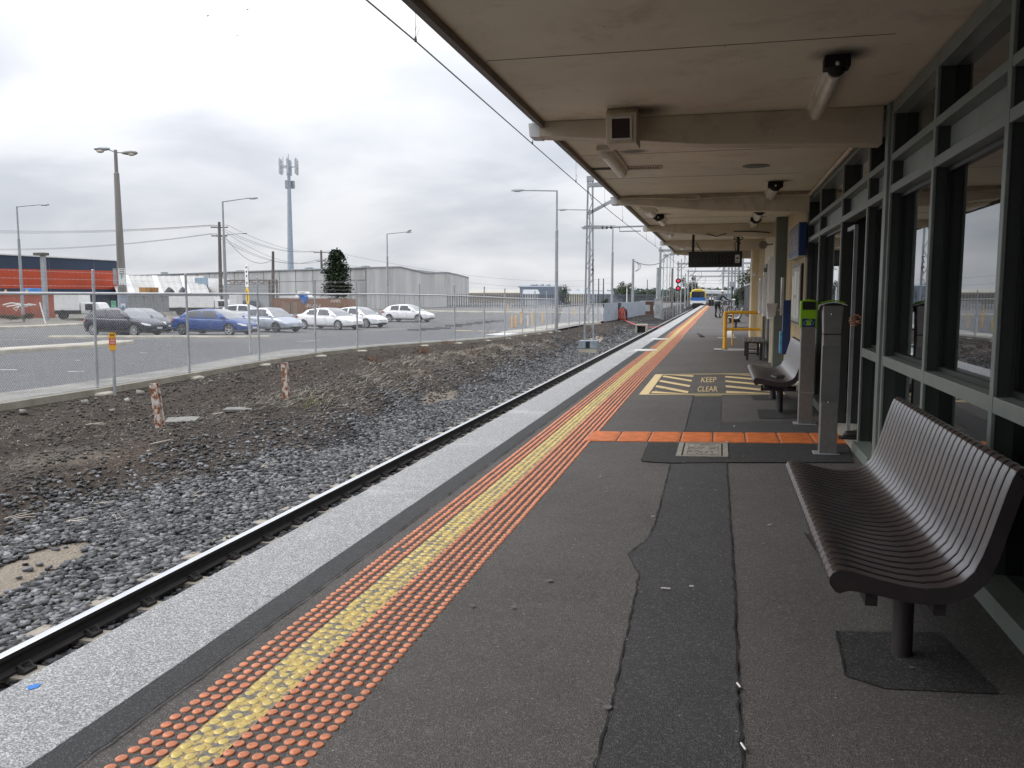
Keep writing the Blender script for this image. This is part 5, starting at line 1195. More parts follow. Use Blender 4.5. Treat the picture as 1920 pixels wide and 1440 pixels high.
park(672, 607, 4.6, -16, paint=wp, H=1.48, W_=1.79, label='white sedan parked just beyond the long white sedan', rimstyle=7, boot=1.03)
park(766, 599.5, 4.5, -8, paint=wp, H=1.47, hatch=True, label='white car standing alone in the far bays, facing the road', rimstyle=5)
park(462, 600, 4.4, 10, paint=wp, H=1.5, hatch=True, label='white car far behind the silver hatchback, only its roof showing')
# ------------------------------------------------------------------ poles, lamps, wires
def ground_at(px, depth):
    p = at(px, 600, depth); p.z = lz(p.x, p.y); return p
RT = Vector(_r)
def lamp_post(px_b, depth, ytop, arm, lab, r0=.11, mat='lamp_grey', drop=None, armrise=0.):
    b = ground_at(px_b, depth); k = depth / FPX; zt = CAMH + (553 - ytop) * k
    r = thing('street_lamp', lab, 'street lamp', b, 'street lamps around the car park')
    p = MB(); p.tube([(b.x, b.y, b.z - .2), (b.x, b.y, b.z + (zt - b.z) * .72), (b.x, b.y, b.z + (zt - b.z) * .722), (b.x, b.y, zt)], [r0, r0 * .8, r0 * .55, r0 * .45], 12); p.build('pole', M[mat], r, smooth=50)
    e = b + RT * (arm * k); e.z = zt + armrise * k
    a = MB(); a.tube([(b.x, b.y, zt - .03), (e.x, e.y, e.z)], [.045, .035], 8); a.build('arm', M[mat], r, smooth=60)
    d = RT * (1 if arm > 0 else -1); h = MB(); c = e
    h.loft([[c + d * t + Vector((-d.y, d.x, 0)) * (s * w) + Vector((0, 0, z)) for s, z in ((-1, -.05), (1, -.05), (.7, .06), (-.7, .06))] for t, w in ((-.1, .06), (.1, .14), (.55, .16), (.72, .1))]); hd = h.build('lamp_head', M['lamp_grey'], r, bevel=.02)
    MB().loft([[c + d * t + Vector((-d.y, d.x, 0)) * (s * .11) + Vector((0, 0, z)) for s, z in ((-1, -.052), (1, -.052), (.7, -.10), (-.7, -.10))] for t in (.12, .52)]).build('lens', M['offwhite'], hd)
    return r
lamp_post(44, 74, 390, 44, 'tall slim street lamp at the far left above the orange building', .14, armrise=3)
lamp_post(425, 68, 381, 48, 'street lamp with its arm to the right, left of the mobile phone mast', .14, armrise=6)
lamp_post(728, 98, 440, 34, 'street lamp with a bird on its head before the grey warehouse', .13, armrise=3)
lamp_post(1043, 57, 361, -64, 'tall street lamp with its arm to the left, nearest to the gate', .125)
lamp_post(1104, 76, 396, -44, 'street lamp half hidden behind the lattice mast', .13)
lamp_post(1147, 90, 428, -46, 'street lamp right of the lattice mast, behind its bracket', .14)
def twin_lamp():
    b = ground_at(232, 46); k = 46 / FPX; zt = CAMH + (553 - 288) * k
    r = thing('twin_street_lamp', 'tall concrete lamp pole carrying two lamp heads and parking signs beside the black hatchback', 'street lamp', b)
    MB().tube([(b.x, b.y, b.z - .2), (b.x - .02, b.y, CAMH + (553 - 330) * k), (b.x - .02, b.y, CAMH + (553 - 329) * k), (b.x - .02, b.y, zt)], [.26, .135, .095, .085], 14).build('pole', M['polecon'], r, smooth=40)
    MB().tube([(b.x, b.y, b.z), (b.x, b.y, b.z + 2.2)], [.262, .243], 14).build('painted_base', pm('pale_blue_grey_paint', (.25, .28, .33), .6), r, smooth=50)
    for s, dz in ((-1, 5), (1, -4)):
        a = b + RT * (s * .25); e = b + RT * (s * .36); e.z = zt + dz * k * .6 - .08
        MB().tube([(b.x - .02, b.y, zt - .12), tuple(e)], .03, 8).build('arm', M['lamp_grey'], r)
        h = MB(); c = e + RT * (s * .32); rot = math.atan2(RT.y, RT.x)
        rings = []
        for t, w, hh in ((-.36, .06, .05), (-.2, .12, .09), (.1, .17, .12), (.38, .13, .09), (.46, .05, .04)):
            rings.append([c + RT * (s * t) + Vector((-RT.y, RT.x, 0)) * (w * math.cos(q)) + Vector((0, 0, hh * math.sin(q) + .02 - .03 * s)) for q in [2 * math.pi * i / 10 for i in range(10)]])
        h.loft(rings); hd = h.build('lamp_head', M['galv'] if s < 0 else M['polecon'], r, smooth=60)
        MB().sph(c + RT * (s * .14) + Vector((0, 0, -.07)), (.22, .16, .10), 12, 6).build('lens', M['offwhite'], hd, smooth=60)
    return r, b, k
TL, TB, TK = twin_lamp()
def parking_sign():
    f = Vector((-TB.x, -TB.y, 0)).normalized(); rt = Vector((-f.y, f.x, 0)); c = TB + f * .23 + rt * (.03)
    def plate(x0, x1, y0, y1, off, name, mat, par, t=.006):
        z0, z1 = CAMH + (553 - y1) * TK, CAMH + (553 - y0) * TK; a, b2 = (x0 - 232) * TK, (x1 - 232) * TK
        return MB().prism([TB + f * off + rt * q + Vector((0, 0, z - TB.z)) for q, z in ((a, z0), (b2, z0), (b2, z1), (a, z1))], f * t).build(name, mat, par)
    s = thing('parking_sign', 'white parking sign with a green letter P strapped to the concrete lamp pole', 'sign', c + Vector((0, 0, 2.5)))
    plate(226.5, 238.5, 504, 535, .25, 'plate', M['white'], s)
    z = lambda y: CAMH + (553 - y) * TK
    text('P', .26, TB + f * .2575 + rt * (.5 * TK) + Vector((0, 0, z(521) - TB.z)), rt, (0, 0, 1), pm('sign_green', (.02, .16, .07), .5), s, 'letter')
    ln = MB()
    for y, a, b2 in ((506.5, 228, 237), (510, 228.5, 236.5), (513, 228, 237), (516, 229.5, 235.5), (533, 228.5, 230.5), (533, 233, 235)):
        ln.prism([TB + f * .257 + rt * ((q - 232) * TK) + Vector((0, 0, z(y + d) - TB.z)) for q, d in ((a, .7), (b2, .7), (b2, -.7), (a, -.7))], f * .002)
    ln.build('small_print', pm('sign_ink', (.08, .1, .09), .6), s)
    b = thing('parking_sign', 'grey back of a parking sign seen from behind on the concrete lamp pole', 'sign', c + Vector((0, 0, 2.4)))
    plate(217.5, 223.5, 504, 534, .0, 'plate', M['galv'], b)
    q = thing('notice', 'small blue and white notice fixed low on the concrete lamp pole', 'notice', c + Vector((0, 0, 1.3)))
    plate(228, 236, 569, 586, .29, 'plate', M['white'], q); plate(229.5, 234.5, 573, 580, .298, 'printed_panel', pm('notice_blue', (.15, .35, .55), .5), q, .002)
    g = thing('green_sign', 'small mint green sign on the dark blue wall behind the black hatchback', 'sign', at(213, 572, 80))
    k = 80 / FPX; c2 = at(213, 572, 80); pl = MB(); pl.prism([c2 + RT * (a * k) + Vector((0, 0, b2 * k)) for a, b2 in ((-4.5, -8), (4.5, -8), (4.5, 8), (-4.5, 8))], f * .05); pl.build('plate', pm('mint_green', (.10, .42, .26), .5), g)
    l2 = MB()
    for yy in (5, 2, -4): l2.prism([c2 + f * .05 + RT * (a * k) + Vector((0, 0, (yy + d) * k)) for a, d in ((-3, -.7), (3, -.7), (3, .7), (-3, .7))], f * .01)
    l2.build('printed_lines', pm('dark_green_print', (.03, .12, .08), .6), g)
    pt = MB(); pt.cyl((c2.x, c2.y, lz(c2.x, c2.y)), c2, .05, n=6); pt.build('post', M['galv'], g)
parking_sign()
def bus_sign():
    p = onz(470, 661, -.57); p.z = zf(p.y); d = (Vector(p) - Vector((0, 0, CAMH))).dot(Vector(_F)); k = d / FPX
    r = thing('sign_post', 'leaning grey post with a white parking sign above a yellow round sign behind the fence', 'sign post', p)
    tp = at(463, 500, d); MB().tube([p, tp], .045, 10).build('post', M['galv'], r, smooth=60)
    f = Vector((-.25, -1, 0)).normalized(); side = Vector((1, -.25, 0)).normalized() * .38 + Vector((0, -.2, 0))
    up = (tp - p).normalized()
    def pt(t, a): return p + (tp - p) * t + side * a + f * .06
    H = (tp - p).length
    w = MB(); w.prism([pt(t, a) for t, a in ((.765, -.2), (.765, .42), (1.03, .42), (1.03, -.2))], f * .008); pl = w.build('plate', M['white'], r)
    l = MB()
    for t in (.98, .93, .88, .80): l.prism([pt(q, a) + f * .009 for q, a in ((t, .0), (t, .25), (t + .022, .25), (t + .022, .0))], f * .002)
    l.build('print', M['black'], pl)
    y = MB(); n = 22; y.prism([pt(.66 + .105 * math.sin(q), .12 + .36 * math.cos(q)) for q in [2 * math.pi * i / n for i in range(n)]], f * .008); yl = y.build('round_plate', pm('sign_yellow', (.72, .46, .02), .5), r)
    b = MB(); b.prism([pt(t, a) + f * .009 for t, a in ((.60, .0), (.63, .06), (.70, -.04), (.73, .04), (.71, .14), (.66, .16), (.62, .22), (.60, .16))], f * .002); b.build('symbol', M['black'], yl)
bus_sign()
def util_pole(px, depth, ytop, arms, lab, r0=.16, lampy=None):
    b = ground_at(px, depth); k = depth / FPX; zt = CAMH + (553 - ytop) * k
    r = thing('power_pole', lab, 'power pole', b, 'timber power poles')
    top = at(px - 4 if arms else px, ytop, depth); top.z = zt
    MB().tube([(b.x, b.y, b.z - .3), tuple(top)], [r0 * 1.25, r0 * .8], 10).build('pole', M['timber'], r, smooth=50)
    ends = []
    for y, hw in arms:
        c = b + (top - b) * ((CAMH + (553 - y) * k - b.z) / (zt - b.z)); d = RT * (hw * k); a = MB(); a.bar(c - d, c + d, .12, .12); ar = a.build('crossarm', M['timber'], r)
        ins = MB()
        for t in (-.95, -.4, .45, .95): q = c + d * t; ins.cyl(q + Vector((0, 0, .05)), q + Vector((0, 0, .28)), .045, n=6); ends.append(q + Vector((0, 0, .28)))
        ins.build('insulators', M['offwhite'], ar)
    if lampy:
        c = b + (top - b) * ((CAMH + (553 - lampy) * k - b.z) / (zt - b.z)); e = c + RT * (43 * k) + Vector((0, 0, 4 * k)); MB().tube([c, e], .045, 6).build('lamp_arm', M['galv'], r); MB().sph(e + RT * .2, (.42, .18, .09), 10, 6).build('lamp_head', M['galv'], r)
    return ends, top
E1, T1 = util_pole(415, 98, 417, [(427, 16), (443, 15)], 'timber power pole with two crossarms and a lamp arm beside the street lamp', .2, 442)
E2, T2 = util_pole(606, 150, 470, [(474, 14), (490, 9)], 'timber power pole with crossarms standing by the dark conifer', .22)
E3, T3 = util_pole(512, 108, 472, [], 'bare timber pole without crossarms left of the mobile phone mast', .2)
def wires():
    root = thing('power_lines', 'sagging overhead power lines strung between the timber poles', 'power line', E1[0])
    w = MB()
    def sag(a, b, s, r=.019):
        a, b = Vector(a), Vector(b); w.tube([a + (b - a) * t - Vector((0, 0, s * 4 * t * (1 - t))) for t in np.linspace(0, 1, 14)], r, 4)
    L0 = at(-420, 395, 120); L1 = at(-420, 425, 120)
    for i, q in enumerate((E1[0], E1[1], E1[3])): sag(L0 + Vector((0, 0, -.35 * i)), q, 1.6)
    for i, q in enumerate((E1[4], E1[5])): sag(L1 + Vector((0, 0, -.3 * i)), q, 2.4)
    for i, q in enumerate((0, 1, 3)): sag(E1[q], E2[q], 1.2)
    for q in (4, 5, 7): sag(E1[q], E2[q], 1.8)
    sag(E1[6], T3 - Vector((0, 0, 1.)), 1.6, .025); sag(E2[3], at(1150, 520, 300), 3); sag(E2[5], at(1150, 530, 300), 3)
    w.build('wires', M['black'], root)
wires()
def phone_mast():
    D = 150; k = D / FPX; b = ground_at(547, D); zt = CAMH + (553 - 300) * k; t = at(541, 300, D)
    r = thing('mobile_phone_mast', 'tall grey monopole mast topped with mobile phone antenna panels', 'mast', b)
    MB().tube([(b.x, b.y, b.z - .5), tuple(t)], [.66, .24], 16).build('pole', pm('blue_grey_steel', (.27, .31, .36), .5, .3, var=.1), r, smooth=60)
    fr = MB()
    for a in (0.3, 2.4, 4.5):
        d = Vector((math.cos(a), math.sin(a), 0)); n = Vector((-d.y, d.x, 0)); c = t + Vector((0, 0, -1.2)) + d * 1.35
        fr.bar(t + Vector((0, 0, -1.2)), c, .14, .14); fr.bar(c - n * .9, c + n * .9, .12, .12)
        for s in (-.85, -.1, .85):
            q = c + n * s; fr.cyl(q + Vector((0, 0, -1.3)), q + Vector((0, 0, 1.5)), .05, n=6)
            if s != -.1: MB().box(q.x - .15, q.x + .15, q.y - .12, q.y + .12, q.z - 1.3, q.z + 1.2).build('antenna_panel', pm('pale_grey_panel', (.42, .43, .45), .5), r)
    fr.cyl(t, t + Vector((0, 0, 1.0)), .05, n=6)
    fr.build('antenna_frame', M['lamp_grey'], r);
    for a in (.6, 2.6, 4.6): q = t + Vector((math.cos(a) * .6, math.sin(a) * .6, -4.2)); MB().box(q.x - .3, q.x + .3, q.y - .25, q.y + .25, q.z - .7, q.z + .6).build('radio_unit', M['lamp_grey'], r)
phone_mast()
# ------------------------------------------------------------------ buildings beyond the car park
def gpt(px, depth): p = at(px, 600, depth); p.z = lz(p.x, p.y); return p
def zpx(y, depth): return CAMH + (553 - y) * depth / FPX
def walls(root, name, pts, zt, mat, zb=None, back=None, thick=.3):
    """a run of wall along footprint points; zt: top height per point"""
    mb = MB(); vs = []; fs = []
    for i, (p, z) in enumerate(zip(pts, zt)):
        b = p.z - .5 if zb is None else zb[i]
        vs += [(p.x, p.y, b), (p.x, p.y, z), (p.x - .0 + thick * .3, p.y + thick, z), (p.x + thick * .3, p.y + thick, b)]
        if i: o = 4 * i; fs += [(o - 4, o - 3, o + 1, o), (o - 3, o - 2, o + 2, o + 1), (o - 2, o - 1, o + 3, o + 2)]
    n = len(pts) - 1; fs += [(0, 1, 2, 3), (4 * n, 4 * n + 1, 4 * n + 2, 4 * n + 3)]
    mb.add(vs, fs); return mb.build(name, mat, root)
def seams(root, pts, zt, step, mat, name='panel_joints'):
    mb = MB()
    for (a, za), (b, zb_) in zip(list(zip(pts, zt))[:-1], list(zip(pts, zt))[1:]):
        L = (b - a).length; d = (b - a) / L; n = Vector((d.y, -d.x, 0)).normalized()
        if n.dot(Vector((a.x, a.y, 0))) > 0: n = -n
        s = step * .5
        while s < L - .2:
            p = a + d * s; z = za + (zb_ - za) * s / L; mb.bar((p.x + n.x * .01, p.y + n.y * .01, a.z), (p.x + n.x * .01, p.y + n.y * .01, z - .03), .09, .06); s += step
        for h in (2.2, 4.4):
            if z > h + a.z + .5: mb.bar(tuple(a + n * .008 + Vector((0, 0, h))), tuple(b + n * .008 + Vector((0, 0, h))), .04, .06)
    return mb.build(name, mat, root)
joint = pm('panel_joint_grey', (.15, .15, .15), .9)
def industrial():
    # orange and navy warehouse
    a, b = gpt(-160, 96), gpt(222, 122); za, zb = zpx(470, 96), zpx(490, 122)
    r = thing('warehouse', 'big warehouse wall painted in navy, orange-red and navy bands at the far left', 'warehouse', a)
    navy = pm('navy_wall_paint', (.026, .042, .078), .6, var=.1, vs=.3); org = pm('orange_red_wall_paint', (.44, .062, .022), .6, var=.1, vs=.3)
    za1, zb1 = zpx(500.5, 96), zpx(508.5, 122); za2, zb2 = zpx(539, 96), zpx(542.5, 122)
    walls(r, 'upper_band', [a, b], [za, zb], navy, [za1, zb1]); walls(r, 'middle_band', [a, b], [za1, zb1], org, [za2, zb2]); walls(r, 'lower_band', [a, b], [za2, zb2], navy)
    seams(r, [a, b], [za, zb], 7, joint)
    e = b + (b - a).normalized().cross(Vector((0, 0, 1))) * -25
    cp = MB(); cp.bar((a.x, a.y, za + .1), (b.x, b.y, zb + .1), .5, .12); cp.build('capping', M['white'], r)
    sd = MB(); bk = Vector((-.75, .66, 0)) * 30; sd.add([(b.x, b.y, b.z), (b.x, b.y, zb), (b.x + bk.x, b.y + bk.y, zb), (b.x + bk.x, b.y + bk.y, b.z)], [(0, 1, 2, 3)]); sd.build('side_wall', navy, r)
    # long grey concrete warehouse
    P = [gpt(180, 205), gpt(430, 158), gpt(686, 128), gpt(750, 138), gpt(800, 148), gpt(838, 157), gpt(878, 172)]
    Y = [520, 511, 503, 501.5, 513, 511.5, 521]; D = [205, 158, 128, 138, 148, 157, 172]; Z = [zpx(y, d) for y, d in zip(Y, D)]
    r = thing('warehouse', 'long grey concrete panel warehouse behind the parked cars', 'warehouse', P[2])
    walls(r, 'wall', P[:3], Z[:3], pm('warehouse_concrete', (.40, .40, .395), .85, var=.15, vs=.5, dirt=(.22, .22, .22), da=.5, streak=True)); walls(r, 'end_wall', P[2:], Z[2:], pm('pale_concrete_panel', (.50, .50, .49), .85, var=.14, vs=.4, dirt=(.24, .24, .23), da=.5, streak=True))
    seams(r, P[:3], Z[:3], 5.2, joint); seams(r, P[2:], Z[2:], 5, joint)
    fl = MB()
    for i in range(len(P) - 1): fl.bar((P[i].x, P[i].y, Z[i] + .05), (P[i + 1].x, P[i + 1].y, Z[i + 1] + .05), .4, .18)
    fl.build('roof_flashing', M['lamp_grey'], r)
    rb = MB(); bk = Vector((-.45, .9, 0)) * 50
    rb.add([(P[i].x, P[i].y, Z[i] - .1) for i in range(7)] + [(P[i].x + bk.x, P[i].y + bk.y, Z[i] - .1) for i in (6, 2, 0)], [tuple(range(10))]); rb.build('roof', M['galv'], r)
    for x, y, d in ((450, 509, 158), (580, 504, 143), (685, 501, 132), (308, 512, 180)):
        c = at(x, y, d + 3); v = MB(); v.lathe((c.x, c.y, c.z - 1.2), (0, 0, 1), [(.35, 0), (.35, 1.0), (.75, 1.05), (.75, 1.4), (.5, 1.5)], 12); v.build('roof_vent', M['galv'], r)
    rc = MB()
    # palings of a low wire fence before the wall
    f = thing('wire_fence', 'tall thin wire fence with cranked posts in front of the grey warehouse', 'fence', gpt(700, 124)); ps = MB()
    for x in range(660, 800, 9):
        d = 120 + (x - 660) * .15; p = gpt(x, d); MB().tube([p, p + Vector((0, 0, 2.1)), p + Vector((.25, -.15, 2.4))], .035, 5).build('post', M['lamp_grey'], f)
    # low skillion sheds
    r = thing('shed', 'low grey shed with a pale ribbed roof behind the black hatchback and blue sedan', 'shed', gpt(300, 118))
    A, B_, C_, D_ = gpt(222, 108), gpt(395, 112), gpt(385, 150), gpt(210, 146); ze, zr = zpx(551, 110), zpx(518, 148)
    rf = MB(); n = 30; vs = []; fs = []
    for i in range(n + 1):
        t = i / n; p = A + (B_ - A) * t; q = D_ + (C_ - D_) * t; b_ = .08 if i % 2 else 0; vs += [(p.x, p.y, ze + b_), (q.x, q.y, zr + b_)]
        if i: fs.append((2 * i - 2, 2 * i - 1, 2 * i + 1, 2 * i))
    rf.add(vs, fs); roof = rf.build('roof', pm('pale_roof_sheet', (.33, .325, .31), .5, .1, var=.12, vs=.3, dirt=(.3, .27, .22), da=.4), r)
    sk = MB()
    for t in (.12, .42, .72):
        p = A + (B_ - A) * t; q = D_ + (C_ - D_) * (t + .02); u = (B_ - A).normalized() * .8; sk.add([tuple(Vector((p.x, p.y, ze + .12))), tuple(Vector((p.x + u.x, p.y + u.y, ze + .12))), (q.x + u.x, q.y + u.y, zr + .12), (q.x, q.y, zr + .12)], [(0, 1, 2, 3)])
    sk.build('skylights', pm('roof_light_sheet', (.5, .5, .48), .5), roof)
    walls(r, 'wall', [A, B_], [ze, ze], pm('shed_grey', (.22, .23, .24), .8)); walls(r, 'upper_wall', [D_, C_], [zr, zr], M['galv'])
    r = thing('shed', 'blue-grey shed with a roller door standing right of the ribbed roof shed', 'shed', gpt(440, 125))
    A, B_ = gpt(368, 132), gpt(412, 126); walls(r, 'wall', [A, B_], [zpx(521, 132), zpx(521, 126)], pm('blue_grey_wall', (.20, .27, .33), .6)); A, B_ = gpt(393, 125), gpt(430, 122); walls(r, 'side_wall', [A, B_], [zpx(522, 125), zpx(523, 122)], M['white'])
    A, B_ = gpt(412, 118), gpt(512, 114); walls(r, 'front_wall', [A, B_], [zpx(535, 118), zpx(534, 114)], pm('grey_cladding', (.30, .31, .32), .6, var=.1)); walls(r, 'roller_door', [A + Vector((1.5, -.4, 0)), B_ + Vector((-2, -.4, 0))], [zpx(564, 116)] * 2, pm('dark_blue_cladding', (.05, .06, .085), .6))
    r = thing('steel_gantry', 'dark steel truss gantry frame standing in front of the blue-grey shed', 'gantry', gpt(470, 106)); t = MB()
    A, B_ = gpt(425, 108), gpt(521, 104); zt, zl = zpx(526, 106), zpx(533, 106)
    t.bar((A.x, A.y, zt), (B_.x, B_.y, zt), .16, .16); t.bar((A.x, A.y, zl), (B_.x, B_.y, zl), .12, .12); N = 14
    for i in range(N): p = A + (B_ - A) * (i / N); q = A + (B_ - A) * ((i + 1) / N); t.bar((p.x, p.y, zt if i % 2 else zl), (q.x, q.y, zl if i % 2 else zt), .06, .06)
    t.build('truss', M['fascia'], r)
    for s in (.0, .86, 1.): p = A + (B_ - A) * s; MB().bar(p, (p.x, p.y, zt), .18, .18).build('leg', M['fascia'], r)
    # brick wall with things on it
    r = thing('brick_wall', 'low orange-brown brick wall behind the white sedans', 'wall', gpt(570, 100)); P = [gpt(512, 100), gpt(650, 104), gpt(668, 112)]; walls(r, 'wall', P, [zpx(559, 100), zpx(560, 104), zpx(561, 112)], pm('brown_brick', (.235, .115, .062), .85, var=.25, vs=3, dirt=(.14, .09, .06), da=.4))
    tg = MB(); P0 = gpt(583, 99.4)
    for i, x in enumerate((573, 578, 584, 590, 596)): p = at(x, 574, 99.3); tg.tube([p + Vector((0, 0, .25 * (i % 2))), p + Vector((.18, 0, -.15)), p + Vector((.3, 0, .2))], .05, 4)
    for i, x in enumerate((620, 626, 631)): p = at(x, 566, 101); tg.tube([p, p + Vector((.3, 0, .25)), p + Vector((.5, 0, -.1))], .04, 4)
    tg.build('scrawl', M['paper'], r)
    lg = MB()
    for x in (536, 549): p = gpt(x, 98.8); lg.bar(tuple(p), (p.x, p.y, zpx(567, 99)), 1.2, .1)
    lg.build('shutter', pm('brown_shutter', (.2, .13, .085), .7), r)
industrial()
def yard():
    def cont(x0, x1, d0, d1, y0, lab, mat, name='shipping_container'):
        a, b = gpt(x0, d0), gpt(x1, d1); h = zpx(y0, (d0 + d1) / 2); r = thing(name, lab, 'shipping container', a); n = int((b - a).length / .25); dd = (b - a) / n; nrm = Vector((dd.y, -dd.x, 0)).normalized()
        if nrm.dot(Vector((a.x, a.y, 0))) > 0: nrm = -nrm
        vs = []; fs = []
        for i in range(n + 1):
            p = a + dd * i + nrm * (.05 if i % 2 else 0); vs += [(p.x, p.y, a.z + .1), (p.x, p.y, h)]
            if i: fs.append((2 * i - 2, 2 * i - 1, 2 * i + 1, 2 * i))
        MB().add(vs, fs).build('side', mat, r)
        q = -nrm * 2.4; t = MB(); t.add([(a.x, a.y, h), (b.x, b.y, h), (b.x + q.x, b.y + q.y, h), (a.x + q.x, a.y + q.y, h), (b.x, b.y, b.z), (b.x + q.x, b.y + q.y, b.z)], [(0, 1, 2, 3), (1, 4, 5, 2)]); t.build('roof_and_end', mat, r)
        fr = MB()
        for p in (a, b): fr.bar((p.x, p.y, p.z), (p.x, p.y, h), .16, .16)
        fr.bar((a.x, a.y, h), (b.x, b.y, h), .14, .14); fr.bar((a.x, a.y, a.z + .1), (b.x, b.y, b.z + .1), .14, .14); fr.build('frame', mat, r); return r, a, b, h, nrm
    orc = pm('faded_orange_steel', (.33, .085, .05), .6, var=.15, vs=1, dirt=(.2, .1, .07), da=.5)
    r, a, b, h, n = cont(-70, 101, 82, 85, 553, 'faded orange-red shipping container with a white scrawl behind the far left lamp', orc)
    s = MB(); k = 83 / FPX
    for x0, x1, y in ((5, 38, 572), (28, 52, 577), (40, 68, 574), (12, 60, 575)): p, q = at(x0, y, 82), at(x1, y - 2, 82.6); s.tube([p, (p + q) / 2 + Vector((0, 0, .15)), q], .06, 4)
    s.tube([at(25, 577, 82), at(30, 583, 82), at(35, 576, 82)], .05, 4); s.build('scrawl', M['paper'], r)
    tops = MB(); c0 = gpt(20, 84)
    for x, col, lab, w, hh in ((61, (.05, .25, .62), 'bright blue plastic crate standing on top of the orange container', 1.25, .65),):
        p = at(x, 552, 86); m_ = MB(); m_.box(p.x - w * .5, p.x + w * .5, p.y - .6, p.y + .6, h + .02, h + .02 + hh)
        for k2 in range(4): m_.box(p.x - w * .5 + .1 + k2 * w * .25, p.x - w * .5 + .15 + k2 * w * .25, p.y - .64, p.y - .6, h + .05, h + hh - .05)
        tag(m_.build('crate', pm('blue_plastic', col, .5), bevel=.03), lab, 'crate')
    for x, lab in ((11, 'yellow-orange cone on the container, left of the lamp pole'), (51, 'yellow-orange cone on the container, beside the blue crate'), (-4, 'yellow-orange cone on the container at the frame edge')):
        p = at(x, 552, 85); m_ = MB(); m_.lathe((p.x, p.y, h + .02), (0, 0, 1), [(.3, 0), (.3, .06), (.24, .07), (.06, .5), (.0, .52)], 10); tag(m_.build('traffic_cone', pm('ochre_plastic', (.55, .30, .08), .5), smooth=40), lab, 'cone')
    def truck(x0, xc, x1, d, y0, yc, lab, cab_right=True):
        a, b, c = gpt(x0, d), gpt(xc, d), gpt(x1, d); r = thing('box_truck', lab, 'truck', a); dep = Vector((-_fh[0] * -1, _fh[1], 0)); dep = Vector((_fh[0], _fh[1], 0)) * 2.2
        m_ = MB(); z0, z1 = a.z + .85, zpx(y0, d); q = [a, b, b + dep, a + dep]; m_.add([(p.x, p.y, z0) for p in q] + [(p.x, p.y, z1) for p in q], [(0, 1, 2, 3), (4, 5, 6, 7), (0, 1, 5, 4), (1, 2, 6, 5), (2, 3, 7, 6), (3, 0, 4, 7)]); m_.build('cargo_box', M['white'], r, bevel=.04)
        u = RT; zc = zpx(yc, d); L = (c - b).length; p0 = b + RT * .1; prof = [(0, a.z + .5), (L, a.z + .5), (L + .05, zc - .8), (L * .80, zc - .08), (L * .7, zc), (0, zc)]
        m_ = MB(); m_.prism([p0 + RT * s + Vector((0, 0, z - p0.z)) for s, z in prof], dep * .9); cb = m_.build('cab', M['white'], r, bevel=.06)
        w = MB(); w.prism([p0 - dep * .01 + RT * s + Vector((0, 0, z - p0.z)) for s, z in ((L * .22, zc - .72), (L * .74, zc - .72), (L * .60, zc - .14), (L * .22, zc - .14))], dep * .005); w.build('side_window', M['carglass'], cb)
        w = MB(); w.add([p0 + dep * f_ + RT * (s + .03) + Vector((0, 0, z - p0.z)) for f_, s, z in ((.06, L * .97, zc - .72), (.84, L * .97, zc - .72), (.84, L * .8, zc - .14), (.06, L * .8, zc - .14))], [(0, 1, 2, 3)]); w.build('windscreen', M['carglass'], cb)
        m_ = MB(); m_.add([(p.x, p.y, z) for z in (a.z + .5, a.z + .84) for p in (a, c, c + dep * .9, a + dep * .9)], [(0, 1, 2, 3), (4, 5, 6, 7), (0, 1, 5, 4), (1, 2, 6, 5), (2, 3, 7, 6), (3, 0, 4, 7)]); m_.build('chassis', M['black'], r)
        for s in (.18, .85):
            p = a + (c - a) * s; m_ = MB(); m_.lathe(p - dep * .02 + Vector((0, 0, .45)), dep, [(.2, -.01), (.45, 0), (.45, .25), (.2, .26)], 16); m_.build('wheel', M['rubber'], r)
    truck(103, 150, 190, 80, 549, 567, 'white box truck with its cab to the right parked before the navy wall band')
    truck(318, 402, 432, 92, 556, 562, 'long white truck box with a grey panel behind the blue sedan')
    b = MB(); p = gpt(431, 90); q = gpt(445, 90); dep = Vector((_fh[0], _fh[1], 0)) * 2
    r = thing('machine_cabinet', 'tall white machine cabinet with a dark slot behind the blue sedan', 'cabinet', p); zz = zpx(553, 90); b.add([(v.x, v.y, z) for z in (p.z, zz) for v in (p, q, q + dep, p + dep)], [(0, 1, 2, 3), (4, 5, 6, 7), (0, 1, 5, 4), (1, 2, 6, 5), (2, 3, 7, 6), (3, 0, 4, 7)]); b.build('cabinet', M['white'], r, bevel=.03)
    s = MB(); s.add([at(x, y, 89.8) for x, y in ((434, 556), (443, 556), (443, 559), (434, 559))], [(0, 1, 2, 3)]); s.build('slot', M['black'], r)
    # piles on the yard
    for x, d, w, y0, y1, c, lab in ((272, 100, 13, 539, 552, (.42, .24, .10), 'brown cardboard carton, left of the pair stacked in the yard'), (287, 101, 13, 539, 552, (.36, .2, .085), 'brown cardboard carton, right of the pair stacked in the yard')):
        k = d / FPX; p = at(x, y1, d); m_ = MB(); m_.box(p.x - w * k / 2, p.x + w * k / 2, p.y - .5, p.y + .5, p.z, p.z + (y1 - y0) * k); m_.box(p.x - .05, p.x + .05, p.y - .503, p.y - .5, p.z, p.z + (y1 - y0) * k)
        tag(m_.build('carton', pm('cardboard_%d' % x, c, .9), bevel=.02), lab, 'carton')
    st = thing('storage_rack', 'long pale storage rack loaded with clutter in the yard behind the cars', 'rack', gpt(320, 97)); A, B_ = gpt(238, 98), gpt(425, 96); zt = zpx(553, 97)
    m_ = MB(); m_.bar((A.x, A.y, zt), (B_.x, B_.y, zt), 1.2, .12); m_.build('shelf', M['galv'], st)
    for i in range(12): p = A + (B_ - A) * (i / 11); MB().bar(p, (p.x, p.y, zt), .1, .1).build('leg', M['lamp_grey'], st)
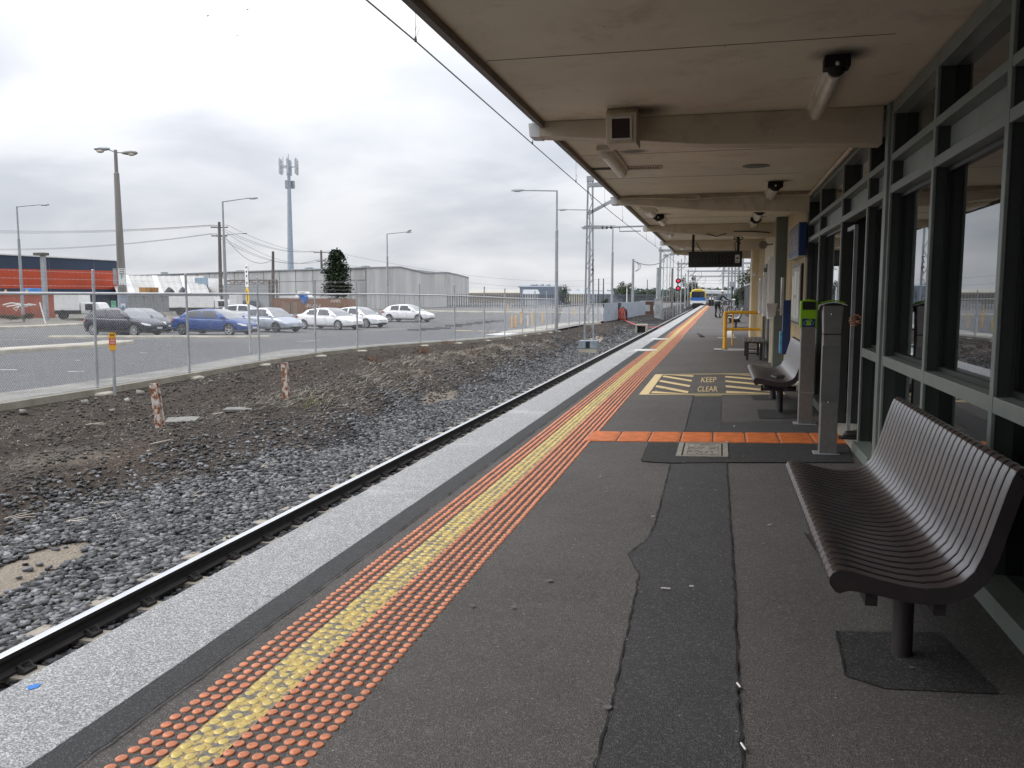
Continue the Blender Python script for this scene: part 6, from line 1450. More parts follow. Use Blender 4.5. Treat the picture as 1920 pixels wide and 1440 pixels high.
    for x, w, y0, c, lab in ((318, 16, 540, (.02, .02, .025), 'black crumpled tarpaulin heap on the storage rack, left of the pair'), (343, 11, 539, (.05, .055, .065), 'dark pointed tarpaulin heap on the storage rack, right of the pair')):
        k = 97 / FPX; p = at(x, 553, 97); m_ = MB(); n = 12; rings = []
        for t, s in ((0, 1), (.35, 1.05), (.7, .7), (1, .15)): rings.append([(p.x + w * k * .62 * s * math.cos(a_) * random.uniform(.8, 1.15), p.y + .5 * s * math.sin(a_), zt + .06 + (553 - y0) * k * t * random.uniform(.85, 1.05)) for a_ in [2 * math.pi * i / n for i in range(n)]])
        m_.loft(rings); tag(m_.build('tarpaulin_heap', pm('tarp_%d' % x, c, .6)), lab, 'tarpaulin')
    k = 99 / FPX; p = at(568, 562, 98.6); m_ = MB(); m_.add([p + RT * (a * k) + Vector((0, -.1 * (i % 2), b2 * k)) for i, (a, b2) in enumerate(((-7, 9), (-2, 10), (3, 9), (6, 5), (5, -2), (1, -7), (-3, -1), (-6, 3)))] + [p + RT * (a * k) + Vector((.1, .4, b2 * k)) for a, b2 in ((-7, 9), (-2, 10), (3, 9), (6, 5), (5, -2), (1, -7), (-3, -1), (-6, 3))], [tuple(range(8)), tuple(range(8, 16))[::-1]] + [(i, (i + 1) % 8, 8 + (i + 1) % 8, 8 + i) for i in range(8)]); tag(m_.build('tarpaulin', pm('blue_tarp', (.03, .14, .45), .5, var=.3, vs=6)), 'bright blue tarpaulin hanging over the brick wall', 'tarpaulin')
    p = gpt(545, 108); 
    for px, d, rz, lab in ((562, 106, 8, 'white utility truck standing behind the brick wall'),):
        z = zpx(560, d) - .75; q = at(px, 560, d); r = thing('utility_truck', lab, 'truck', (q.x, q.y, z), rz=R(rz)); m_ = MB(); m_.loft([[(x, y * w, zz) for y, zz in ((-.8, .4), (.8, .4), (.85, 1.0), (-.85, 1.0))] for x, w in ((-2.3, .95), (2.0, 1), (2.4, .85))]); m_.build('body', M['white'], r, world=False, bevel=.05)
        m_ = MB(); m_.loft([[(x, y, zz) for y, zz in ((-.75, .98), (.75, .98), (.6, t), (-.6, t))] for x, t in ((-.3, 1.2), (.1, 1.62), (1.0, 1.62), (1.5, 1.05))]); cb = m_.build('cab', M['white'], r, world=False, bevel=.04); m_ = MB(); m_.prism([(x, -.80, zz) for x, zz in ((.1, 1.1), (1.15, 1.1), (.95, 1.5), (.2, 1.5))], (0, .12, 0)); m_.build('side_window', M['carglass'], cb, world=False)
        for x in (-1.5, 1.5): m_ = MB(); m_.lathe((x, -.86, .38), (0, 1, 0), [(.1, 0), (.36, 0), (.36, .2), (.1, .2)], 14); m_.build('wheel', M['rubber'], r, world=False)
    # weathered post beside the container and its shade roof
    p = gpt(87, 78); r = thing('shelter_post', 'old timber shelter post with a flat cap before the navy and orange wall', 'post', p); zt = zpx(480, 78)
    MB().bar(p, (p.x, p.y, zt), .34, .34).build('post', M['galv'], r); m_ = MB(); m_.box(p.x - .7, p.x + .35, p.y - .4, p.y + .4, zt, zt + .25); m_.build('cap', M['timber'], r, bevel=.03)
    p = gpt(85, 70); r = thing('post', 'leaning thin white post at the edge of the dirt verge', 'post', p); MB().tube([p, p + Vector((-.45, 0, 1.75))], .05, 6).build('post', M['white'], r)
yard()
def skyline():
    def block(x0, x1, d, y0, lab, mat, roofm=None, dep=14, roof_y=None, cat='building', name='industrial_building'):
        a, b = gpt(x0, d), gpt(x1, d); z = zpx(y0, d); r = thing(name, lab, cat, a); q = Vector((_fh[0], _fh[1], 0)) * dep
        walls(r, 'wall', [a + q, a, b, b + q], [z] * 4, mat)
        zr = zpx(roof_y, d + dep / 2) if roof_y else z + .15
        m_ = MB(); c = (a + b) / 2 + q / 2; o = RT * .5
        m_.add([tuple(v) for v in (Vector((a.x, a.y, z)) - o, Vector((b.x, b.y, z)) + o, Vector((b.x, b.y, zr)) + q * .5 + o * .2, Vector((a.x, a.y, zr)) + q * .5 - o * .2, Vector((b.x, b.y, z)) + q + o, Vector((a.x, a.y, z)) + q - o)], [(0, 1, 2, 3), (3, 2, 4, 5), (0, 3, 5), (1, 4, 2)]); m_.build('roof', roofm or M['galv'], r); return r
    tan = pm('tan_wall', (.30, .26, .21), .8); cr = pm('cream_roof', (.36, .34, .29), .6); bg = pm('slate_blue_wall', (.17, .20, .25), .7, var=.08); pale = pm('pale_wall', (.5, .47, .39), .8)
    block(860, 975, 235, 549, 'long low tan industrial building with a cream roof beyond the grey warehouse', tan, cr, 30, 543)
    r = block(976, 1052, 190, 537.5, 'slate blue industrial building with roof vents behind the palisade fence', bg, pm('slate_roof', (.2, .23, .27), .6), 20, 535)
    for x in (998, 1005, 1016, 1028): c = at(x, 536, 196); v = MB(); v.lathe((c.x, c.y, c.z - .6), (0, 0, 1), [(.5, 0), (.5, .8), (.6, .85), (.3, 1.1)], 10); v.build('roof_vent', M['lamp_grey'], r)
    block(983, 1008, 178, 551, 'small white hipped porch in front of the slate blue building', pm('pale_weatherboard', (.42, .43, .43), .6), M['galv'], 5, 543)
    block(1068, 1105, 260, 551, 'cream low building right of the slate blue one, behind a dark fence', pale, M['galv'], 30, 545)
    block(1100, 1165, 275, 551, 'pale blue-grey shed behind the lattice mast', pm('pale_blue_shed', (.36, .40, .44), .7), M['galv'], 30, 546)
    block(1090, 1130, 420, 545, 'far low industrial roof with short chimneys behind the lattice mast', M['concrete_grey'], M['galv'], 40, 541)
    # dark palisade fence along the back of the lot
    r = thing('palisade_fence', 'dark palisade fence along the back of the empty car park', 'fence', gpt(960, 150)); P = [gpt(840, 148), gpt(965, 142), gpt(1120, 150), gpt(1230, 170)]; m_ = MB(); zt = None
    for a, b in zip(P[:-1], P[1:]):
        n = int((b - a).length / .45)
        for i in range(n): p = a + (b - a) * (i / n); m_.bar(p, (p.x, p.y, p.z + 2.3), .14, .1)
        for h in (.4, 2.0): m_.bar((a.x, a.y, a.z + h), (b.x, b.y, b.z + h), .08, .08)
    m_.build('palings', pm('dark_fence_steel', (.09, .10, .115), .6), r)
    # small container, dark boxes, equipment by the track
    a = gpt(1200, 96)
    for x, d, w, h, mat, lab, dx in ((1213, 100, 1.4, 1.5, pm('rust_brown_box', (.1, .05, .035), .8), 'rust brown trackside hut beyond the corrugated fence', 0), (1234, 92, .75, 2.0, M['concrete_grey'], 'tall grey concrete trackside cabinet at the foot of the twin masts', 0), (1240, 92, .5, .9, M['galv'], 'small grey relay box beside the concrete cabinet', 0)):
        p = onz(x, 575, -1.1) if False else at(x, 580, d); p.z = th(p.x, p.y); r = thing('equipment_cabinet', lab, 'equipment cabinet', p)
        MB().box(p.x - w / 2, p.x + w / 2, p.y - w / 2, p.y + w / 2, p.z - .1, p.z + h).build('case', mat, r, bevel=.03); MB().box(p.x - w / 2 - .05, p.x + w / 2 + .05, p.y - w / 2 - .05, p.y + w / 2 + .05, p.z + h, p.z + h + .08).build('lid', M['lamp_grey'], r)
        MB().box(p.x - w * .3, p.x + w * .3, p.y - w / 2 - .02, p.y - w / 2 - .004, p.z + h * .25, p.z + h * .75).build('door', M['lamp_grey'], r)
    p = at(1203, 608, 62); p.z = th(p.x, p.y); r = thing('culvert', 'small pale concrete culvert opening in the ballast beside the track', 'culvert', p); m_ = MB()
    for x0, x1, z0, z1 in ((-.42, -.3, -.1, .52), (.3, .42, -.1, .52), (-.42, .42, .521, .64)): m_.box(p.x + x0, p.x + x1, p.y - .3, p.y + .5, p.z + z0, p.z + z1)
    m_.build('frame', M['concrete'], r, bevel=.02); MB().box(p.x - .29, p.x + .29, p.y + .1, p.y + .12, p.z - .05, p.z + .5).build('opening', M['black'], r)
    red = pm('red_hose', (.45, .08, .05), .5); p = at(1168, 597, 78); p.z = th(p.x, p.y); r = thing('hose_reel', 'red and black hose reel standing on the bank by the corrugated fence', 'hose reel', p)
    m_ = MB()
    for s in (-.16, .0, .16): m_.tube([p + Vector((s + .0, .3 * math.cos(a) * .3, .62 + .5 * math.sin(a))) + Vector((.2 * math.cos(a), 0, 0)) for a in np.linspace(0, 6.28, 18)], .06, 6)
    m_.build('coil', red, r); MB().tube([p + Vector((-.38, 0, -.1)), p + Vector((-.3, 0, 1.0)), p + Vector((0, 0, 1.28)), p + Vector((.3, 0, 1.0)), p + Vector((.38, 0, -.1))], .07, 6).build('stand', M['black'], r)
    h = MB(); q = [at(x, y, d) for x, y, d in ((1172, 596, 77), (1190, 599, 72), (1215, 600, 70), (1240, 599, 70), (1262, 601, 67))]
    for v in q: v.z = th(v.x, v.y) + .12
    h.tube(q, .045, 6); tag(h.build('hose', pm('pink_red_hose', (.66, .16, .15), .5), smooth=60), 'long pinkish red hose lying across the ballast from the reel to the track', 'hose')
skyline()
# ------------------------------------------------------------------ overhead line equipment, signal, train
MAST = []
def lattice_mast(px, pyb, depth, ytop, lab, boomy=None, base=True, w0=.42, w1=.2, detail=True, braces=True):
    p = at(px, pyb, depth); p.z = th(p.x, p.y) if p.x > -14 else -1.2; k = depth / FPX; zt = CAMH + (553 - ytop) * k
    r = thing('lattice_mast', lab, 'overhead line mast', p, 'overhead line masts'); b = .55 if base else 0
    legs = [(s, lambda t, s=s: Vector((p.x + s * (w0 / 2 + (w1 - w0) / 2 * t), p.y, p.z + b + (zt - p.z - b) * t))) for s in (-1, 1)]
    for s, f in legs:
        m_ = MB(); a, c = f(0), f(1); m_.bar(a, c, .06, .12); m_.bar(a + Vector((s * .03, 0, 0)), c + Vector((s * .03, 0, 0)), .012, .15); m_.build('leg', M['lamp_grey'], r)
    n = max(6, int((zt - p.z) / .62)); lt = MB()
    for i in range(n):
        t0, t1 = i / n, (i + 1) / n; a = legs[i % 2][1](t0); c = legs[(i + 1) % 2][1](t1)
        for dy in (-.07, .07): lt.bar(a + Vector((0, dy, 0)), c + Vector((0, dy, 0)), .035, .012)
    lt.build('lacing', M['lamp_grey'], r); q = legs[0][1](.97); q2 = legs[1][1](.97); MB().box(q.x - .06, q2.x + .06, p.y - .1, p.y + .1, zt - .25, zt).build('head_plate', M['lamp_grey'], r)
    if base:
        m_ = MB(); m_.box(p.x - .42, p.x + .42, p.y - .34, p.y + .34, p.z - .4, p.z + .22); m_.build('footing', M['concrete'], r, bevel=.03)
        m_ = MB(); m_.box(p.x - .44, p.x + .44, p.y - .36, p.y + .36, p.z + .221, p.z + .6); fb = m_.build('painted_base', pm('pale_blue_base', (.22, .26, .29), .7, var=.2, dirt=(.1, .1, .1), da=.4), r, bevel=.02)
        m_ = MB(); m_.box(p.x - .1, p.x + .1, p.y - .364, p.y - .361, p.z + .25, p.z + .57); m_.build('dark_stain', M['black'], fb)
    return r, p, k, legs
def ole():
    r, p, k, legs = lattice_mast(1104, 650, 41, 336, 'nearest lattice mast on a pale blue concrete footing beside the ballast', detail=True)
    z = lambda y: CAMH + (553 - y) * k; py = p.y
    m_ = MB(); m_.bar((p.x - .15, py, z(352)), (5.5, py, z(352)), .16, .2); m_.bar((p.x - .1, py, z(404)), (p.x + 2.55, py, z(352)), .12, .14); m_.build('boom', M['lamp_grey'], r)
    m_ = MB(); m_.bar((p.x - .35, py, z(430)), (p.x + .75, py, z(430)), .1, .1); m_.tube([(p.x + .7, py, z(429)), (p.x + 2.9, py, z(428))], .045, 8); m_.tube([(p.x + 1.4, py, z(428)), (p.x + 1.4, py, z(437)), (p.x + 2.4, py, z(437))], .03, 6); m_.tube([(p.x - .3, py + .1, z(426)), (p.x + 1.2, py + .1, z(426.5))], .03, 6); m_.build('cantilever', M['lamp_grey'], r)
    m_ = MB()
    for x0 in (.55, .75, .95): m_.lathe((p.x + x0, py, z(429.5)), (1, 0, 0), [(.03, 0), (.085, .04), (.085, .07), (.03, .11)], 10)
    m_.build('insulator', pm('brown_insulator', (.06, .04, .035), .3), r)
    lt = MB()
    for i, c in enumerate('725'): pass
    for i, c in enumerate(('7', '2', '7')): text(c, .34, (legs[1][1](.42).x - .01, py - .11, z(493 + i * 9.5)), (1, 0, 0), (0, 0, 1), M['black'], r, 'number')
    # contact and catenary wires
    w = thing('contact_wire', 'overhead contact wire with droppers running above the track past the canopy', 'overhead wire', (-3.9, 15, 4.6)); c = MB()
    Y = [-5, 5, 10.8, 18, 25, 32, py, 60, 80, 110, 160, 240]; Z = [4.72, 4.72, 4.71, 4.6, 4.5, 4.42, 4.4, 4.4, 4.3, 4.2, 4.1, 4.1]
    c.tube([(-3.9, y, z_) for y, z_ in zip(Y, Z)], .011, 6); c.build('contact_wire', M['black'], w); c = MB()
    mes = lambda y: np.interp(y, Y, Z) + 1.1 + .35 * math.cos((y - py) / 55 * 2 * math.pi)
    c.tube([(-3.9, y, mes(y)) for y in np.arange(-5, 240, 5)], .011, 5); c.build('catenary_wire', M['black'], w); c = MB()
    for y in (4.2, 10.8, 17.9, 23.5, 29.5, 35, 46.5, 53, 60, 67):
        z0 = float(np.interp(y, Y, Z)); c.tube([(-3.9, y, z0), (-3.9, y, z0 + .15), (-3.905, y, float(mes(y)))], .004, 5); c.tube([(-3.9 + .0, y, z0 + .02), (-3.88, y + .03, z0 + .10), (-3.86, y + .05, z0 + .17), (-3.885, y + .02, z0 + .19), (-3.9, y, z0 + .13)], .003, 5); c.lathe((-3.9, y, z0 - .015), (0, 0, 1), [(.008, 0), (.02, .015), (.02, .04), (.006, .08)], 6)
    c.build('droppers', M['black'], w)
    for pr in (('lattice_mast_far', 1246, 585, 96, 478, 'second lattice mast in the group beyond the corrugated fence'), ('x', 1258, 578, 104, 476, 'third lattice mast, just right of the second one'), ):
        lattice_mast(*pr[1:], base=False, w0=.5, w1=.35)
    for x, d, yt, r0, mat, lab in ((1186, 92, 487, .16, 'galv', 'grey cable pole with drooping cables beyond the corrugated fence'), (1233, 100, 503, .26, 'lamp_grey', 'thick stub pole standing on the concrete cabinet'), (1259, 120, 504, .14, 'timber', 'dark pole between the lattice masts and the signal'), (1276, 128, 487, .10, 'lamp_grey', 'thin tall pole left of the red signal'), (1284, 160, 513, .13, 'galv', 'thin pale pole right of the red signal'), (1122, 190, 523, .16, 'timber', 'left one of two timber poles behind the lattice mast'), (1131, 190, 523, .16, 'timber', 'right one of two timber poles behind the lattice mast'), (1213, 170, 525, .1, 'timber', 'thin dark pole between the far trees'), (1175, 140, 540, .09, 'white', 'short white pole before the spreading trees'), (1297, 200, 530, .16, 'galv', 'pale pole standing behind the approaching train')):
        b = at(x, 580, d); b.z = th(b.x, b.y) if b.x > -14 else lz(b.x, b.y); t = at(x, yt, d); q = MB(); q.tube([b - Vector((0, 0, .3)), (b.x, b.y, t.z)], [r0, r0 * .75], 10); q.lathe((b.x, b.y, t.z - .02), (0, 0, 1), [(r0 * .9, 0), (r0 * .9, .06)], 8); q.lathe((b.x, b.y, b.z), (0, 0, 1), [(r0 * 1.8, -.1), (r0 * 1.8, .25), (r0 * 1.1, .3)], 10); tag(q.build('pole', M[mat], smooth=50), lab, 'pole')
    # cables swinging from the cable pole to the masts
    cb = MB(); a, b2 = at(1188, 489, 92), at(1246, 489, 96); cb.tube([a + (b2 - a) * t - Vector((0, 0, .45 * 4 * t * (1 - t))) for t in np.linspace(0, 1, 12)], .05, 5)
    for dx in (0, 3): cb.tube([at(1192 + dx, 491, 92), at(1198 + dx, 497, 92), at(1197 + dx, 504, 92), at(1190 + dx, 509, 92)], .04, 5)
    cb.tube([at(1236, 493, 95), at(1240, 500, 95), at(1244, 506, 95)], .04, 5); tag(cb.build('feeder_cable', M['lamp_grey']), 'drooping feeder cables strung from the cable pole to the lattice masts', 'cable')
    # portals receding down the line
    for i, (y, xr) in enumerate(((98, 5.0), (140, 6.5), (185, 8), (240, 8.5))):
        h = 6.4; z0 = -1.3; r = thing('line_portal', ['steel portal spanning the tracks, nearest of the row', 'steel portal spanning the tracks, second of the row', 'steel portal spanning the tracks, third of the row', 'farthest steel portal spanning the tracks'][i], 'overhead line portal', (0, y, z0), 'portals over the tracks')
        for x in (-6.6, xr): q = MB(); q.bar((x, y, z0), (x, y, h + .4), .22, .28); q.build('post', M['lamp_grey'], r)
        q = MB(); q.bar((-6.8, y, h), (xr + .2, y, h), .18, .28); q.bar((-6.6, y, h - 1.2), (-5.2, y, h - .1), .1, .1); q.bar((xr, y, h - 1.2), (xr - 1.4, y, h - .1), .1, .1); q.bar((-6.8, y, h - 1.9), (xr, y, h - 1.9), .05, .05); q.build('boom', M['lamp_grey'], r)
        q = MB()
        for x in (-3.9, .6, 4.5): q.tube([(x, y, h - .15), (x, y, h - 1.3), (x - .9, y, 4.25)], .04, 5)
        q.build('drop_arms', M['fascia'], r)
    for i, (x, d, yt) in enumerate(((1355, 130, 537 - 55), (1365, 140, 484), (1371, 110, 480), (1377, 122, 480), (1391, 100, 478), (1384, 92, 480))):
        b = at(x, 565, d); b.z = -.1 if b.x > -2.5 else -1.2; t = at(x, yt, d); q = MB(); q.bar(b, (b.x, b.y, t.z), .24, .24); q.bar((b.x - 1.3, b.y, t.z - 2.2), (b.x + 1.5, b.y, t.z - 2.2), .08, .1); q.bar((b.x - 1.3, b.y, t.z - 2.2), (b.x, b.y, t.z - 1.2), .05, .05)
        tag(q.build('line_mast', M['lamp_grey']), ['grey steel mast seen below the display, leftmost of six', 'second grey steel mast from the left below the display', 'third grey steel mast from the left below the display', 'fourth grey steel mast from the left below the display', 'sixth grey steel mast below the display, beside the cream pillar', 'fifth grey steel mast from the left below the display'][i], 'overhead line mast')
    # far wires
    fw = thing('far_wires', 'thin overhead wires crossing between the distant portals and masts', 'overhead wire', (0, 120, 5)); q = MB()
    for x in (.6, 4.5): q.tube([(x, y, 4.3) for y in (96, 160, 260)], .012, 4); q.tube([(x, y, 5.4) for y in (96, 160, 260)], .012, 4)
    q.build('wires', M['black'], fw)
    # signal
    d = 110; b = at(1270, 590, d); b.z = -1.2; k = d / FPX; z = lambda y: CAMH + (553 - y) * k
    r = thing('railway_signal', 'tall railway signal post showing two red lights left of the train', 'signal', b)
    MB().cyl(b, (b.x, b.y, z(517)), .07, n=10).build('post', M['lamp_grey'], r)
    for y in (527, 541):
        c = Vector((b.x + .05, b.y - .12, z(y))); h = MB(); h.lathe(c, (0, -1, 0), [(.26, -.1), (.34, 0), (.34, .12), (.12, .125)], 18); hd = h.build('lamp_housing', M['black'], r); l = MB(); l.lathe(c, (0, -1, 0), [(.15, .126), (.1, .15), (0, .155)], 14); l.build('lens', M['redlamp'], hd)
    for y in (552, 558): c = Vector((b.x, b.y - .1, z(y))); MB().box(c.x - .18, c.x + .18, c.y - .1, c.y, c.z - .2, c.z + .2).build('marker_box', M['fascia'], r)
    ld = MB()
    for x in (-.28, .28): ld.cyl((b.x + x, b.y + .3, b.z), (b.x + x, b.y + .3, z(545)), .025, n=5)
    for i in range(14): ld.bar((b.x - .28, b.y + .3, b.z + .3 + i * .3), (b.x + .28, b.y + .3, b.z + .3 + i * .3), .02, .02)
    ld.build('ladder', M['galv'], r)
ole()
def train():
    D = 158; c = at(1309, 573, D); x0 = -4.075; y = 168.; z = -1.1; r = thing('train', 'yellow-fronted suburban train with a blue band approaching along the track', 'train', (x0, y, z))
    w = 1.5; yel = pm('train_yellow', (.5, .37, .03), .4, var=.05); sil = pm('train_silver', (.34, .36, .37), .35, .5, var=.05); blu = pm('train_blue', (.02, .13, .42), .4, var=.05); wht = pm('train_white', (.7, .7, .7), .4)
    def prof(s, h): return [(-w * s, .95), (-w * s, 2.9 * h), (-w * .8 * s, 3.45 * h), (-w * .4 * s, 3.7 * h), (w * .4 * s, 3.7 * h), (w * .8 * s, 3.45 * h), (w * s, 2.9 * h), (w * s, .95)]
    for i in range(3):
        a = y + .9 + i * 24.2; off = .0 + .000 * i; m_ = MB(); m_.loft([[(x0 + q + (t - y) ** 2 * .0016, t, z + h) for q, h in prof(1, 1)] for t in np.linspace(a, a + 23.4, 8)]); m_.build('carriage', sil, r)
        m_ = MB(); m_.loft([[(x0 + w + s + (t - y) ** 2 * .0016, t, z + h) for s, h in ((-.02, 1.9), (.012, 1.9), (.012, 2.75), (-.02, 2.75))] for t in np.linspace(a + .5, a + 23, 8)]); m_.build('window_band', M['carglass'], r)
    f = MB(); f.loft([[(x0 + q, y + .95, z + h) for q, h in prof(1.0, 1)], [(x0 + q, y + .2, z + h) for q, h in prof(.97, .99)], [(x0 + q, y, z + h) for q, h in prof(.9, .96)]]); f.build('front', yel, r, bevel=.03)
    for nm, xa, za, zb, mat, t in (('windscreen', 1.22, 2.05, 3.2, M['carglass'], .02), ('blue_panel', 1.42, 1.45, 2.04, blu, .025), ('white_panel', 1.46, .8, 1.44, wht, .03)): m_ = MB(); m_.box(x0 - xa, x0 + xa, y - t - .01, y - .002, z + za, z + zb); m_.build(nm, mat, r)
    m_ = MB(); m_.box(x0 - .9, x0 + .9, y - .35, y + .3, z + .1, z + 1.0); m_.build('coupler', M['black'], r, bevel=.05)
    m_ = MB()
    for i in range(3): a = y + 1.5 + i * 24.2; m_.loft([[(x0 + s * .8 + (t - y) ** 2 * .0016, t, z + h) for s, h in ((-w, .15), (w, .15), (w, .94), (-w, .94))] for t in np.linspace(a, a + 22, 6)])
    m_.build('underframe', M['black'], r)
    m_ = MB()
    for s in (-1, 1): m_.sph((x0 + s * 1.0, y - .04, z + 1.1), (.12, .05, .12), 10, 6)
    m_.build('headlight', M['headlamp'], r)
train()
# ------------------------------------------------------------------ trees
def tree_mesh(name, kind, H, Wd, n, cols, seed):
    rs = random.Random(seed); r = thing(name, 'x', 'tree')
    t = MB(); V = []; F = []; C = []
    def leafcard(c, s, k):
        a, b = rs.uniform(0, 6.28), rs.uniform(-1.1, 1.1); u = Vector((math.cos(a), math.sin(a), rs.uniform(-.4, .4))).normalized(); v = Vector((-math.sin(a) * math.cos(b), math.cos(a) * math.cos(b), math.sin(b))); o = len(V)
        V.extend([c - u * s, c + v * s * .55, c + u * s, c - v * s * .55]); F.append((o, o + 1, o + 2, o + 3)); q = mul(rs.choice(cols), k * rs.uniform(.7, 1.3)); C.extend([q] * 4)
    if kind == 'conifer':
        t.tube([(0, 0, -.2), (0, 0, H * .9)], [Wd * .06, .03], 8)
        for i in range(n):
            h = rs.random() ** 1.05
            if math.sin(h * 34 + seed) * math.sin(h * 13) > rs.uniform(-.2, 1.0): continue
            z = H * (.07 + .93 * h); a = rs.uniform(0, 6.28); prof = math.sqrt(max(.02, 1 - ((h - .36) / .66) ** 2)) * (1.0 + .10 * math.sin(h * 15 + a * 2 + seed)); rr = Wd / 2 * prof * (rs.uniform(.2, .88) + .38 * rs.random() ** 4 + .24 * math.sin(a * 4 + h * 21) * math.sin(h * 9 + a)); c = Vector((rr * math.cos(a), rr * math.sin(a), z + rs.uniform(-.1, .25) * prof)); leafcard(c, rs.uniform(.12, .30), .85)
        for i in range(700):
            lx, ly, lt = ((.1, 0, 1.04), (-.35, .2, .97), (.4, -.15, .93), (.05, .4, .95), (-.15, -.4, .9))[i % 5]; tq = rs.random(); z = H * (.78 + (lt - .78) * tq); w_ = (1 - tq) * .4 + .05
            leafcard(Vector((lx * Wd * .35 + rs.gauss(0, w_ * .5), ly * Wd * .35 + rs.gauss(0, w_ * .5), z)), rs.uniform(.08, .22), .85)
    else:
        blobs = []; th_ = H * (.42 if kind == 'gum' else .25); t.tube([(0, 0, -.2), (H * .02, 0, th_ * .6), (H * .03, H * .02, th_)], [H * .035, H * .026, H * .02], 8)
        nb = 11 if kind == 'gum' else 15
        for i in range(nb):
            a = rs.uniform(0, 6.28); rr = Wd * .42 * math.sqrt(rs.random()); z = H * rs.uniform(.5, .9) if kind == 'gum' else H * rs.uniform(.28, .84) * (1 - .25 * rr / Wd); c = Vector((rr * math.cos(a), rr * math.sin(a), z)); s = rs.uniform(.11, .2) * Wd if kind == 'gum' else rs.uniform(.17, .28) * Wd; blobs.append((c, s)); t.tube([(H * .03, H * .02, th_), (c * .6 + Vector((0, 0, th_ * .35))), c], [H * .014, H * .008, H * .003], 5)
        for i in range(n):
            c, s = rs.choice(blobs); d = Vector((rs.gauss(0, 1), rs.gauss(0, 1), rs.gauss(0, .65))).normalized() * s * rs.uniform(.45, 1.08); leafcard(c + d, rs.uniform(.05, .09) * max(2.5, Wd * .45), 1)
    t.build('trunk', M['timber'], r, world=False); npmesh('crown', np.array([tuple(v) for v in V]), np.array(F), M['leaf'], r, col=np.array(C)); return r
dk = [(.018, .035, .014), (.03, .055, .022), (.045, .07, .03)]; ol = [(.04, .055, .03), (.06, .08, .04), (.085, .10, .055), (.03, .045, .025)]
def trees():
    c = tree_mesh('conifer_tree', 'conifer', 8.9, 4.4, 9500, [(.012, .026, .013), (.02, .042, .018), (.04, .066, .03), (.055, .075, .035)], 3); p = gpt(633, 126); c.location = p; c['label'] = 'dense dark conifer standing against the grey warehouse'; c['category'] = 'tree'
    c.scale = (.92, .92, (zpx(470, 126) - p.z) / 8.9)
    g1 = tree_mesh('broad_tree', 'round', 8, 8, 2600, ol, 5); g2 = tree_mesh('gum_tree', 'gum', 12, 11, 1900, [(.05, .062, .042), (.075, .09, .06), (.10, .11, .08)], 8); g3 = tree_mesh('broad_tree', 'round', 6, 7.5, 2200, dk, 12)
    first = {}
    def put(pr, px, d, ytop, wpx, lab, zb=-1.):
        p = at(px, 560, d); p.z = zb; k = d / FPX; H = zpx(ytop, d) - zb; base = {id(g1): (8, 8), id(g2): (12, 11), id(g3): (6, 7.5)}[id(pr)]; sc = (wpx * k / base[1], wpx * k / base[1], H / base[0])
        if id(pr) not in first: first[id(pr)] = 1; o = pr; o.location = p; o.scale = sc; o.rotation_euler.z = random.uniform(0, 6)
        else: o = dup(pr, p, random.uniform(0, 6), None, None, sc)
        o['label'] = lab; o['category'] = 'tree'; o['group'] = 'trees along the line and skyline'
    put(g1, 1057, 150, 531, 22, 'dark green round tree right of the slate blue building')
    put(g1, 1170, 190, 530, 34, 'dark spreading tree behind the corrugated fence, leftmost of the far clump'); put(g2, 1172, 200, 528, 40, 'thin-crowned gum tree rising out of the dark spreading tree')
    put(g3, 1198, 210, 541, 30, 'low bushy tree right of the spreading tree in the far clump'); put(g3, 1222, 230, 543, 34, 'low rounded tree at the right end of the far clump'); put(g3, 1134, 150, 556, 14, 'small green bush behind the corrugated fence')
    put(g2, 1293, 240, 517, 34, 'open-crowned gum tree standing behind the train')
    put(g1, 1318, 260, 536, 40, 'broad green tree right of the gum tree behind the train'); put(g1, 1345, 280, 540, 44, 'broad green tree above the end of the platform'); put(g3, 1265, 260, 546, 44, 'low green tree left of the train behind the signal'); put(g3, 1290, 270, 551, 40, 'low green tree directly behind the train roof'); put(g1, 1363, 230, 537, 34, 'leafy tree behind the cyclist beyond the platform fence')
    put(g1, 1404, 62, 498, 44, 'big green tree above the platform fence next to the cream pillar', 0); put(g3, 1388, 80, 532, 34, 'dark green bushy tree above the platform fence behind the cyclist', 0)
    put(g3, 898, 330, 544, 16, 'tiny dark tree above the tan building, left one'); put(g3, 953, 330, 543, 12, 'tiny dark tree above the tan building, middle one'); put(g3, 968, 340, 544, 10, 'tiny dark tree above the tan building, right one')
    put(g3, 18, 72, 588, 40, 'dark scrubby bush in front of the orange container, left one', -.7); put(g3, 52, 74, 585, 22, 'dark scrubby bush in front of the orange container, right one', -.7); put(g3, 150, 78, 597, 60, 'low dark shrub row in front of the white box truck', -.7)
    V = []; F = []; C = []                                             # distant wooded ridge that reads as one mass
    for i in range(9000):
        u = random.uniform(-1, 1); x = 960 + 720 * u; d = random.uniform(420, 700); y = 553 - abs(random.gauss(0, 4.2)) * (1.0 if x > 1150 else .55); p = at(x, y, d); s = random.uniform(1.0, 2.6); a = random.uniform(0, 3.14); v = Vector((math.cos(a), math.sin(a), 0)) * s; o = len(V); V += [p - v, p + Vector((0, 0, -s * .5)), p + v, p + Vector((0, 0, s * .6))]; F.append((o, o + 1, o + 2, o + 3)); k = random.uniform(.8, 1.3); C += [(.10 * k, .125 * k, .11 * k)] * 4
    tag(npmesh('distant_trees', np.array([tuple(v) for v in V]), np.array(F), M['leaf'], col=np.array(C)), kind='stuff')
trees()
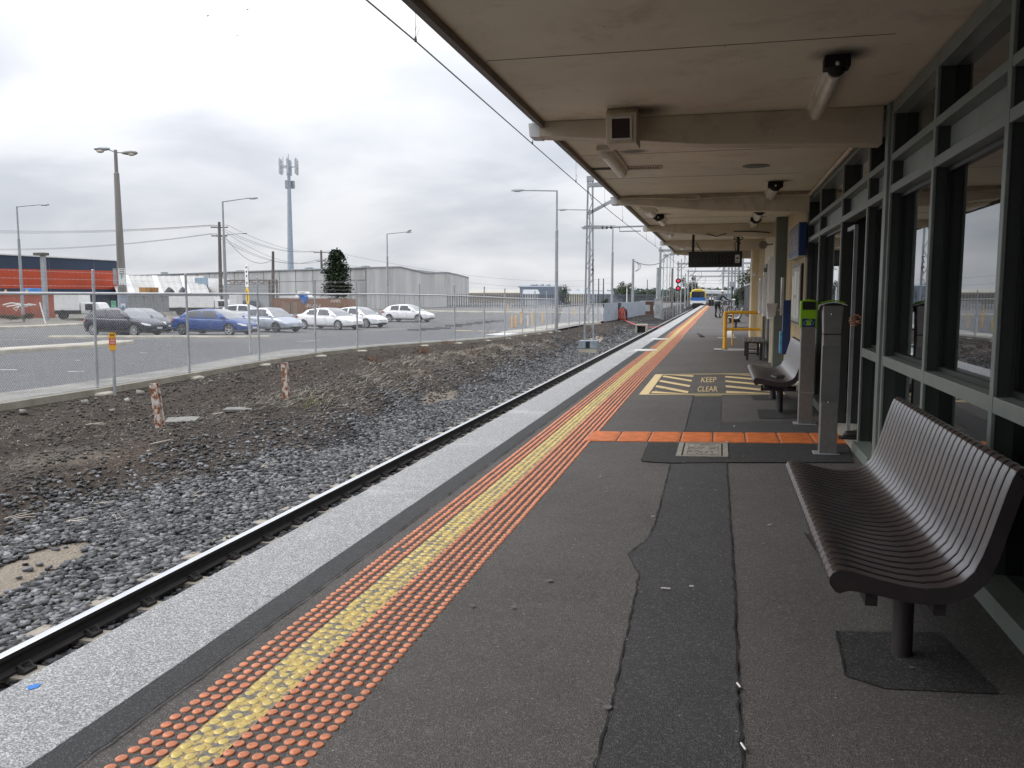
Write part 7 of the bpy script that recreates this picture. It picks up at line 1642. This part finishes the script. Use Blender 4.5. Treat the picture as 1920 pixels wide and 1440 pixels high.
# ------------------------------------------------------------------ platform beyond the building
def far_platform():
    r = thing('platform_fence', 'tall dark slatted fence along the back of the platform past the station building', 'fence', (1.75, 60, .1)); m_ = MB()
    for y in np.arange(26.4, 112, .16): m_.box(1.7, 1.73, y, y + .13, .1, 2.05)
    m_.build('slats', pm('charcoal_fence', (.028, .03, .036), .6), r); q = MB(); q.box(1.66, 1.78, 26.4, 112, 2.05, 2.12); q.build('capping', M['lamp_grey'], r)
    for y in np.arange(27, 112, 6): MB().box(1.735, 1.83, y, y + .1, .05, 2.1).build('post', M['fascia'], r)
    for x, d, y0, y1, w, lab in ((1331, 112, 556, 573, 5, 'dark sign at the far end of the platform, left one'), (1336, 112, 556, 573, 4, 'dark sign at the far end of the platform, right one')):
        k = d / FPX; p = at(x, y1, d); r = thing('end_sign', lab, 'sign', (p.x, p.y, 0)); MB().box(p.x - w * k / 2, p.x + w * k / 2, p.y, p.y + .06, 0, zpx(y0, d)).build('board', M['black'], r); MB().box(p.x - w * k * .35, p.x + w * k * .35, p.y - .02, p.y - .004, zpx(y0 + 6, d), zpx(y0 + 1, d)).build('white_panel', M['white'], r)
    p = at(1375, 578, 58); r = thing('speaker_post', 'pale grey column with a rounded top standing by the cyclist', 'column', (p.x, p.y, .07)); zt = zpx(563, 58); MB().box(p.x - .09, p.x + .09, p.y - .09, p.y + .09, .06, zt).build('body', M['galv'], r, bevel=.02); MB().box(p.x - .12, p.x + .12, p.y - .12, p.y + .12, zt, zt + .09).build('head', M['white'], r, bevel=.03)
    p = at(1373, 536, 62); r = thing('pole_cabinet', 'pale grey cabinet on a dark pole above the platform fence', 'cabinet', (p.x, p.y, .07)); MB().box(p.x - .2, p.x + .2, p.y - .15, p.y + .15, zpx(538, 62), zpx(528, 62)).build('cabinet', M['galv'], r, bevel=.02); MB().cyl((p.x, p.y, .07), (p.x, p.y, zpx(538, 62)), .05, n=8).build('pole', M['black'], r)
    p = at(1318, 501, 75)
    for y, x, lab in ((28.2, -.58, 'small dark bird standing on the platform before the yellow railing'),):
        bird((x, y, gz(x)), lab, 0.16, 2.6)
def bird(p, lab, s, rz, flying=False):
    r = thing('bird', lab, 'bird', p, rz=rz); b = MB()
    prof = [(-1.0, .55, .05), (-.7, .62, .16), (-.3, .72, .30), (.1, .82, .32), (.4, .98, .22), (.52, 1.12, .16), (.68, 1.18, .15), (.8, 1.16, .07), (.98, 1.13, .012)]
    b.loft([[(x * s, w * s * math.cos(a), (z + w * math.sin(a)) * s - (.7 * s if flying else 0)) for a in [2 * math.pi * i / 10 for i in range(10)]] for x, z, w in prof]); b.build('body', pm('grey_brown_feather', (.06, .055, .055), .7, var=.3, vs=20), r, world=False, smooth=60)
    if flying:
        for q in (-1, 1): w = MB(); w.loft([[(.3 * s, q * .2 * s, .1 * s), (-.35 * s, q * .2 * s, .1 * s), (-.35 * s, q * .2 * s, .13 * s), (.3 * s, q * .2 * s, .13 * s)], [(.1 * s, q * 1.0 * s, .5 * s), (-.35 * s, q * 1.0 * s, .5 * s), (-.35 * s, q * 1.0 * s, .52 * s), (.1 * s, q * 1.0 * s, .52 * s)], [(-.3 * s, q * 1.8 * s, .35 * s), (-.5 * s, q * 1.8 * s, .35 * s), (-.5 * s, q * 1.8 * s, .36 * s), (-.3 * s, q * 1.8 * s, .36 * s)]]); w.build('wing', M['black'], r, world=False)
    else:
        for q in (-1, 1): l = MB(); l.tube([(0, q * .12 * s, .55 * s), (.03 * s, q * .12 * s, .25 * s), (0, q * .12 * s, 0), (.18 * s, q * .12 * s, .01 * s)], .025 * s, 5); l.build('leg', M['rust'], r, world=False)
    return r
far_platform()
bird(at(767, 438.0, 98), 'dark bird perched on the lamp head before the grey warehouse', .34, .3)
for i, (x, y, d, lab) in enumerate(((390, 30, 60, 'tiny bird high in the sky, lower left of three'), (464, 18, 60, 'tiny bird high in the sky, highest of three'), (445, 67, 60, 'tiny bird high in the sky, lowest of three'))): bird(at(x, y, d), lab, .09, i * 1.3, True)
# ------------------------------------------------------------------ people and bicycle
def skin_mesh(J, E, sub=2):
    names = list(J); me = bpy.data.meshes.new('s'); me.from_pydata([J[n][0] for n in names], [(names.index(a), names.index(b)) for a, b in E], []); o = bpy.data.objects.new('s', me); COL.objects.link(o)
    md = o.modifiers.new('skin', 'SKIN'); md.use_smooth_shade = True; sm = o.modifiers.new('sub', 'SUBSURF'); sm.levels = sm.render_levels = sub
    if not me.skin_vertices: bpy.context.view_layer.objects.active = o
    for i, n in enumerate(names):
        rr = J[n][1]; me.skin_vertices[0].data[i].radius = rr if isinstance(rr, tuple) else (rr, rr); me.skin_vertices[0].data[i].use_root = (i == 0)
    dg = bpy.context.evaluated_depsgraph_get(); m2 = bpy.data.meshes.new_from_object(o.evaluated_get(dg)); bpy.data.objects.remove(o); return m2
def figure(J, E, extra, cols, parent, name='body'):
    """one continuous body; faces take the clothing of the joint region they lie nearest to; extra: finger chains and facial features"""
    bm = bmesh.new(); m2 = skin_mesh(J, E); bm.from_mesh(m2)
    for JJ, EE in extra: q = skin_mesh(JJ, EE, 1); bm.from_mesh(q)
    me = bpy.data.meshes.new(name); bm.to_mesh(me); bm.free(); off = parent.location
    me.materials.clear()
    for c in cols: me.materials.append(c[0])
    for p in me.polygons:
        p.use_smooth = True; p.material_index = min(range(len(cols)), key=lambda i: min((p.center - Vector(c)).length - rr for c, rr in cols[i][1]))
    for v in me.vertices: v.co -= off
    o = bpy.data.objects.new(name, me); COL.objects.link(o); o.parent = parent; return o
skin_dark = pm('brown_skin', (.30, .135, .075), .5, var=.1); black_cloth = pm('black_cloth', (.014, .014, .017), .85, var=.2, vs=20, bump=.2); shoe = pm('black_shoe_leather', (.01, .01, .01), .45); skin_light = pm('fair_skin', (.45, .27, .19), .5)
def hand(wrist, d, up, side, s=1.0):
    """palm + five fingers, curled; d: pointing direction, up: back of hand, side: thumb side"""
    d, up, side = Vector(d).normalized(), Vector(up).normalized(), Vector(side).normalized(); w = Vector(wrist); ch = []
    pal = {'a': (w, .024 * s), 'b': (w + d * .04 * s, (.036 * s, .020 * s)), 'c': (w + d * .085 * s, (.040 * s, .017 * s))}; ch.append((pal, [('a', 'b'), ('b', 'c')]))
    for i, l in enumerate((.070, .078, .072, .056)):
        b = w + d * (.085 * s) + side * ((1.5 - i) * .020 * s); c1 = .35 + .1 * i; p1 = b + (d * math.cos(c1) - up * math.sin(c1)) * l * .5 * s; c2 = c1 + .8; p2 = p1 + (d * math.cos(c2) - up * math.sin(c2)) * l * .32 * s; c3 = c2 + .5; p3 = p2 + (d * math.cos(c3) - up * math.sin(c3)) * l * .25 * s
        ch.append(({'r': (b - d * .02 * s, .0095 * s), '0': (b, .0095 * s), '1': (p1, .0088 * s), '2': (p2, .008 * s), '3': (p3, .007 * s)}, [('r', '0'), ('0', '1'), ('1', '2'), ('2', '3')]))
    b = w + d * .03 * s + side * .03 * s; p1 = b + (d * .7 + side * .7) * .035 * s; p2 = p1 + (d * .95 + side * .1 - up * .4) * .032 * s; p3 = p2 + (d * .9 - up * .5) * .024 * s
    ch.append(({'r': (b - side * .01 * s, .012 * s), '1': (p1, .011 * s), '2': (p2, .0095 * s), '3': (p3, .008 * s)}, [('r', '1'), ('1', '2'), ('2', '3')])); return ch
def head_parts(c, f, up, skin, hair, parent, helmet=False):
    f, up = Vector(f).normalized(), Vector(up).normalized(); s = f.cross(up).normalized(); c = Vector(c)
    def P(a, b, z): return c + f * a + s * b + up * z
    ft = MB(); n = 14; rings = []
    for z, a, b, o in ((-.115, .035, .03, .045), (-.10, .055, .045, .03), (-.06, .078, .06, .012), (-.01, .092, .07, .0), (.05, .097, .075, -.004), (.10, .075, .06, -.01), (.12, .03, .025, -.012)): rings.append([P(o + a * math.cos(q), b * math.sin(q), z) for q in [2 * math.pi * i / n for i in range(n)]])
    ft.loft(rings); ft.loft([[P(.085, .016, -.055), P(.085, -.016, -.055), P(.085, 0, .02)], [P(.118, .01, -.045), P(.118, -.01, -.045), P(.095, 0, .01)]])
    for q in (-1, 1): ft.loft([[P(-.01 + .02 * math.cos(t), q * .066, -.01 + .03 * math.sin(t)) for t in [k * math.pi / 4 for k in range(8)]], [P(-.016 + .02 * math.cos(t), q * .086, -.008 + .032 * math.sin(t)) for t in [k * math.pi / 4 for k in range(8)]]])
    h = ft.build('head', skin, parent, smooth=60, sub=1)
    e = MB()
    for q in (-1, 1): e.sph(P(.088, q * .032, .0), .011, 8, 6)
    e.build('eyes', M['black'], h); mo = MB(); mo.tube([P(.088, -.024, -.075), P(.096, 0, -.073), P(.088, .024, -.075)], .006, 6); mo.build('mouth', pm('lip', (.16, .06, .05), .5), h)
    hr = MB(); rings = []
    k = 1.16 if helmet else 1.06
    for z, a, b, o in ((-.03 if not helmet else .01, .085, .076, -.022), (.03, .1, .081, -.016), (.075, .098, .078, -.014), (.11, .076, .06, -.014), (.132, .03, .03, -.012)): rings.append([P(o + a * k * math.cos(q), b * k * math.sin(q), z + (.035 if math.cos(q) > .3 and z < .05 and not helmet else 0)) for q in [2 * math.pi * i / n for i in range(n)]])
    hr.loft(rings); hr.build('helmet' if helmet else 'hair', M['white'] if helmet else M['black'], parent, smooth=60)
def commuter():
    X, Y, fl = 1.52, 8.62, gz(1.5); r = thing('person', 'person in black clothes and shoes standing in the doorway with one brown hand reaching out', 'person', (X, Y, fl))
    H = Vector((1.225, 8.42, 1.20))
    def p(x, y, z): return Vector((X + x, Y + y, fl + z))
    J = {'pel': (p(.02, 0, .96), (.15, .12)), 'sp': (p(.03, 0, 1.15), (.145, .115)), 'ch': (p(.02, 0, 1.36), (.165, .125)), 'nk': (p(.0, 0, 1.52), (.06, .06)), 'hd': (p(-.02, 0, 1.60), (.055, .055)),
         'hl': (p(.02, -.09, .90), .10), 'kl': (p(-.05, -.09, .50), .065), 'al': (p(-.13, -.06, .10), .045), 'bl': (p(-.20, -.05, .05), .045), 'tl': (p(-.35, -.04, .035), (.045, .03)),
         'hr': (p(.02, .10, .90), .10), 'kr': (p(.03, .11, .50), .065), 'ar': (p(.06, .11, .09), .042), 'tr': (p(-.12, .13, .035), (.042, .03)),
         'sl': (p(.02, -.19, 1.44), .058), 'el': (p(.0, -.26, 1.17), .045), 'wl': (H + Vector((.10, .03, .0)), .032), 'sr': (p(.02, .19, 1.44), .058), 'er': (p(.06, .25, 1.16), .045), 'wr': (p(.0, .25, .92), .028)}
    E = [('pel', 'sp'), ('sp', 'ch'), ('ch', 'nk'), ('nk', 'hd'), ('pel', 'hl'), ('hl', 'kl'), ('kl', 'al'), ('al', 'bl'), ('bl', 'tl'), ('pel', 'hr'), ('hr', 'kr'), ('kr', 'ar'), ('ar', 'tr'), ('ch', 'sl'), ('sl', 'el'), ('el', 'wl'), ('ch', 'sr'), ('sr', 'er'), ('er', 'wr')]
    ex = hand(H + Vector((.09, .03, 0)), (-.97, -.1, .05), (-.1, -1, .25), (.05, .25, 1), 1.12) + hand(J['wr'][0], (0, 0, -1), (.2, 1, 0), (-1, .2, 0))
    hd = [(H, .06), (H + Vector((-.08, -.02, 0)), .09), (J['wr'][0] + Vector((0, 0, -.1)), .09), (J['hd'][0], .06)]
    cl = [(J[k][0], .12) for k in ('pel', 'sp', 'ch', 'hl', 'kl', 'hr', 'kr', 'sl', 'el', 'sr', 'er')] + [((J['sl'][0] + J['el'][0]) / 2, .1), ((J['el'][0] + J['wl'][0]) / 2, .12), (p(-.08, -.08, .28), .15), (p(.04, .11, .28), .15)]
    figure(J, E, ex, [(black_cloth, cl), (skin_dark, hd), (shoe, [(J[k][0], .06) for k in ('al', 'bl', 'tl', 'ar', 'tr')])], r)
    head_parts(p(-.03, 0, 1.70), (-1, -.1, 0), (0, 0, 1), skin_dark, None, r)
    sl = MB(); c = p(-.24, -.045, 0); sl.loft([[(c.x + sx, c.y + sy * w, fl + z) for sx, sy in ((-.15, -.6), (-.12, -.95), (.0, -1), (.13, -.8), (.16, 0), (.13, .8), (.0, 1), (-.12, .95), (-.15, .6))] for z, w in ((.002, .052), (.026, .055))]); sl.build('shoe_sole', M['rubber'], r, bevel=.005)
    lc = MB()
    for i in range(5): q = c + Vector((-.03 + i * .026, 0, .075 + i * .013)); lc.tube([q + Vector((0, -.032, -.01)), q + Vector((-.004, 0, .008)), q + Vector((0, .032, -.01))], .0035, 5)
    lc.build('laces', pm('lace_grey', (.06, .06, .06), .8), r)
commuter()
def cyclist():
    b = gz(.3); O = Vector((.30, 54.2, b)); f = Vector((.62, .78, 0)).normalized(); s = Vector((f.y, -f.x, 0))
    bk = thing('bicycle', 'black bicycle held upright by the helmeted cyclist at the far platform', 'bicycle', O)
    def q(a, c, z): return O + f * a + s * c + Vector((0, 0, z))
    for a in (-.5, .55):
        t = MB(); t.tube([q(a + .33 * math.cos(x), 0, .34 + .33 * math.sin(x)) for x in np.linspace(0, 6.2832, 29)], .022, 8); w = t.build('wheel', M['rubber'], bk, smooth=60)
        sp = MB()
        for i in range(14): x = i * math.pi / 7; sp.bar(q(a, 0, .34), q(a + .31 * math.cos(x), 0, .34 + .31 * math.sin(x)), .004, .004)
        sp.build('spokes', M['galvwire'], w)
    fr = MB()
    for A, B_ in (((-.5, .34), (-.08, .30)), ((-.5, .34), (-.2, .74)), ((-.08, .30), (-.22, .82)), ((-.08, .30), (.38, .72)), ((-.2, .76), (.36, .84)), ((.35, .9), (.55, .34))): fr.tube([q(A[0], 0, A[1]), q(B_[0], 0, B_[1])], .018, 6)
    fr.build('frame', M['black'], bk); sd = MB(); sd.sph(q(-.24, 0, .88), (.12, .09, .04), 10, 6); sd.build('saddle', M['black'], bk)
    hb = MB(); hb.tube([q(.33, -.3, 1.0), q(.36, -.12, 1.02), q(.36, .12, 1.02), q(.33, .3, 1.0)], .016, 8); hb.tube([q(.36, 0, .86), q(.36, 0, 1.02)], .016, 6); hb.build('handlebar', M['black'], bk)
    pd = MB(); pd.bar(q(-.08, -.1, .30), q(-.08, .1, .30), .03, .03); pd.lathe(q(-.08, .05, .30), s, [(.09, 0), (.09, .01)], 14); pd.build('crank', M['lamp_grey'], bk)
    r = thing('person', 'cyclist in dark jacket and white helmet leaning over a bicycle on the far platform', 'person', q(-.15, -.35, 0))
    def p(a, c, z): return q(a - .2, c - .34, z)
    J = {'pel': (p(-.12, 0, .93), (.16, .13)), 'sp': (p(-.02, 0, 1.12), (.16, .13)), 'ch': (p(.16, 0, 1.30), (.18, .14)), 'nk': (p(.28, 0, 1.42), .065), 'hd': (p(.33, 0, 1.48), .055),
         'hl': (p(-.12, -.1, .88), .105), 'kl': (p(-.05, -.11, .48), .07), 'al': (p(-.12, -.11, .09), .045), 'tl': (p(.06, -.12, .035), (.045, .03)), 'hr': (p(-.12, .1, .88), .105), 'kr': (p(.06, .1, .48), .07), 'ar': (p(.0, .1, .09), .045), 'tr': (p(.18, .1, .035), (.045, .03)),
         'sl': (p(.17, -.2, 1.36), .065), 'el': (p(.30, -.27, 1.12), .05), 'wl': (q(.30, -.30, 1.05), .032), 'sr': (p(.17, .2, 1.36), .065), 'er': (p(.34, .36, 1.14), .05), 'wr': (q(.30, .27, 1.04), .032)}
    E = [('pel', 'sp'), ('sp', 'ch'), ('ch', 'nk'), ('nk', 'hd'), ('pel', 'hl'), ('hl', 'kl'), ('kl', 'al'), ('al', 'tl'), ('pel', 'hr'), ('hr', 'kr'), ('kr', 'ar'), ('ar', 'tr'), ('ch', 'sl'), ('sl', 'el'), ('el', 'wl'), ('ch', 'sr'), ('sr', 'er'), ('er', 'wr')]
    ex = hand(J['wl'][0], f - Vector((0, 0, .1)), (0, 0, 1), s) + hand(J['wr'][0], f - Vector((0, 0, .1)), (0, 0, 1), -s)
    jk = pm('dark_navy_jacket', (.012, .016, .026), .7, var=.2, vs=12)
    figure(J, E, ex, [(jk, [(J[k][0], .13) for k in ('sp', 'ch', 'sl', 'el', 'sr', 'er')] + [((J['el'][0] + J['wl'][0]) / 2, .1), ((J['er'][0] + J['wr'][0]) / 2, .1)]), (black_cloth, [(J[k][0], .12) for k in ('pel', 'hl', 'kl', 'hr', 'kr')] + [(p(-.08, -.11, .27), .14), (p(.03, .1, .27), .14)]), (skin_light, [(J['wl'][0] + f * .06, .08), (J['wr'][0] + f * .06, .08), (J['hd'][0], .05)]), (shoe, [(J[k][0], .06) for k in ('al', 'tl', 'ar', 'tr')])], r)
    head_parts(p(.38, 0, 1.57), f + Vector((0, 0, -.15)), (0, 0, 1), skin_light, None, r, True)
    st = MB(); c = J['sp'][0]; st.loft([[c + f * ((.168) * math.cos(t)) * 1.0 + s * (.205 * math.sin(t)) + Vector((0, 0, dz)) for t in [2 * math.pi * i / 16 for i in range(16)]] for dz in (-.09, -.055)], cap=False); st.build('reflective_stripe', M['white'], r, smooth=60)
cyclist()
